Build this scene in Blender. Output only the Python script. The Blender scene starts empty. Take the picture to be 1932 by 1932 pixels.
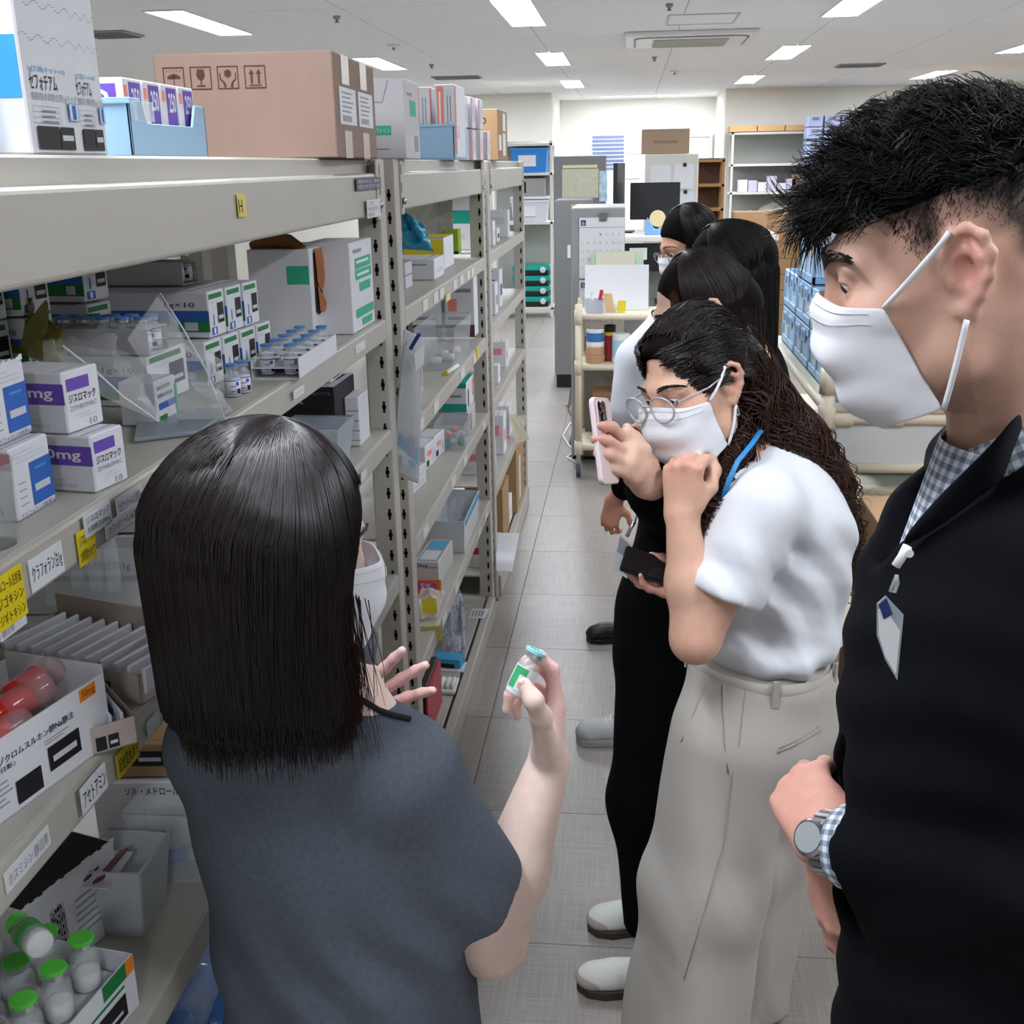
import bpy, math, random
import numpy as np
from mathutils import Vector, Matrix
random.seed(7); RNG = np.random.default_rng(7)
SC = bpy.context.scene; COL = SC.collection
# ---------------------------------------------------------------- camera
FPX = 2110.0; CAMH = 1.72
def _n(v): return v/np.linalg.norm(v)
_Y = _n(np.array([1190.-966., 966.-307., -FPX]))
_Z = -_n(np.array([1090.-966., 966.-7800., -FPX]))
_Z = _n(_Z-_Y*np.dot(_Z, _Y)); _X = np.cross(_Y, _Z)
ROT = np.stack([_X, _Y, _Z], 1)          # world -> camera axes
cam_d = bpy.data.cameras.new('camera'); cam = bpy.data.objects.new('camera', cam_d); COL.objects.link(cam)
cam_d.sensor_width = 36.0; cam_d.lens = 36.0*FPX/1932.0; cam_d.clip_start = 0.02
M4 = Matrix([[float(ROT[j, i]) for j in range(3)] for i in range(3)]).to_4x4()
M4.translation = Vector((0, 0, CAMH)); cam.matrix_world = M4
SC.camera = cam
# ---------------------------------------------------------------- light level
SC.view_settings.view_transform = 'Standard'; SC.view_settings.look = 'None'
SC.view_settings.exposure = EXPO = 1.84; SC.view_settings.gamma = 1.0
SC.view_settings.use_curve_mapping = False
w = bpy.data.worlds.new('world'); SC.world = w; w.use_nodes = True
w.node_tree.nodes['Background'].inputs[0].default_value = (0.55, 0.6, 0.65, 1)
w.node_tree.nodes['Background'].inputs[1].default_value = 0.05
PANEL_EMIT = 13.0
# ---------------------------------------------------------------- measuring helpers: a sight line of the photograph met with a plane of the room
def ray(px, py): return ROT.T @ np.array([(px-966.)/FPX, (966.-py)/FPX, -1.])
O3 = np.array([0., 0., CAMH])
def onz(px, py, z): d = ray(px, py); return O3+d*((z-CAMH)/d[2])
def onx(px, py, x): d = ray(px, py); return O3+d*(x/d[0])
def ony(px, py, y): d = ray(px, py); return O3+d*(y/d[1])
# ---------------------------------------------------------------- materials
def lin(h):
    if isinstance(h, str):
        h = h.lstrip('#'); c = [int(h[i:i+2], 16)/255 for i in (0, 2, 4)]
    else: c = list(h)
    return tuple((x/12.92 if x <= 0.04045 else ((x+0.055)/1.055)**2.4) for x in c)
MATS = {}
def mat(name, col, rough=0.55, metal=0.0, spec=0.5, bump=0.0, bscale=80.0, var=0.0, vscale=12.0, alpha=1.0, trans=0.0, emit=0.0, sub=0.0, sheen=0.0, coat=0.0, ior=1.45, vcol=None, stretch=None, var2=None):
    if name in MATS: return MATS[name]
    m = bpy.data.materials.new(name); m.use_nodes = True; nt = m.node_tree; N = nt.nodes; L = nt.links
    b = N['Principled BSDF']; c = lin(col)
    b.inputs['Base Color'].default_value = (*c, 1); b.inputs['Roughness'].default_value = rough
    b.inputs['Metallic'].default_value = metal; b.inputs['Specular IOR Level'].default_value = spec
    b.inputs['IOR'].default_value = ior
    b.inputs['Alpha'].default_value = alpha; b.inputs['Transmission Weight'].default_value = trans
    if sub: b.inputs['Subsurface Weight'].default_value = sub; b.inputs['Subsurface Radius'].default_value = (0.012, 0.005, 0.003); b.inputs['Subsurface Scale'].default_value = 0.6
    if sheen: b.inputs['Sheen Weight'].default_value = sheen; b.inputs['Sheen Roughness'].default_value = 0.4
    if coat: b.inputs['Coat Weight'].default_value = coat; b.inputs['Coat Roughness'].default_value = 0.12
    if emit: b.inputs['Emission Color'].default_value = (*c, 1); b.inputs['Emission Strength'].default_value = emit
    src = None
    if var or bump:
        tc = N.new('ShaderNodeTexCoord'); mp = N.new('ShaderNodeMapping'); L.new(tc.outputs['Object'], mp.inputs[0])
        if stretch: mp.inputs['Scale'].default_value = stretch
    colsock = None
    if vcol:
        at = N.new('ShaderNodeAttribute'); at.attribute_name = vcol; colsock = at.outputs['Color']
    if var:
        nz = N.new('ShaderNodeTexNoise'); nz.inputs['Scale'].default_value = vscale; nz.inputs['Detail'].default_value = 5
        L.new(mp.outputs[0], nz.inputs['Vector'])
        rp = N.new('ShaderNodeMapRange'); rp.inputs[1].default_value = 0.3; rp.inputs[2].default_value = 0.7
        rp.inputs[3].default_value = 1-var; rp.inputs[4].default_value = 1+var*0.6; L.new(nz.outputs['Fac'], rp.inputs[0])
        mx = N.new('ShaderNodeMix'); mx.data_type = 'RGBA'; mx.blend_type = 'MULTIPLY'; mx.inputs[0].default_value = 1
        mx.inputs[6].default_value = (*c, 1)
        if colsock: L.new(colsock, mx.inputs[6])
        cb = N.new('ShaderNodeCombineColor')
        for i in range(3): L.new(rp.outputs[0], cb.inputs[i])
        L.new(cb.outputs[0], mx.inputs[7]); L.new(mx.outputs[2], b.inputs['Base Color'])
    elif colsock: L.new(colsock, b.inputs['Base Color'])
    if bump:
        nb = N.new('ShaderNodeTexNoise'); nb.inputs['Scale'].default_value = bscale; nb.inputs['Detail'].default_value = 3
        L.new(mp.outputs[0], nb.inputs['Vector'])
        bp = N.new('ShaderNodeBump'); bp.inputs['Strength'].default_value = bump; bp.inputs['Distance'].default_value = 0.004
        L.new(nb.outputs['Fac'], bp.inputs['Height']); L.new(bp.outputs[0], b.inputs['Normal'])
    MATS[name] = m; return m
# ---------------------------------------------------------------- text outlines
_TX = {}
def text_geo(s, bold=0.0):
    k = (s, bold)
    if k in _TX: return _TX[k]
    cu = bpy.data.curves.new('t', 'FONT'); cu.body = s; cu.resolution_u = 2; cu.offset = bold; cu.fill_mode = 'FRONT' if hasattr(cu, 'fill_mode') else cu.fill_mode
    cu.dimensions = '2D'
    o = bpy.data.objects.new('t', cu); COL.objects.link(o)
    dg = bpy.context.evaluated_depsgraph_get(); dg.update()
    me = bpy.data.meshes.new_from_object(o.evaluated_get(dg))
    V = [(v.co.x, v.co.y) for v in me.vertices]; F = [tuple(p.vertices) for p in me.polygons if p.normal.z != 0]
    bpy.data.objects.remove(o); bpy.data.curves.remove(cu); bpy.data.meshes.remove(me)
    if V:
        x0 = min(v[0] for v in V); x1 = max(v[0] for v in V); y0 = min(v[1] for v in V); y1 = max(v[1] for v in V)
        V = [((v[0]-x0)/max(x1-x0, 1e-6), (v[1]-y0)/max(y1-y0, 1e-6)) for v in V]
    _TX[k] = (V, F); return _TX[k]
# ---------------------------------------------------------------- mesh builder
def V3(*a): return np.array(a, float)
class MB:
    def __init__(s): s.v = []; s.f = []; s.m = []
    def add(s, V, F, m=0):
        o = len(s.v); s.v += [tuple(map(float, p)) for p in V]; s.f += [tuple(i+o for i in f) for f in F]; s.m += [m]*len(F); return s
    def box(s, a, b, m=0):
        (x0, y0, z0), (x1, y1, z1) = a, b
        if x0 > x1: x0, x1 = x1, x0
        if y0 > y1: y0, y1 = y1, y0
        if z0 > z1: z0, z1 = z1, z0
        V = [(x0, y0, z0), (x1, y0, z0), (x1, y1, z0), (x0, y1, z0), (x0, y0, z1), (x1, y0, z1), (x1, y1, z1), (x0, y1, z1)]
        return s.add(V, [(0, 3, 2, 1), (4, 5, 6, 7), (0, 1, 5, 4), (1, 2, 6, 5), (2, 3, 7, 6), (3, 0, 4, 7)], m)
    def obox(s, o, u, v, w, m=0):      # corner o, edge vectors
        o, u, v, w = map(np.asarray, (o, u, v, w))
        V = [o, o+u, o+u+v, o+v, o+w, o+u+w, o+u+v+w, o+v+w]
        F = [(0, 3, 2, 1), (4, 5, 6, 7), (0, 1, 5, 4), (1, 2, 6, 5), (2, 3, 7, 6), (3, 0, 4, 7)]
        if np.dot(np.cross(u, v), w) < 0: F = [f[::-1] for f in F]
        return s.add(V, F, m)
    def quad(s, a, b, c, d, m=0): return s.add([a, b, c, d], [(0, 1, 2, 3)], m)
    def rect(s, o, u, v, m=0):
        o, u, v = map(np.asarray, (o, u, v)); return s.add([o, o+u, o+u+v, o+v], [(0, 1, 2, 3)], m)
    def poly(s, pts, m=0): return s.add(pts, [tuple(range(len(pts)))], m)
    def prism(s, pts, w, m=0):
        n = len(pts); w = np.asarray(w, float); P = [np.asarray(p, float) for p in pts]
        nn = sum(np.cross(P[i]-P[0], P[(i+1) % n]-P[0]) for i in range(1, n-1)) if n > 2 else w
        if np.dot(nn, w) < 0: P = P[::-1]
        V = P+[p+w for p in P]
        F = [tuple(range(n))[::-1], tuple(range(n, 2*n))]+[(i, (i+1) % n, (i+1) % n+n, i+n) for i in range(n)]
        return s.add(V, F, m)
    def tube(s, pts, r, n=8, m=0, cap=True, flat=1.0, closed=False):
        P = [np.asarray(p, float) for p in pts]; k = len(P)
        R = [r]*k if np.isscalar(r) else list(r)
        V = []; prev = None
        for i in range(k):
            t = (P[(i+1) % k]-P[i-1]) if closed else (P[min(i+1, k-1)]-P[max(i-1, 0)])
            t = t/(np.linalg.norm(t)+1e-12)
            if prev is None:
                a = np.array([0, 0, 1.]) if abs(t[2]) < 0.9 else np.array([1., 0, 0]); prev = np.cross(t, a)
            u = prev-t*np.dot(prev, t); u /= (np.linalg.norm(u)+1e-12); prev = u; w_ = np.cross(t, u)
            for j in range(n):
                a = 2*math.pi*j/n; V.append(P[i]+R[i]*(math.cos(a)*u+flat*math.sin(a)*w_))
        F = []
        for i in range(k if closed else k-1):
            i2 = (i+1) % k
            for j in range(n): F.append((i*n+j, i*n+(j+1) % n, i2*n+(j+1) % n, i2*n+j))
        if cap and not closed: F += [tuple(range(n))[::-1], tuple(range((k-1)*n, k*n))]
        return s.add(V, F, m)
    def lathe(s, prof, o=(0, 0, 0), ax=(0, 0, 1), n=16, m=0):
        o = np.asarray(o, float); ax = np.asarray(ax, float); ax = ax/np.linalg.norm(ax)
        a = np.array([1., 0, 0]) if abs(ax[0]) < 0.9 else np.array([0, 1., 0]); u = np.cross(a, ax); u /= np.linalg.norm(u); w_ = np.cross(ax, u)
        V = []; k = len(prof)
        for (r, h) in prof:
            for j in range(n):
                t = 2*math.pi*j/n; V.append(o+ax*h+r*(math.cos(t)*u+math.sin(t)*w_))
        F = [(i*n+j, i*n+(j+1) % n, (i+1)*n+(j+1) % n, (i+1)*n+j) for i in range(k-1) for j in range(n)]
        if prof[0][0] > 1e-5: F.append(tuple(range(n))[::-1])
        if prof[-1][0] > 1e-5: F.append(tuple(range((k-1)*n, k*n)))
        return s.add(V, F, m)
    def text(s, t, o, u, v, m=0, bold=0.0, tall=True):  # fitted into the rectangle o, u, v
        V, F = text_geo(t, bold); o, u, v = map(np.asarray, (o, u, v))
        return s.add([o+u*a+v*b for a, b in V], F, m)
    def build(s, name, mats, parent=None, smooth=False, bev=0.0, seg=1, sub=0, solid=0.0, auto=False):
        org = root_org(parent)
        me = bpy.data.meshes.new(name)
        me.from_pydata([(a-org[0], b-org[1], c-org[2]) for a, b, c in s.v], [], s.f)
        if not isinstance(mats, (list, tuple)): mats = [mats]
        for q in mats: me.materials.append(q)
        if len(mats) > 1: me.polygons.foreach_set('material_index', s.m)
        if smooth: me.polygons.foreach_set('use_smooth', [True]*len(me.polygons))
        me.update()
        o = bpy.data.objects.new(name, me); COL.objects.link(o)
        if parent is not None: o.parent = parent
        if bev:
            md = o.modifiers.new('bevel', 'BEVEL'); md.width = bev; md.segments = seg; md.limit_method = 'ANGLE'; md.angle_limit = 0.6
        if solid:
            md = o.modifiers.new('solid', 'SOLIDIFY'); md.thickness = solid; md.offset = 0
        if sub:
            md = o.modifiers.new('sub', 'SUBSURF'); md.levels = sub; md.render_levels = sub
        return o
def root_org(p):
    while p is not None and p.parent is not None: p = p.parent
    return (0, 0, 0) if p is None else tuple(p.location)
def tag(o, label, cat, group=None, kind=None):
    if label: o['label'] = label
    if cat: o['category'] = cat
    if group: o['group'] = group
    if kind: o['kind'] = kind
    return o
def thing(name, label, cat, loc=(0, 0, 0), group=None):
    o = bpy.data.objects.new(name, None); COL.objects.link(o); o.location = [float(x) for x in loc]; o.empty_display_size = 0.05
    return tag(o, label, cat, group)
def struct(mb, name, m, parent=None, **k):
    o = mb.build(name, m, parent, **k)
    if parent is None: o['kind'] = 'structure'
    return o
def copy_tree(o, loc=None, rotz=None, label=None, parent=None, group=None):
    c = o.copy(); COL.objects.link(c)
    if parent is not None: c.parent = parent
    if loc is not None: c.location = [float(x) for x in loc]
    if rotz is not None: c.rotation_euler = (0, 0, rotz)
    if label: c['label'] = label
    if group: c['group'] = group
    for ch in list(o.children): copy_tree(ch, parent=c)
    return c
# ================================================================ the room
CEIL = 2.6
M_beige = mat('rack_enamel', '#b6b2a9', 0.38, bump=0.03, bscale=300, var=0.03, vscale=3)
M_slot = mat('slot_dark', '#14110f', 0.9)
M_wall = mat('wall_paint', '#ecebe2', 0.8, var=0.02, vscale=2)
M_ceil = mat('ceiling_board', '#f0f2f3', 0.9, bump=0.05, bscale=400, var=0.015, vscale=5)
M_white = mat('white_plastic', '#e6e7e8', 0.4)
M_grey = mat('grey_metal', '#9b9c9b', 0.45, var=0.03)
M_dkgrey = mat('dark_grey_panel', '#7b7c7c', 0.6)
M_steel = mat('steel', '#b9babc', 0.25, metal=0.9)
M_black = mat('black_plastic', '#17181b', 0.4)
def floor_mat(name, c, seedoff):
    m = bpy.data.materials.new(name); m.use_nodes = True; nt = m.node_tree; N = nt.nodes; L = nt.links; b = N['Principled BSDF']
    tc = N.new('ShaderNodeTexCoord'); mp = N.new('ShaderNodeMapping'); L.new(tc.outputs['Object'], mp.inputs[0]); mp.inputs['Location'].default_value = (seedoff, seedoff*2, 0)
    outs = []
    for sc in ((6, 260, 1), (260, 6, 1)):
        m2 = N.new('ShaderNodeMapping'); m2.inputs['Scale'].default_value = sc; L.new(mp.outputs[0], m2.inputs[0])
        nz = N.new('ShaderNodeTexNoise'); nz.inputs['Scale'].default_value = 1.0; nz.inputs['Detail'].default_value = 2; L.new(m2.outputs[0], nz.inputs['Vector']); outs.append(nz.outputs['Fac'])
    ad = N.new('ShaderNodeMath'); ad.operation = 'ADD'; L.new(outs[0], ad.inputs[0]); L.new(outs[1], ad.inputs[1])
    bl = N.new('ShaderNodeTexNoise'); bl.inputs['Scale'].default_value = 2.2; bl.inputs['Detail'].default_value = 4; L.new(mp.outputs[0], bl.inputs['Vector'])
    a2 = N.new('ShaderNodeMath'); a2.operation = 'MULTIPLY_ADD'; L.new(bl.outputs['Fac'], a2.inputs[0]); a2.inputs[1].default_value = 0.5; L.new(ad.outputs[0], a2.inputs[2])
    rp = N.new('ShaderNodeValToRGB'); cl = lin(c); rp.color_ramp.elements[0].position = 0.0; rp.color_ramp.elements[1].position = 1.0
    mr = N.new('ShaderNodeMapRange'); mr.inputs[1].default_value = 0.85; mr.inputs[2].default_value = 1.65; L.new(a2.outputs[0], mr.inputs[0]); L.new(mr.outputs[0], rp.inputs[0])
    rp.color_ramp.elements[0].color = (*[x*0.72 for x in cl], 1); rp.color_ramp.elements[1].color = (*[min(1, x*1.2) for x in cl], 1)
    L.new(rp.outputs[0], b.inputs['Base Color']); b.inputs['Roughness'].default_value = 0.32; b.inputs['Specular IOR Level'].default_value = 0.4
    return m
M_floor = [floor_mat('floor_tile_%d' % i, c, i*3.7) for i, c in enumerate(['#9c9690', '#99938d', '#9f9994'])]
M_joint = mat('floor_joint', '#6f685e', 0.8)
mb = MB().box((-5.6, -4, -0.1), (5.6, 17.6, -0.004))
floor = struct(mb, 'floor', M_joint)
# tiles: 0.55 m square, laid along the aisle
TS = 0.5475; ox, oy = -0.43, 3.262
proto = None
tile_me = []
for k in range(3):
    t = MB(); e = 0.0011; t.box((e, e, -0.004), (TS-e, TS-e, 0.0)); o = t.build('tile', M_floor[k], floor, bev=0.0006); tile_me.append(o)
used = [False]*3; ntile = 0
for j in range(-4, 21):
    for i in range(-2, 9):
        x = ox+i*TS; y = oy+j*TS+(0.0 if i % 2 == 0 else 0.0)
        k = (i*7+j*5+(i*j) % 3) % 3
        if not used[k]: o = tile_me[k]; used[k] = True
        else: o = tile_me[k].copy(); COL.objects.link(o)
        o.location = (x, y, 0); ntile += 1
mb = MB()
for (a, b) in (((-5.6, -4), (ox-2*TS, 17.6)), ((ox+9*TS, -4), (5.6, 17.6)), ((ox-2*TS, -4), (ox+9*TS, oy-4*TS)), ((ox-2*TS, oy+21*TS), (ox+9*TS, 17.6))):
    mb.box((a[0], a[1], -0.004), (b[0], b[1], -0.0002))
tag(mb.build('distant_tile_field', M_floor[0], floor), None, None, kind='stuff')
# ceiling of boards with thin seams
struct(MB().box((-5.6, -4, CEIL+0.004), (5.6, 17.6, CEIL+0.1)), 'ceiling', mat('seam', '#a5a6a6', 0.9))
ceiling = bpy.data.objects['ceiling']
bw, bl_ = 1.0, 1.82
cb = None
for i in range(-3, 4):
    for j in range(0, 11):
        x = 0.32+i*bw; y = -2.2+j*bl_
        if cb is None:
            q = MB(); q.box((0.003, 0.003, 0), (bw-0.003, bl_-0.003, 0.004)); cb = q.build('ceiling_panel', M_ceil, ceiling); o = cb
        else: o = cb.copy(); COL.objects.link(o)
        o.location = (x, y, CEIL)
mb = MB(); mb.box((-5.6, -4, CEIL), (-2.68, 17.6, CEIL+0.004)); mb.box((4.32, -4, CEIL), (5.6, 17.6, CEIL+0.004)); mb.box((-2.68, -4, CEIL), (4.32, -2.2, CEIL+.004))
mb.build('distant_panel_field', M_ceil, ceiling)
# walls (back wall with a recess between two piers)
struct(MB().box((-5.7, -4, 0), (-5.6, 17.6, CEIL)), 'wall_left', M_wall)
struct(MB().box((5.6, -4, 0), (5.7, 17.6, CEIL)), 'wall_right', M_wall)
struct(MB().box((-5.7, -4.1, 0), (5.7, -4, CEIL)), 'wall_front', M_wall)
mb = MB(); mb.box((-5.7, 15.35, 0), (-1.03, 17.4, CEIL)); mb.box((1.2, 15.45, 0), (5.7, 17.4, CEIL)); mb.box((-1.03, 17.25, 0), (1.2, 17.4, CEIL))
struct(mb, 'wall_back', M_wall)
mb = MB(); mb.box((-1.03, 17.235, 0), (1.2, 17.25, 0.09)); mb.box((1.21, 15.435, 0), (5.6, 15.45, 0.09)); mb.box((-5.6, 15.335, 0), (-1.04, 15.35, 0.09))
struct(mb, 'baseboard_back', mat('baseboard', '#55514b', 0.6))
# pale door frame in the recess
mb = MB(); mb.box((0.55, 17.2, 0), (0.6, 17.25, 2.06)); mb.box((1.12, 17.2, 0), (1.17, 17.25, 2.06)); mb.box((0.55, 17.2, 2.06), (1.17, 17.25, 2.1))
mb2 = MB(); mb2.box((0.6, 17.225, 0.01), (1.12, 17.25, 2.06)); d1 = struct(mb2, 'door_1', mat('door_paint', '#e4e4e0', 0.5)); mb.build('door_frame', mat('door_frame', '#cfcfca', 0.5), d1)
# ---------------------------------------------------------------- ceiling lights
M_diff = mat('light_diffuser', '#f1f6ff', 0.5, emit=PANEL_EMIT)
M_frame = mat('light_frame', '#eceded', 0.5)
def light_panel(cx, cy, lx, ly, label):
    t = thing('ceiling_light', label, 'light', (cx, cy, CEIL), 'recessed ceiling light panels')
    f = MB(); e = 0.014
    f.box((cx-lx/2-e, cy-ly/2-e, CEIL-0.008), (cx-lx/2, cy+ly/2+e, CEIL)); f.box((cx+lx/2, cy-ly/2-e, CEIL-0.008), (cx+lx/2+e, cy+ly/2+e, CEIL))
    f.box((cx-lx/2, cy-ly/2-e, CEIL-0.008), (cx+lx/2, cy-ly/2, CEIL)); f.box((cx-lx/2, cy+ly/2, CEIL-0.008), (cx+lx/2, cy+ly/2+e, CEIL))
    f.build('light_frame', M_frame, t, bev=0.002)
    MB().box((cx-lx/2, cy-ly/2, CEIL-0.005), (cx+lx/2, cy+ly/2, CEIL-0.001)).build('diffuser', M_diff, t)
    return t
LROWS = [0.9, 4.1, 7.35, 10.5, 13.75]
rowname = {7.35: 'near row', 10.5: 'middle row', 13.75: 'back row'}
for lx_, cn in ((-2.67, 'beyond the medicine racks on the left'), (-0.68, 'above the aisle beside the racks'), (1.32, 'right of the air conditioner'), (3.33, 'furthest to the right')):
    for ly_ in LROWS:
        if ly_ in rowname: lb = 'white ceiling light %s, %s' % (cn, rowname[ly_])
        else: lb = 'long white ceiling light overhead, out of view'
        if ly_ == .9 and lx_ in (-2.67, 3.33): continue
        xx = -2.22 if (lx_ < -2 and ly_ == 10.5) else lx_
        light_panel(xx, ly_, 0.22, 1.25, lb)
light_panel(0.2, 16.45, 1.24, 0.22, 'long white ceiling light lying crosswise in the recess at the back')
light_panel(0.3, -2.2, 0.22, 1.25, 'long white ceiling light overhead, out of view')
# ---------------------------------------------------------------- ceiling fittings
t = thing('air_conditioner', 'square ceiling cassette air conditioner with dark slot outlet', 'air conditioner', (0.42, 9.0, CEIL))
x0, x1, y0, y1 = -0.05, 0.89, 8.55, 9.47
mb = MB()
def rring(x0, x1, y0, y1, r, n=6):
    P = []
    for cx_, cy_, a0 in ((x1-r, y1-r, 0), (x0+r, y1-r, 90), (x0+r, y0+r, 180), (x1-r, y0+r, 270)):
        for k in range(n+1): a = math.radians(a0+90*k/n); P.append((cx_+r*math.cos(a), cy_+r*math.sin(a)))
    return P
mb.prism([(x, y, CEIL) for x, y in rring(x0, x1, y0, y1, 0.02)], (0, 0, -0.035)); mb.build('casing', M_white, t, bev=0.012, seg=2)
mb = MB(); mb.prism([(x, y, CEIL-0.035) for x, y in rring(x0+.06, x1-.06, y0+.06, y1-.06, 0.12)], (0, 0, -0.0015)); mb.build('air_slot', M_black, t)
mb = MB(); mb.prism([(x, y, CEIL-0.0365) for x, y in rring(x0+.075, x1-.075, y0+.10, y1-.10, 0.1)], (0, 0, -0.004)); mb.build('flap', M_white, t)
mb = MB(); mb.box((x0+.2, y0+.2, CEIL-0.044), (x1-.2, y1-.2, CEIL-0.0405)); g = mb.build('grille', mat('grille_grey', '#a9a79f', 0.6), t)
for k in range(14):
    yy = y0+.22+k*(y1-y0-.44)/13; MB().box((x0+.21, yy-0.006, CEIL-0.05), (x1-.21, yy+0.006, CEIL-0.044)).build('louver', mat('louver', '#c9c7bf', .5), g)
t = thing('ceiling_hatch', 'thin framed square access hatch in front of the air conditioner', 'hatch', (0.45, 7.93, CEIL))
mb = MB()
for a, b in (((.22, 7.66), (.67, 7.675)), ((.22, 8.185), (.67, 8.2)), ((.22, 7.675), (.235, 8.185)), ((.655, 7.675), (.67, 8.185))): mb.box((a[0], a[1], CEIL-0.006), (b[0], b[1], CEIL))
mb.build('hatch_frame', mat('hatch_frame', '#bfc1c2', .5), t); MB().box((.235, 7.675, CEIL-.003), (.655, 8.185, CEIL)).build('hatch_lid', M_ceil, t)
def ceiling_vent(px, py, lx, ly, label):
    p = onz(px, py, CEIL); t = thing('ceiling_vent', label, 'vent', p)
    MB().box((p[0]-lx/2, p[1]-ly/2, CEIL-.012), (p[0]+lx/2, p[1]+ly/2, CEIL)).build('vent_frame', M_grey, t, bev=.004)
    for k in range(5): yy = p[1]-ly/2+.03+k*(ly-.06)/4; MB().box((p[0]-lx/2+.02, yy-.012, CEIL-.018), (p[0]+lx/2-.02, yy+.012, CEIL-.012)).build('vent_blade', M_dkgrey, t)
ceiling_vent(862, 145, 0.5, 0.3, 'small grey ceiling vent above the red striped cartons')
ceiling_vent(207, 63, 0.34, 0.34, 'grey ceiling vent beside the tall white cartons')
ceiling_vent(1622, 122, 0.45, 0.3, 'grey ceiling vent above the man with dark hair')
def sprinkler(px, py, label, big=False):
    p = onz(px, py, CEIL); t = thing('sprinkler_head' if not big else 'smoke_detector', label, 'sprinkler' if not big else 'detector', p)
    r = 0.022 if not big else 0.05
    MB().lathe([(r, 0), (r, -.012), (r*.7, -.02), (0.0, -.02)], p, n=14).build('flange', M_grey if not big else M_white, t, smooth=True)
    MB().lathe([(.008, -.02), (.008, -.032), (.016, -.034), (.016, -.037), (0, -.037)], p, n=10).build('nozzle', M_dkgrey, t)
for a in ((1263, 7, 'small ceiling sprinkler near the access hatch'), (635, 30, 'small ceiling sprinkler above the brown carton'), (814, 121, 'small ceiling sprinkler above the blue crate'), (1235, 107, 'small ceiling sprinkler behind the air conditioner'), (1823, 138, 'small ceiling sprinkler above the head of the man')): sprinkler(*a)
sprinkler(1273, 133, 'round ceiling detector behind the air conditioner', True); sprinkler(742, 84, 'round ceiling detector left of the aisle lights', True)
# ================================================================ racks
XF, XB = -0.525, -0.975
def make_rack(y0, y1, levels, label, far=False, near_post=True):
    t = thing('storage_rack', label, 'rack', ((XF+XB)/2, (y0+y1)/2, 0), 'beige medicine racks in a row')
    PD, PW = 0.05, 0.06
    for xs in (0, 1):
        for ys in (0, 1):
            if ys == 0 and not near_post and xs == 0 and False: continue
            a = XF-PD if xs == 0 else XB; ya = y0 if ys == 0 else y1-PW
            p = MB(); p.box((a, ya, 0.0), (a+PD, ya+PW, 1.737)); po = p.build('post', M_beige, t, bev=0.004, seg=2)
            q = MB()
            for k in range(32):
                z = 0.11+k*0.05
                for zz0, zz1, hw in ((z-.013, z+.013, .0028), (z-.004, z+.004, .0045)):
                    if xs == 0: q.box((a+PD*0.72-hw, ya-.0004, zz0), (a+PD*0.72+hw, ya+.002, zz1))
                    if xs == 0: q.box((a+PD-.002, ya+PW*.5-hw, zz0), (a+PD+.0004, ya+PW*.5+hw, zz1)) if False else None
            if q.v: tag(q.build('slot_row', M_slot, po), None, None, kind='stuff')
            MB().box((a-.004, ya-.004, 0), (a+PD+.004, ya+PW+.004, 0.012)).build('foot_plate', M_dkgrey, po)
    ya, yb = y0+PW, y1-PW
    for i, z in enumerate(levels):
        if i == 0:
            d = MB(); d.box((XB+.002, ya-.0, 1.69), (XF-.022, yb, 1.737)); so = d.build('shelf_deck', M_beige, t, bev=.003)
            fb = MB(); fb.box((XF-.03, ya, 1.624), (XF, yb, 1.709)); fb.build('front_beam', M_beige, so, bev=.006, seg=3)
            MB().box((XB, ya, 1.624), (XB+.03, yb, 1.709)).build('back_beam', M_beige, so, bev=.004)
            for yy in (ya, yb-.035):
                e = MB(); e.box((XF-.001, yy, 1.615), (XF+.003, yy+.035, 1.735)); eo = e.build('end_bracket', M_beige, so, bev=.001)
                b = MB(); b.lathe([(.008, 0), (.008, .005), (.004, .008), (0, .008)], (XF+.003, yy+.017, 1.645), (1, 0, 0), 10); b.build('bolt', M_steel, eo, smooth=True)
                s_ = MB()
                for zz in (1.715, 1.675, 1.64): s_.box((XF+.0028, yy+(.004 if yy < (ya+yb)/2 else .026), zz-.011), (XF+.0034, yy+(.009 if yy < (ya+yb)/2 else .031), zz+.011))
                tag(s_.build('slot_row', M_slot, eo), None, None, kind='stuff')
        elif z < 0.2:
            d = MB(); d.box((XB+.002, ya, z-.01), (XF-.026, yb, z)); so = d.build('shelf_deck', M_beige, t, bev=.002)
            fb = MB(); fb.box((XF-.018, ya, 0.0), (XF+.012, yb, z)); fb.build('kick_beam', M_beige, so, bev=.004)
        else:
            d = MB(); d.box((XB+.002, ya, z-.008), (XF-.004, yb, z)); so = d.build('shelf_deck', M_beige, t, bev=.002)
            fb = MB(); fb.box((XF-.012, ya-.0, z-.046), (XF, yb, z-.0005)); fb.build('front_beam', M_beige, so, bev=.004, seg=2)
            MB().box((XB, ya, z-.046), (XB+.012, yb, z-.001)).build('back_beam', M_beige, so, bev=.002)
    return t
rack1 = make_rack(0.55, 2.465, [1.709, 1.405, 1.16, 0.815, 0.47, 0.08], 'nearest beige steel medicine rack with the H tag on its top beam')
rack2 = make_rack(2.565, 4.185, [1.709, 1.402, 1.11, 0.825, 0.48, 0.08], 'middle beige steel medicine rack behind the hanging display pouch')
rack3 = make_rack(4.275, 5.75, [1.709, 1.405, 1.125, 0.825, 0.475, 0.09], 'far beige steel medicine rack at the end of the row')
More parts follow.
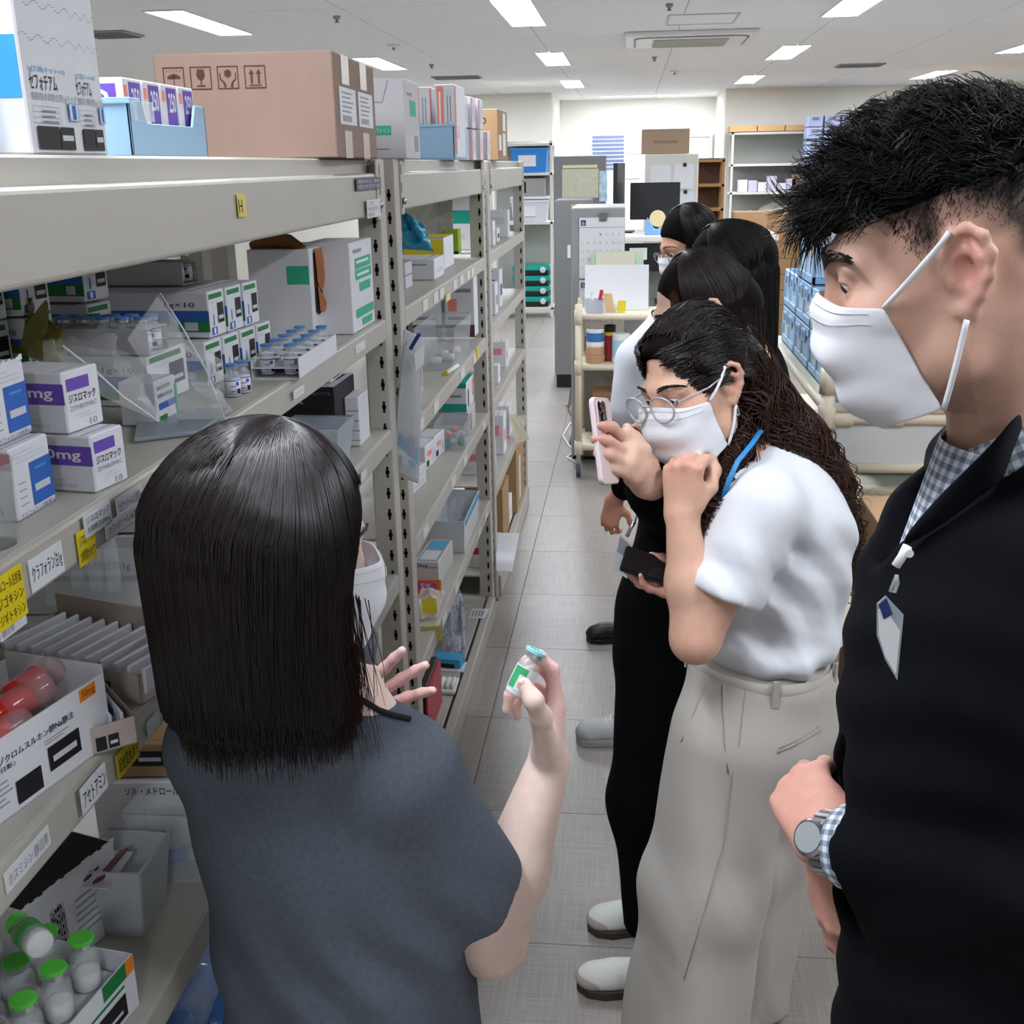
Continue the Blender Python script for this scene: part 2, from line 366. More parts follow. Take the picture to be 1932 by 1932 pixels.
# ================================================================ cartons and goods
PAL = {'w': '#e3e4e8', 'k': '#17161a', 'g': '#2fae86', 'gd': '#1f7a3c', 'b': '#2d63b8', 'bd': '#20306f', 'lb': '#3fa0cf', 'p': '#6a4bb0', 'r': '#c3304a', 'y': '#e6cf2a', 'o': '#e8872a', 'gr': '#8d9099', 'pk': '#e98a9a', 'br': '#5b2d25', 'teal': '#17a08a', 'kr': '#4a2a22', 'lg': '#c9ccd2', 'sal': '#ee8a78', 'brz': '#b87a3a', 'dp': '#4d3a93', 'mag': '#d6428e'}
def ink(k): return mat('ink_'+k, PAL[k], 0.6)
M_card = mat('white_carton', '#dcdde2', 0.55, bump=0.04, bscale=200, var=0.02, vscale=15)
M_cardg = mat('grey_white_carton', '#c6c5c8', 0.6, var=0.02)
M_kraft = mat('kraft_carton', '#a3835f', 0.75, var=0.06, vscale=30, bump=0.08, bscale=150)
M_kraftp = mat('pinkish_carton', '#92796c', 0.75, var=0.03, vscale=30, bump=0.06, bscale=150)
M_blue = mat('blue_crate_plastic', '#8fb3cf', 0.45)
M_clear = mat('clear_plastic', '#dfe6ea', 0.12, alpha=0.22, spec=0.6)
M_film = mat('clear_film', '#eef2f4', 0.06, alpha=0.16, spec=1.0, bump=0.9, bscale=22)
M_glass = mat('vial_glass', '#dfe8ea', 0.04, alpha=0.3, spec=0.8)
M_powder = mat('white_powder', '#eeeeee', 0.9)
class Frame:
    def __init__(s, o, u, L, D, H):
        s.o = np.asarray(o, float); s.u = np.array([u[0], u[1], 0.]); s.u /= np.linalg.norm(s.u)
        s.n = np.array([-s.u[1], s.u[0], 0.]); s.L, s.D, s.H = L, D, H; s.z = np.array([0, 0, 1.])
    def face(s, f, e=0.0004):
        if f == 'f': return s.o-s.n*e, s.u*s.L, s.z*s.H           # towards the aisle, near -> far
        if f == 's': return s.o+s.n*s.D-s.u*e, -s.n*s.D, s.z*s.H   # near end, towards the viewer
        if f == 't': return s.o+s.z*(s.H+e), s.u*s.L, s.n*s.D
def do_prints(fr, prints, t, name='print'):
    keys = []; mb = MB()
    lay = {}
    for q in prints:
        f, x0, y0, x1, y1 = q[:5]; kind = q[5]
        isT = len(q) > 6; k = q[6] if isT else kind
        if k not in keys: keys.append(k)
        lay[f] = lay.get(f, 0)+1
        o, u, v = fr.face(f, 0.0003+0.00012*lay[f])
        if isT: mb.text(kind, o+u*x0+v*y0, u*(x1-x0), v*(y1-y0), keys.index(k), bold=(q[7] if len(q) > 7 else 0.0))
        else: mb.rect(o+u*x0+v*y0, u*(x1-x0), v*(y1-y0), keys.index(k))
    if mb.v: return mb.build(name, [ink(k) for k in keys], t)
def lines(f, x0, y0, x1, y1, n, k='gr', th=0.35):     # rows of fine print
    out = []; h = (y1-y0)/n; r = random.Random(int(x0*1000+y0*77+n))
    for i in range(n):
        w_ = (x1-x0)*r.uniform(0.55, 1.0); out.append((f, x0, y0+i*h, x0+w_, y0+i*h+h*th, k))
    return out
def carton(label, o, u, L, D, H, prints=(), m=None, name='carton', cat='box', group=None, flap=True, openf=None):
    m = m or M_card
    fr = Frame(o, u, L, D, H); c = fr.o+fr.u*L/2+fr.n*D/2
    t = thing(name, label, cat, (c[0], c[1], fr.o[2]), group)
    mb = MB(); e = .0008
    mb.obox(fr.o+fr.z*e, fr.u*L, fr.n*D, fr.z*(H-e)); mb.build('carton_body', m, t, bev=min(.0018, H*.05))
    if prints: do_prints(fr, prints, t)
    if flap:   # closing seam across the top
        s_ = MB(); s_.obox(fr.o+fr.z*(H+.0001)+fr.u*L*.02+fr.n*D*.12, fr.u*L*.96, fr.n*D*.012, fr.z*.0005); s_.build('flap_seam', mat('seam_shadow', '#8b8b90', .8), t)
    return t, fr
def px_carton(label, A, z, B, T, D, prints=(), **k):
    a = onz(*A, z); b = onz(*B, z); L = float(np.linalg.norm((b-a)[:2])); H = float(ony(T[0], T[1], a[1])[2]-z)
    return carton(label, a, (b-a)[:2], L, D, H, prints, **k)
ZT = 1.737
# ---------------------------------------------------------------- on top of the racks
PH = [('f', .06, .05, .30, .15, 'k'), ('f', .34, .05, .56, .15, 'k'), ('f', .36, .07, .54, .11, 'w')]
def cef(y0, y1, lb, xf):
    H = .17; P = [('f', .1, .435, .8, .475, '1g(力価)キット×10', 'lb'), ('f', .1, .345, .62, .43, 'セフォチアム', 'k', .012), ('f', .1, .285, .98, .335, '塩酸塩点滴静注用1gバッグ', 'gr')]
    P += [('f', .08, .17, .6, .172, 'gr'), ('f', .08, .2, .6, .202, 'gr'), ('f', .08, .23, .6, .232, 'gr'), ('f', .08, .26, .6, .262, 'gr'), ('f', .08, .17, .085, .262, 'gr'), ('f', .595, .17, .6, .262, 'gr')]
    P += lines('f', .25, .175, .55, .26, 3) + [('f', .12, .03, .52, .155, 'k'), ('f', .54, .03, .82, .155, 'k'), ('f', .57, .08, .79, .11, 'lg'), ('f', .76, .19, .95, .29, 'lb'), ('f', .775, .195, .935, .285, 'w'), ('f', .82, .2, .9, .28, '1', 'b')]
    P += [('s', 0.35, .3, .98, .62, 'lb'), ('s', 0.1, .32, .34, .5, 'b')]
    t, fr = carton(lb, (xf, y0, ZT), (0.0, 1), y1-y0, .14, .34, [(f, a, b*.5, c, d*.5, *r) for f, a, b, c, d, *r in P], flap=False)
    mb = MB()
    for h in (.105, .135):     # perforations
        for i in range(24): mb.rect(fr.o-fr.n*.0006+fr.u*(y1-y0)*(i/24)+fr.z*(h+.003*math.sin(i*.9)), fr.u*(y1-y0)/40, fr.z*.0008)
    mb.build('perforation', ink('gr'), t)
cef(1.055, 1.158, 'tall white carton with black lot squares beside the blue bin at the upper left edge', -.56)
cef(1.162, 1.227, 'tall white carton second from the left edge on top of the rack', -.565)
def crate(label, x0, x1, y0, y1, z, H, m=None, name='storage_bin', low=.55, group=None):
    m = m or M_blue; t = thing(name, label, 'bin', ((x0+x1)/2, (y0+y1)/2, z), group); th = .004
    MB().box((x0, y0, z), (x1, y1, z+th)).build('bin_floor', m, t, bev=.001)
    # long sides dip in the middle, the ends stay tall
    for xx in (x0, x1-th):
        yl = y1-y0; P = [(xx, y0, z+th), (xx, y1, z+th), (xx, y1, z+H), (xx, y1-.14*yl, z+H), (xx, y1-.2*yl, z+H*low), (xx, y0+.2*yl, z+H*low), (xx, y0+.14*yl, z+H), (xx, y0, z+H)]
        MB().prism(P, (th, 0, 0)).build('bin_side', m, t, bev=.001)
    for yy in (y0, y1-th):
        w_ = MB().box((x0, yy, z+th), (x1, yy+th, z+H)).build('bin_end', m, t, bev=.001)
    MB().box((x0-.004, y0-.004, z+H-.008), (x1+.004, y0+.002, z+H)).build('rim', m, t, bev=.001)
    MB().box((x1-.001, y0+.01, z+H*.62), (x1+.006, y0+.07, z+H*.95)).build('card_holder', M_clear, t, bev=.001)
    return t
crate('blue bin with card holder cut off by the upper left edge', -.74, -.60, .84, 1.085, ZT, .125, low=.9)
crate('blue plastic bin with purple and white cartons behind the brown carton', -.88, -.665, 1.52, 1.80, ZT, .078, low=.6)
for i in range(4):
    carton('white and purple carton, %s in the blue bin' % ['nearest', 'second', 'third', 'furthest'][i], (-.675, 1.53+.064*i, ZT+.006), (0, 1), .062, .19, .098, [('f', .3, .42, .9, .95, 'p'), ('f', .42, .6, .84, .88, '250', 'w', .02), ('f', .05, .75, .22, .9, 'sal'), ('s', .5, .45, .95, .92, 'p'), ('s', .55, .55, .9, .85, '250', 'w', .02), ('s', .2, .75, .35, .9, 'sal')], group='purple cartons in the blue bin')
# brown shipping carton with handling marks
t, fr = carton('pinkish brown shipping carton with four handling symbols on top of the rack', (-.512, 2.02, ZT), (-.03, 1), .375, .315, .176, m=M_kraftp)
for a in (.18, .62):
    for (h0, h1) in ((.72, 1.0), (0.0, .27)): MB().rect(fr.o-fr.n*.0006+fr.u*fr.L*a+fr.z*fr.H*h0, fr.u*fr.L*.17, fr.z*fr.H*(h1-h0)).build('packing_tape', mat('packing_tape', '#bfae9e', .3), t)
for a in (.1, .54):
    q = MB(); q.rect(fr.o-fr.n*.0008+fr.u*fr.L*a+fr.z*fr.H*.33, fr.u*fr.L*.38, fr.z*fr.H*.36, 0)
    for k in range(5): q.rect(fr.o-fr.n*.0011+fr.u*fr.L*(a+.05)+fr.z*fr.H*(.45+.045*k), fr.u*fr.L*(.2+.03*(k % 3)), fr.z*fr.H*.015, 1)
    for k in range(12): q.rect(fr.o-fr.n*.0011+fr.u*fr.L*(a+.05+.018*k)+fr.z*fr.H*.36, fr.u*fr.L*.009, fr.z*fr.H*.06, 1)
    q.build('address_label', [ink('w'), ink('gr')], t)
# handling symbols on the near face
o, u, v = fr.face('s', .0008); U = u/np.linalg.norm(u); Vv = np.array([0, 0, 1.]); s0 = .0375
def sym(k, draw):
    base = o+U*(.016+k*.048)+Vv*(.176-.021-s0); q = MB(); th = .0018; P = lambda a, b: base+U*a*s0+Vv*b*s0
    for a, b, c, d in ((0, 0, 1, .05), (0, .95, 1, 1), (0, .05, .05, .95), (.95, .05, 1, .95)): q.quad(P(a, b), P(c, b), P(c, d), P(a, d))
    draw(q, P); q.build('handling_symbol', ink('kr'), t)
def umbrella(q, P):
    q.poly([P(.5+.32*math.cos(a), .5+.2*math.sin(a)) for a in np.linspace(0, math.pi, 12)])
    q.quad(P(.48, .18), P(.52, .18), P(.52, .72), P(.48, .72)); q.quad(P(.38, .16), P(.52, .16), P(.52, .2), P(.38, .2))
    for i in range(5): q.quad(P(.15+i*.16, .78), P(.18+i*.16, .78), P(.2+i*.16, .86), P(.17+i*.16, .86))
def glass(q, P):
    q.poly([P(.34, .88), P(.30, .62), P(.36, .46), P(.5, .4), P(.64, .46), P(.7, .62), P(.66, .88)]); q.quad(P(.47, .2), P(.53, .2), P(.53, .42), P(.47, .42)); q.quad(P(.3, .13), P(.7, .13), P(.7, .19), P(.3, .19))
def hands(q, P):
    q.poly([P(.5, .86), P(.34, .77), P(.34, .57), P(.5, .48), P(.66, .57), P(.66, .77)])
    for s_ in (-1, 1):
        X = lambda a: .5+s_*a; q.poly([P(X(.4), .7), P(X(.35), .7), P(X(.33), .45), P(X(.16), .3), P(X(.1), .14), P(X(.2), .14), P(X(.25), .28), P(X(.39), .42)]); q.quad(P(X(.1), .08), P(X(.22), .08), P(X(.22), .13), P(X(.1), .13))
def arrows(q, P):
    for c in (.33, .67):
        q.poly([P(c-.13, .62), P(c+.13, .62), P(c, .84)]); q.quad(P(c-.05, .2), P(c+.05, .2), P(c+.05, .62), P(c-.05, .62))
    q.quad(P(.2, .12), P(.8, .12), P(.8, .16), P(.2, .16))
for k, d in enumerate((umbrella, glass, hands, arrows)): sym(k, d)
# white carton with green label beyond it
t, fr = carton('white carton with a green label right behind the brown shipping carton', (-.505, 2.62, ZT), (-.02, 1), .2, .18, .172, [('s', .52, .3, .82, .42, 'g'), ('s', .54, .33, .8, .39, 'ピペラシリン', 'w'), ('s', .3, .12, .8, .135, 'gr'), ('f', .35, .55, .75, .75, 'g'), ('f', .15, .8, .5, .84, 'gr'), ('f', .6, .1, .85, .3, 'gr')], m=M_cardg)
q = MB(); q.tube([fr.o+fr.n*.16+fr.z*.168-fr.u*.001, fr.o+fr.n*.155+fr.z*.125-fr.u*.001, fr.o+fr.n*.05+fr.z*.122-fr.u*.001, fr.o+fr.n*.035+fr.z*.168-fr.u*.001], .0008, 4); q.build('tuck_line', ink('gr'), t)
crate('blue bin of red striped cartons on the middle rack', -.70, -.505, 3.35, 3.62, ZT, .098, low=.62)
for i, (x, h) in enumerate(((-.69, .19), (-.62, .195), (-.548, .2))):
    carton('white carton with coral stripe, %s in the blue bin' % ['left', 'middle', 'right'][i], (x+.045, 3.37, ZT+.006), (0, 1), .2, .058, h, [('s', .1, .05, .45, .97, 'sal'), ('s', .2, .15, .3, .9, 'w'), ('s', .6, .3, .65, .85, 'gr'), ('s', .75, .5, .8, .85, 'gr'), ('f', .0, .05, .12, .97, 'sal')], group='coral striped cartons in the blue bin')
for i in range(4):
    for k in range(2):
        if i == 3 and k == 1: continue
        carton('slim red edged white carton, %s of the %s row' % (['first', 'second', 'third', 'fourth'][i], ['lower', 'upper'][k]), (-.53+.01*i, 3.72+i*.115, ZT+k*.1), (0, 1), .108, .12, .097, [('f', 0, 0, .22, 1, 'pk'), ('s', .3, .5, .6, .8, 'lg'), ('f', .4, .2, .8, .75, 'lg')], group='slim red edged cartons')
t, fr = carton('small kraft carton with white stickers on the far rack', (-.50, 4.42, ZT), (0, 1), .34, .12, .185, [('f', .1, .2, .35, .5, 'w'), ('f', .5, .1, .8, .55, 'w'), ('f', .5, .6, .8, .95, 'w'), ('s', .3, .1, .7, .3, 'k'), ('s', .35, .7, .65, .85, 'O', 'k'), ('f', .1, .12, .3, .2, 'r')], m=M_kraft)
# ---------------------------------------------------------------- labels and tags on the beams
NTAG = [0]
def beam_tag(label, A, B, drop, colr, texts, x=None, tcol='k', name='shelf_label', slack=0.0):
    NTAG[0] += 1; x = XF+.0006+.0016*(NTAG[0] % 4)
    a = onx(*A, x); b = onx(*B, x); u = (b-a); u[2] = 0; d = np.array([0, 0, -drop]); t = thing(name, label, 'label', a)
    MB().obox(a, u, d, np.array([.0012, 0, 0])).build('label_card', mat('label_'+colr, colr, .45), t)
    q = MB(); n = len(texts)
    for i, s_ in enumerate(texts):
        h = drop/(n+.25); q.text(s_, a+np.array([.0016, 0, 0])+u*.06-np.array([0, 0, h*(i+1)]), u*.88*(1 if len(s_) > 3 else .5), np.array([0, 0, h*.72]))
    if texts: q.build('lettering', ink(tcol), t)
    return t
beam_tag('small yellow H tag on the top beam', (446, 367), (461, 365), .0295, '#d8c75a', ['H'])
t = beam_tag('navy maker plate at the far end of the top beam', (671, 336), (717, 333), .0235, '#3a4360', ['棚SOLC  800', 'MEDIUM DUTY 300'], tcol='lg')
t = beam_tag('white hanging paper tag at the end of the top beam', (691, 378), (716, 374), .035, '#d9dadb', ['ご注意', '使用禁止', '確認'], tcol='gr')
S2Y = XF+.0012
beam_tag('white label with handwritten style line near the yellow note', (50, 1060), (113, 1022), .03, '#dfe2e6', ['クラフォラン注1g'])
beam_tag('square yellow note stuck under the white label on the shelf edge', (142, 1007), (174, 991), .0345, '#e3cb22', ['ジスロマック', '2時間かけて'])
beam_tag('white label above the square yellow note', (155, 975), (206, 954), .0225, '#d3d7dc', ['ジスロマック', '点滴静注500mg'])
beam_tag('large yellow warning note at the left edge of the shelf', (-18, 1098), (35, 1052), .046, '#e3cb22', ['メルコール注射液', 'ジゴキシン', 'ジギトキシン'])
beam_tag('white list label below the large yellow note', (-10, 1150), (38, 1104), .03, '#d3d7dc', ['ビクシリン注', 'ペントシリン', '静注用'], tcol='gr')
beam_tag('white label nearest the hair of the woman on the shelf edge', (217, 942), (266, 915), .022, '#d3d7dc', ['セファゾール 点滴用1g'])
beam_tag('long white label hanging below the shelf edge by the hair', (197, 990), (266, 948), .016, '#d3d7dc', ['セフメタゾール NaはS3棚'])
beam_tag('small white shelf tag under the tray of blue capped vials', (553, 738), (572, 727), .013, '#e3e4e6', ['ユナシン'], tcol='gr')
beam_tag('small white shelf tag near the rack post', (670, 653), (687, 640), .016, '#e3e4e6', ['ゾシン'], tcol='gr')
beam_tag('small white shelf tag just above the hair of the woman', (461, 796), (486, 782), .012, '#e3e4e6', ['スルバ'], tcol='gr')
beam_tag('yellow caution note on the third shelf edge', (217, 1428), (257, 1382), .027, '#b7a21d', ['配合変化あり'])
beam_tag('white label beside the yellow caution note', (149, 1490), (196, 1440), .028, '#d9dcdf', ['アセトアミン'])
beam_tag('white label below the red bottle carton', (5, 1650), (90, 1566), .02, '#d9dcdf', ['ホスミシン 静注用'], tcol='gr')
beam_tag('faint label at the far end of the third shelf edge', (275, 1364), (297, 1338), .018, '#b9bab9', [])
beam_tag('white shelf tag beside the face mask of the woman', (680, 893), (690, 868), .02, '#d6d7d4', [])
beam_tag('yellow tag on the middle rack upper shelf edge', (841, 557), (849, 546), .02, '#dcd98e', [])
for i, x in enumerate((797, 818, 830, 856, 869, 882, 890)):
    z = 1.402-.006; a = onx(x, 560, XF+.001); y = onz(x, 560, z)[1]; yy = a[1]
    t = thing('shelf_label', '%s small white tag on the upper shelf edge of the middle rack' % ['first', 'second', 'third', 'fourth', 'fifth', 'sixth', 'seventh'][i], 'label', (XF, yy, z)); MB().box((XF+.0005, yy, z-.032), (XF+.0018, yy+.07, z-.004)).build('label_card', mat('label_soft', '#dcdbd6', .4), t, bev=.0003)
for i, yy in enumerate((2.72, 2.95, 3.2, 3.46, 3.75, 3.95)):
    for j, (z, nm) in enumerate(((1.11, 'second'), (.825, 'third'), (.48, 'fourth'))):
        if (i+j) % 3 == 2: continue
        t = thing('shelf_label', 'clear tag holder, %s from the near post on the %s shelf edge' % (['first', 'second', 'third', 'fourth', 'fifth', 'sixth'][i], nm), 'label', (XF, yy, z)); MB().box((XF+.0005, yy, z-.036), (XF+.0018, yy+.08, z-.006)).build('label_card', mat('label_soft', '#dcdbd6', .4), t, bev=.0003)
        if z == 1.11 and i == 4: MB().box((XF+.002, yy+.09, z-.034), (XF+.003, yy+.14, z+.004)).build('yellow_flag', ink('y'), t)
# ---------------------------------------------------------------- vials, trays, bags
def vial_proto(label, cat, cap, R=.0115, H=.048, fill=.5, lab=None, band=None, name='vial', capR=None):
    t = thing(name, label, cat, (0, 0, -5)); b = np.array([0, 0, -5.]); nk = R*.55; cr = capR or R*.78
    MB().lathe([(R*.86, 0), (R, .002), (R, H*.62), (R*.9, H*.7), (nk, H*.80), (nk, H*.86)], b, n=18).build('glass_body', M_glass, t, smooth=True)
    if fill: MB().lathe([(R*.85, .0015), (R*.93, .003), (R*.93, H*fill*.95), (R*.5, H*fill), (0, H*fill)], b, n=14).build('powder', M_powder, t, smooth=True)
    MB().lathe([(cr, H*.84), (cr, H*.93)], b, n=18).build('metal_crimp', mat('crimp', '#c7c9cc', .3, metal=.8), t)
    MB().lathe([(cr*1.06, H*.93), (cr*1.12, H*.94), (cr*1.12, H*.985), (cr*1.02, H), (0, H)], b, n=18).build('cap', cap, t)
    if lab:
        MB().lathe([(R*1.008, H*.08), (R*1.008, H*.55)], b, n=18).build('wrap_label', ink('w'), t, smooth=True)
        q = MB(); q.lathe([(R*1.014, H*.5), (R*1.014, H*.53)], b, n=18, m=0); q.lathe([(R*1.014, H*.1), (R*1.014, H*.115)], b, n=18, m=0)
        for a0, a1, h0, h1, k in ((-.2, .25, .36, .47, 0), (-.9, -.2, .34, .36, 1), (-.1, .5, .12, .26, 1), (-.9, -.3, .18, .2, 1)):
            for i in range(4):
                aa = a0+(a1-a0)*i/4-.9; ab = a0+(a1-a0)*(i+1)/4-.9; r = R*1.016
                q.quad(*[b+np.array([r*math.cos(x), r*math.sin(x), H*h]) for x, h in ((aa, h0), (ab, h0), (ab, h1), (aa, h1))], m=k)
        q.build('label_print', [ink('b'), ink('k')], t)
    return t
M_capb = mat('blue_cap', '#4a86c8', .35); M_capg = mat('green_cap', '#5bcb46', .35)
vb = vial_proto('x', 'vial', M_capb, lab=True)
VN = ['first', 'second', 'third', 'fourth', 'fifth', 'sixth', 'seventh', 'eighth', 'ninth', 'tenth', 'eleventh', 'twelfth']
def put(proto, loc, label, rotz=0, group=None):
    if proto.get('placed'): o = copy_tree(proto, loc, rotz, label, group=group)
    else:
        o = proto; o.location = [float(x) for x in loc]; o.rotation_euler = (0, 0, rotz); o['label'] = label
        if group: o['group'] = group
        o['placed'] = 1
    return o
def vial_tray(label, o, u, L, D, H, nu, nn, proto, vlabel, group, zoff=.004, m=None, skip=(), shelfh=.5, holes=True):
    """cardboard tray with open ends holding vials through round holes in its top board"""
    m = m or M_cardg; fr = Frame(o, u, L, D, H); c = fr.o+fr.u*L/2+fr.n*D/2; t = thing('vial_tray', label, 'tray', (c[0], c[1], fr.o[2])); th = .0012
    MB().obox(fr.o, fr.u*L, fr.n*D, fr.z*th).build('tray_base', m, t)
    for a in (0, D-th): MB().obox(fr.o+fr.n*a, fr.u*L, fr.n*th, fr.z*H).build('tray_side', m, t)
    MB().obox(fr.o+fr.z*H*.5+fr.n*th, fr.u*L, fr.n*(D-2*th), fr.z*.0006).build('tray_shelf', m, t)
    q = MB()     # top board: strips around the holes
    du, dn = L/nu, D/nn
    for i in range(nu):
        for j in range(nn):
            cx = fr.o+fr.u*(i+.5)*du+fr.n*(j+.5)*dn+fr.z*H; r = min(du, dn)*.46; K = 16
            ring = [cx+fr.u*r*math.cos(2*math.pi*k/K)+fr.n*r*math.sin(2*math.pi*k/K) for k in range(K)]
            out = []
            for k in range(K):
                a = 2*math.pi*k/K; s_ = 1/max(abs(math.cos(a)), abs(math.sin(a))); out.append(cx+fr.u*du/2*max(-1, min(1, s_*math.cos(a)))+fr.n*dn/2*max(-1, min(1, s_*math.sin(a))))
            for k in range(K): q.quad(ring[k], out[k], out[(k+1) % K], ring[(k+1) % K])
    q.build('hole_board', m, t)
    n = 0
    for i in range(nu):
        for j in range(nn):
            if (i, j) in skip: continue
            p = fr.o+fr.u*(i+.5)*du+fr.n*(j+.5)*dn+fr.z*zoff
            put(proto, p, vlabel % (VN[i % 12], ['outer', 'inner', 'back'][j]), random.uniform(-.5, .5), group); n += 1
    return t, fr
ZS = 1.405
# stacked white boxes with blue panels, left edge of the shelf
CLA = [('f', .42, .12, .98, .72, 'b'), ('f', .5, .3, .9, .4, 'lg'), ('f', .55, .6, .85, .63, 'lb'), ('f', .05, .02, .95, .10, 'クラフォラン注射用1g', 'bd')]+lines('f', .08, .78, .9, .96, 3, 'lg')+lines('f', .08, .2, .36, .6, 4, 'gr', .15)+[('s', .0, .72, 1, .95, 'r'), ('s', .55, .75, .8, .9, 'w'), ('s', .2, .1, .8, .22, 'sanofi', 'k', .01)]
t, f1 = px_carton('white box with blue panel and red band, lower of two at the left edge', (37, 987), ZS, (107, 946), (25, 850), .07, CLA)
t, f2 = carton('white box with blue panel and torn top, upper of two at the left edge', f1.o+np.array([-.012, -.004, f1.H+.001]), f1.u[:2], f1.L, .07, f1.H*1.03, CLA)
q = MB()     # torn rim standing up along the top
for i in range(14):
    a = i/14; q.obox(f2.o+f2.u*f2.L*a+f2.z*f2.H, f2.u*f2.L/14, f2.n*.0012, f2.z*(.002+.004*random.random()))
q.build('torn_rim', M_card, t)
ZI = [('s', .0, .48, 1, .82, 'p'), ('s', .08, .54, .85, .76, '500mg', 'w', .02), ('s', .1, .1, .75, .16, 'lg'), ('s', .1, .2, .6, .24, 'lg'), ('f', .08, .68, .7, .88, 'p'), ('f', .1, .48, .85, .63, 'ジスロマック', 'k', .012), ('f', .1, .36, .85, .44, 'ZITHROMAC', 'gr'), ('f', .6, .06, .8, .17, '10', 'gr')]+lines('f', .3, .22, .85, .32, 2, 'lg')
t, f3 = px_carton('white 500 mg box with purple bands, lower of two beside the blue panel boxes', (183, 932), ZS, (243, 904), (166, 824), .085, ZI)
t, f4 = carton('white 500 mg box with purple bands inside a clear bag, upper of two', f3.o+np.array([-.022, .002, f3.H+.001]), f3.u[:2], f3.L*1.05, .085, f3.H*1.05, ZI)
px_carton('small white box with green leaf mark inside the clear bag', (300, 806), ZS, (338, 786), (290, 722), .05, [('f', .05, .05, .45, .22, 'gd'), ('f', .1, .35, .9, .5, 'b'), ('f', .1, .62, .8, .7, 'gr'), ('f', .1, .8, .7, .88, 'gr'), ('f', .9, .1, 1, .8, 'g')])
# plain flat tray sheet under the bag
a = onz(252, 838, ZS); b = onz(410, 822, ZS); c = onz(478, 778, ZS); d = onz(300, 800, ZS)
t = thing('plastic_sheet', 'grey translucent plastic tray sheet lying at the shelf edge', 'tray', a)
MB().prism([a+V3(0, 0, .001), b+V3(-.02, 0, .001), c+V3(-.03, 0, .001), d+V3(-.05, .05, .001)], (0, 0, .006)).build('sheet', mat('grey_sheet', '#9aa3aa', .25, alpha=.75), t, bev=.002)
# clear crumpled bags: rumpled sheets with a sealed seam
def bag(label, corners, bulge, seam=None, m=None, nu=18, nv=14, name='plastic_bag', seedv=1, thick=0.0):
    """corners: four 3-D points; the film bulges along 'bulge' and is rumpled"""
    t = thing(name, label, 'bag', corners[0]); P = [np.asarray(c_, float) for c_ in corners]; rg = np.random.default_rng(seedv); bu = np.asarray(bulge, float)
    ph = rg.uniform(0, 6.3, 12); q = MB(); V = []
    for sgn in (1, -.25):
        V = []
        for i in range(nu+1):
            for j in range(nv+1):
                a_, b_ = i/nu, j/nv; p = (P[0]*(1-a_)*(1-b_)+P[1]*a_*(1-b_)+P[2]*a_*b_+P[3]*(1-a_)*b_)
                e = math.sin(math.pi*a_)**.6*math.sin(math.pi*b_)**.6
                w_ = .45*math.sin(9*a_+5*b_+ph[0])+.35*math.sin(14*b_-7*a_+ph[1])+.16*math.sin(23*a_+17*b_+ph[2])
                V.append(p+bu*sgn*e*(1+w_)+bu*.25*sgn*w_*min(1, 4*e))
        F = [(i*(nv+1)+j, (i+1)*(nv+1)+j, (i+1)*(nv+1)+j+1, i*(nv+1)+j+1) for i in range(nu) for j in range(nv)]
        q.add(V, F)
    q.build('film', m or M_film, t, smooth=True)
    if seam:
        MB().tube([np.asarray(s_, float) for s_ in seam], .0012, 6).build('seal_seam', mat('seam_white', '#e8ecee', .2, alpha=.8), t, smooth=True)
    return t
q1, q2, q3, q4 = ony(75, 690, 1.14), ony(262, 800, 1.2), ony(232, 668, 1.3), ony(80, 640, 1.32)
bag('clear plastic bag around the upper 500 mg box', [q1+V3(.02, -.03, 0), q2+V3(.03, 0, 0), q3, q4], V3(.03, -.02, .02), seedv=3, seam=[ony(118, 652, 1.1), ony(180, 700, 1.12), ony(232, 748, 1.14), ony(298, 795, 1.16)])
s1, s2, s3, s4 = ony(240, 640, 1.33), ony(300, 555, 1.45), ony(428, 790, 1.40), ony(338, 792, 1.33)
bag('large clear zip bag standing in front of the blue capped vials', [s1, s2, s3, s4], V3(.05, -.03, .0), seedv=8, seam=[ony(302, 553, 1.38), ony(345, 620, 1.38), ony(390, 700, 1.37), ony(425, 795, 1.36)])
bag('olive yellow bag lying behind the red banded boxes', [onz(2, 660, 1.5), ony(120, 690, 1.35), ony(112, 630, 1.4), ony(0, 610, 1.45)], V3(.02, -.01, .03), m=mat('olive_film', '#8f8a3a', .2, alpha=.8), seedv=12)
# 1 g box stacks
ONEG = [('f', .05, .83, .85, .94, 'gd'), ('f', .52, .28, .9, .72, 'k'), ('f', .56, .36, .86, .44, 'lg'), ('f', .1, .06, .42, .22, 'b'), ('f', .2, .08, .32, .2, '1', 'w', .02), ('f', .24, .26, .28, .5, 'b')]+lines('f', .08, .74, .8, .8, 2, 'lg')+[('s', 0, .38, 1, .6, 'b'), ('s', 0, .14, 1, .38, 'gd'), ('s', .74, .64, .92, .78, '1g×10', 'k'), ('s', .85, .17, .93, .35, 'lg')]
def one_g(A, z, L, D, H, lb, yaw=(.12, 1), dx=0): return carton(lb, onz(*A, z)+V3(dx, 0, 0), yaw, L, D, H, ONEG, group='one gram vial cartons')
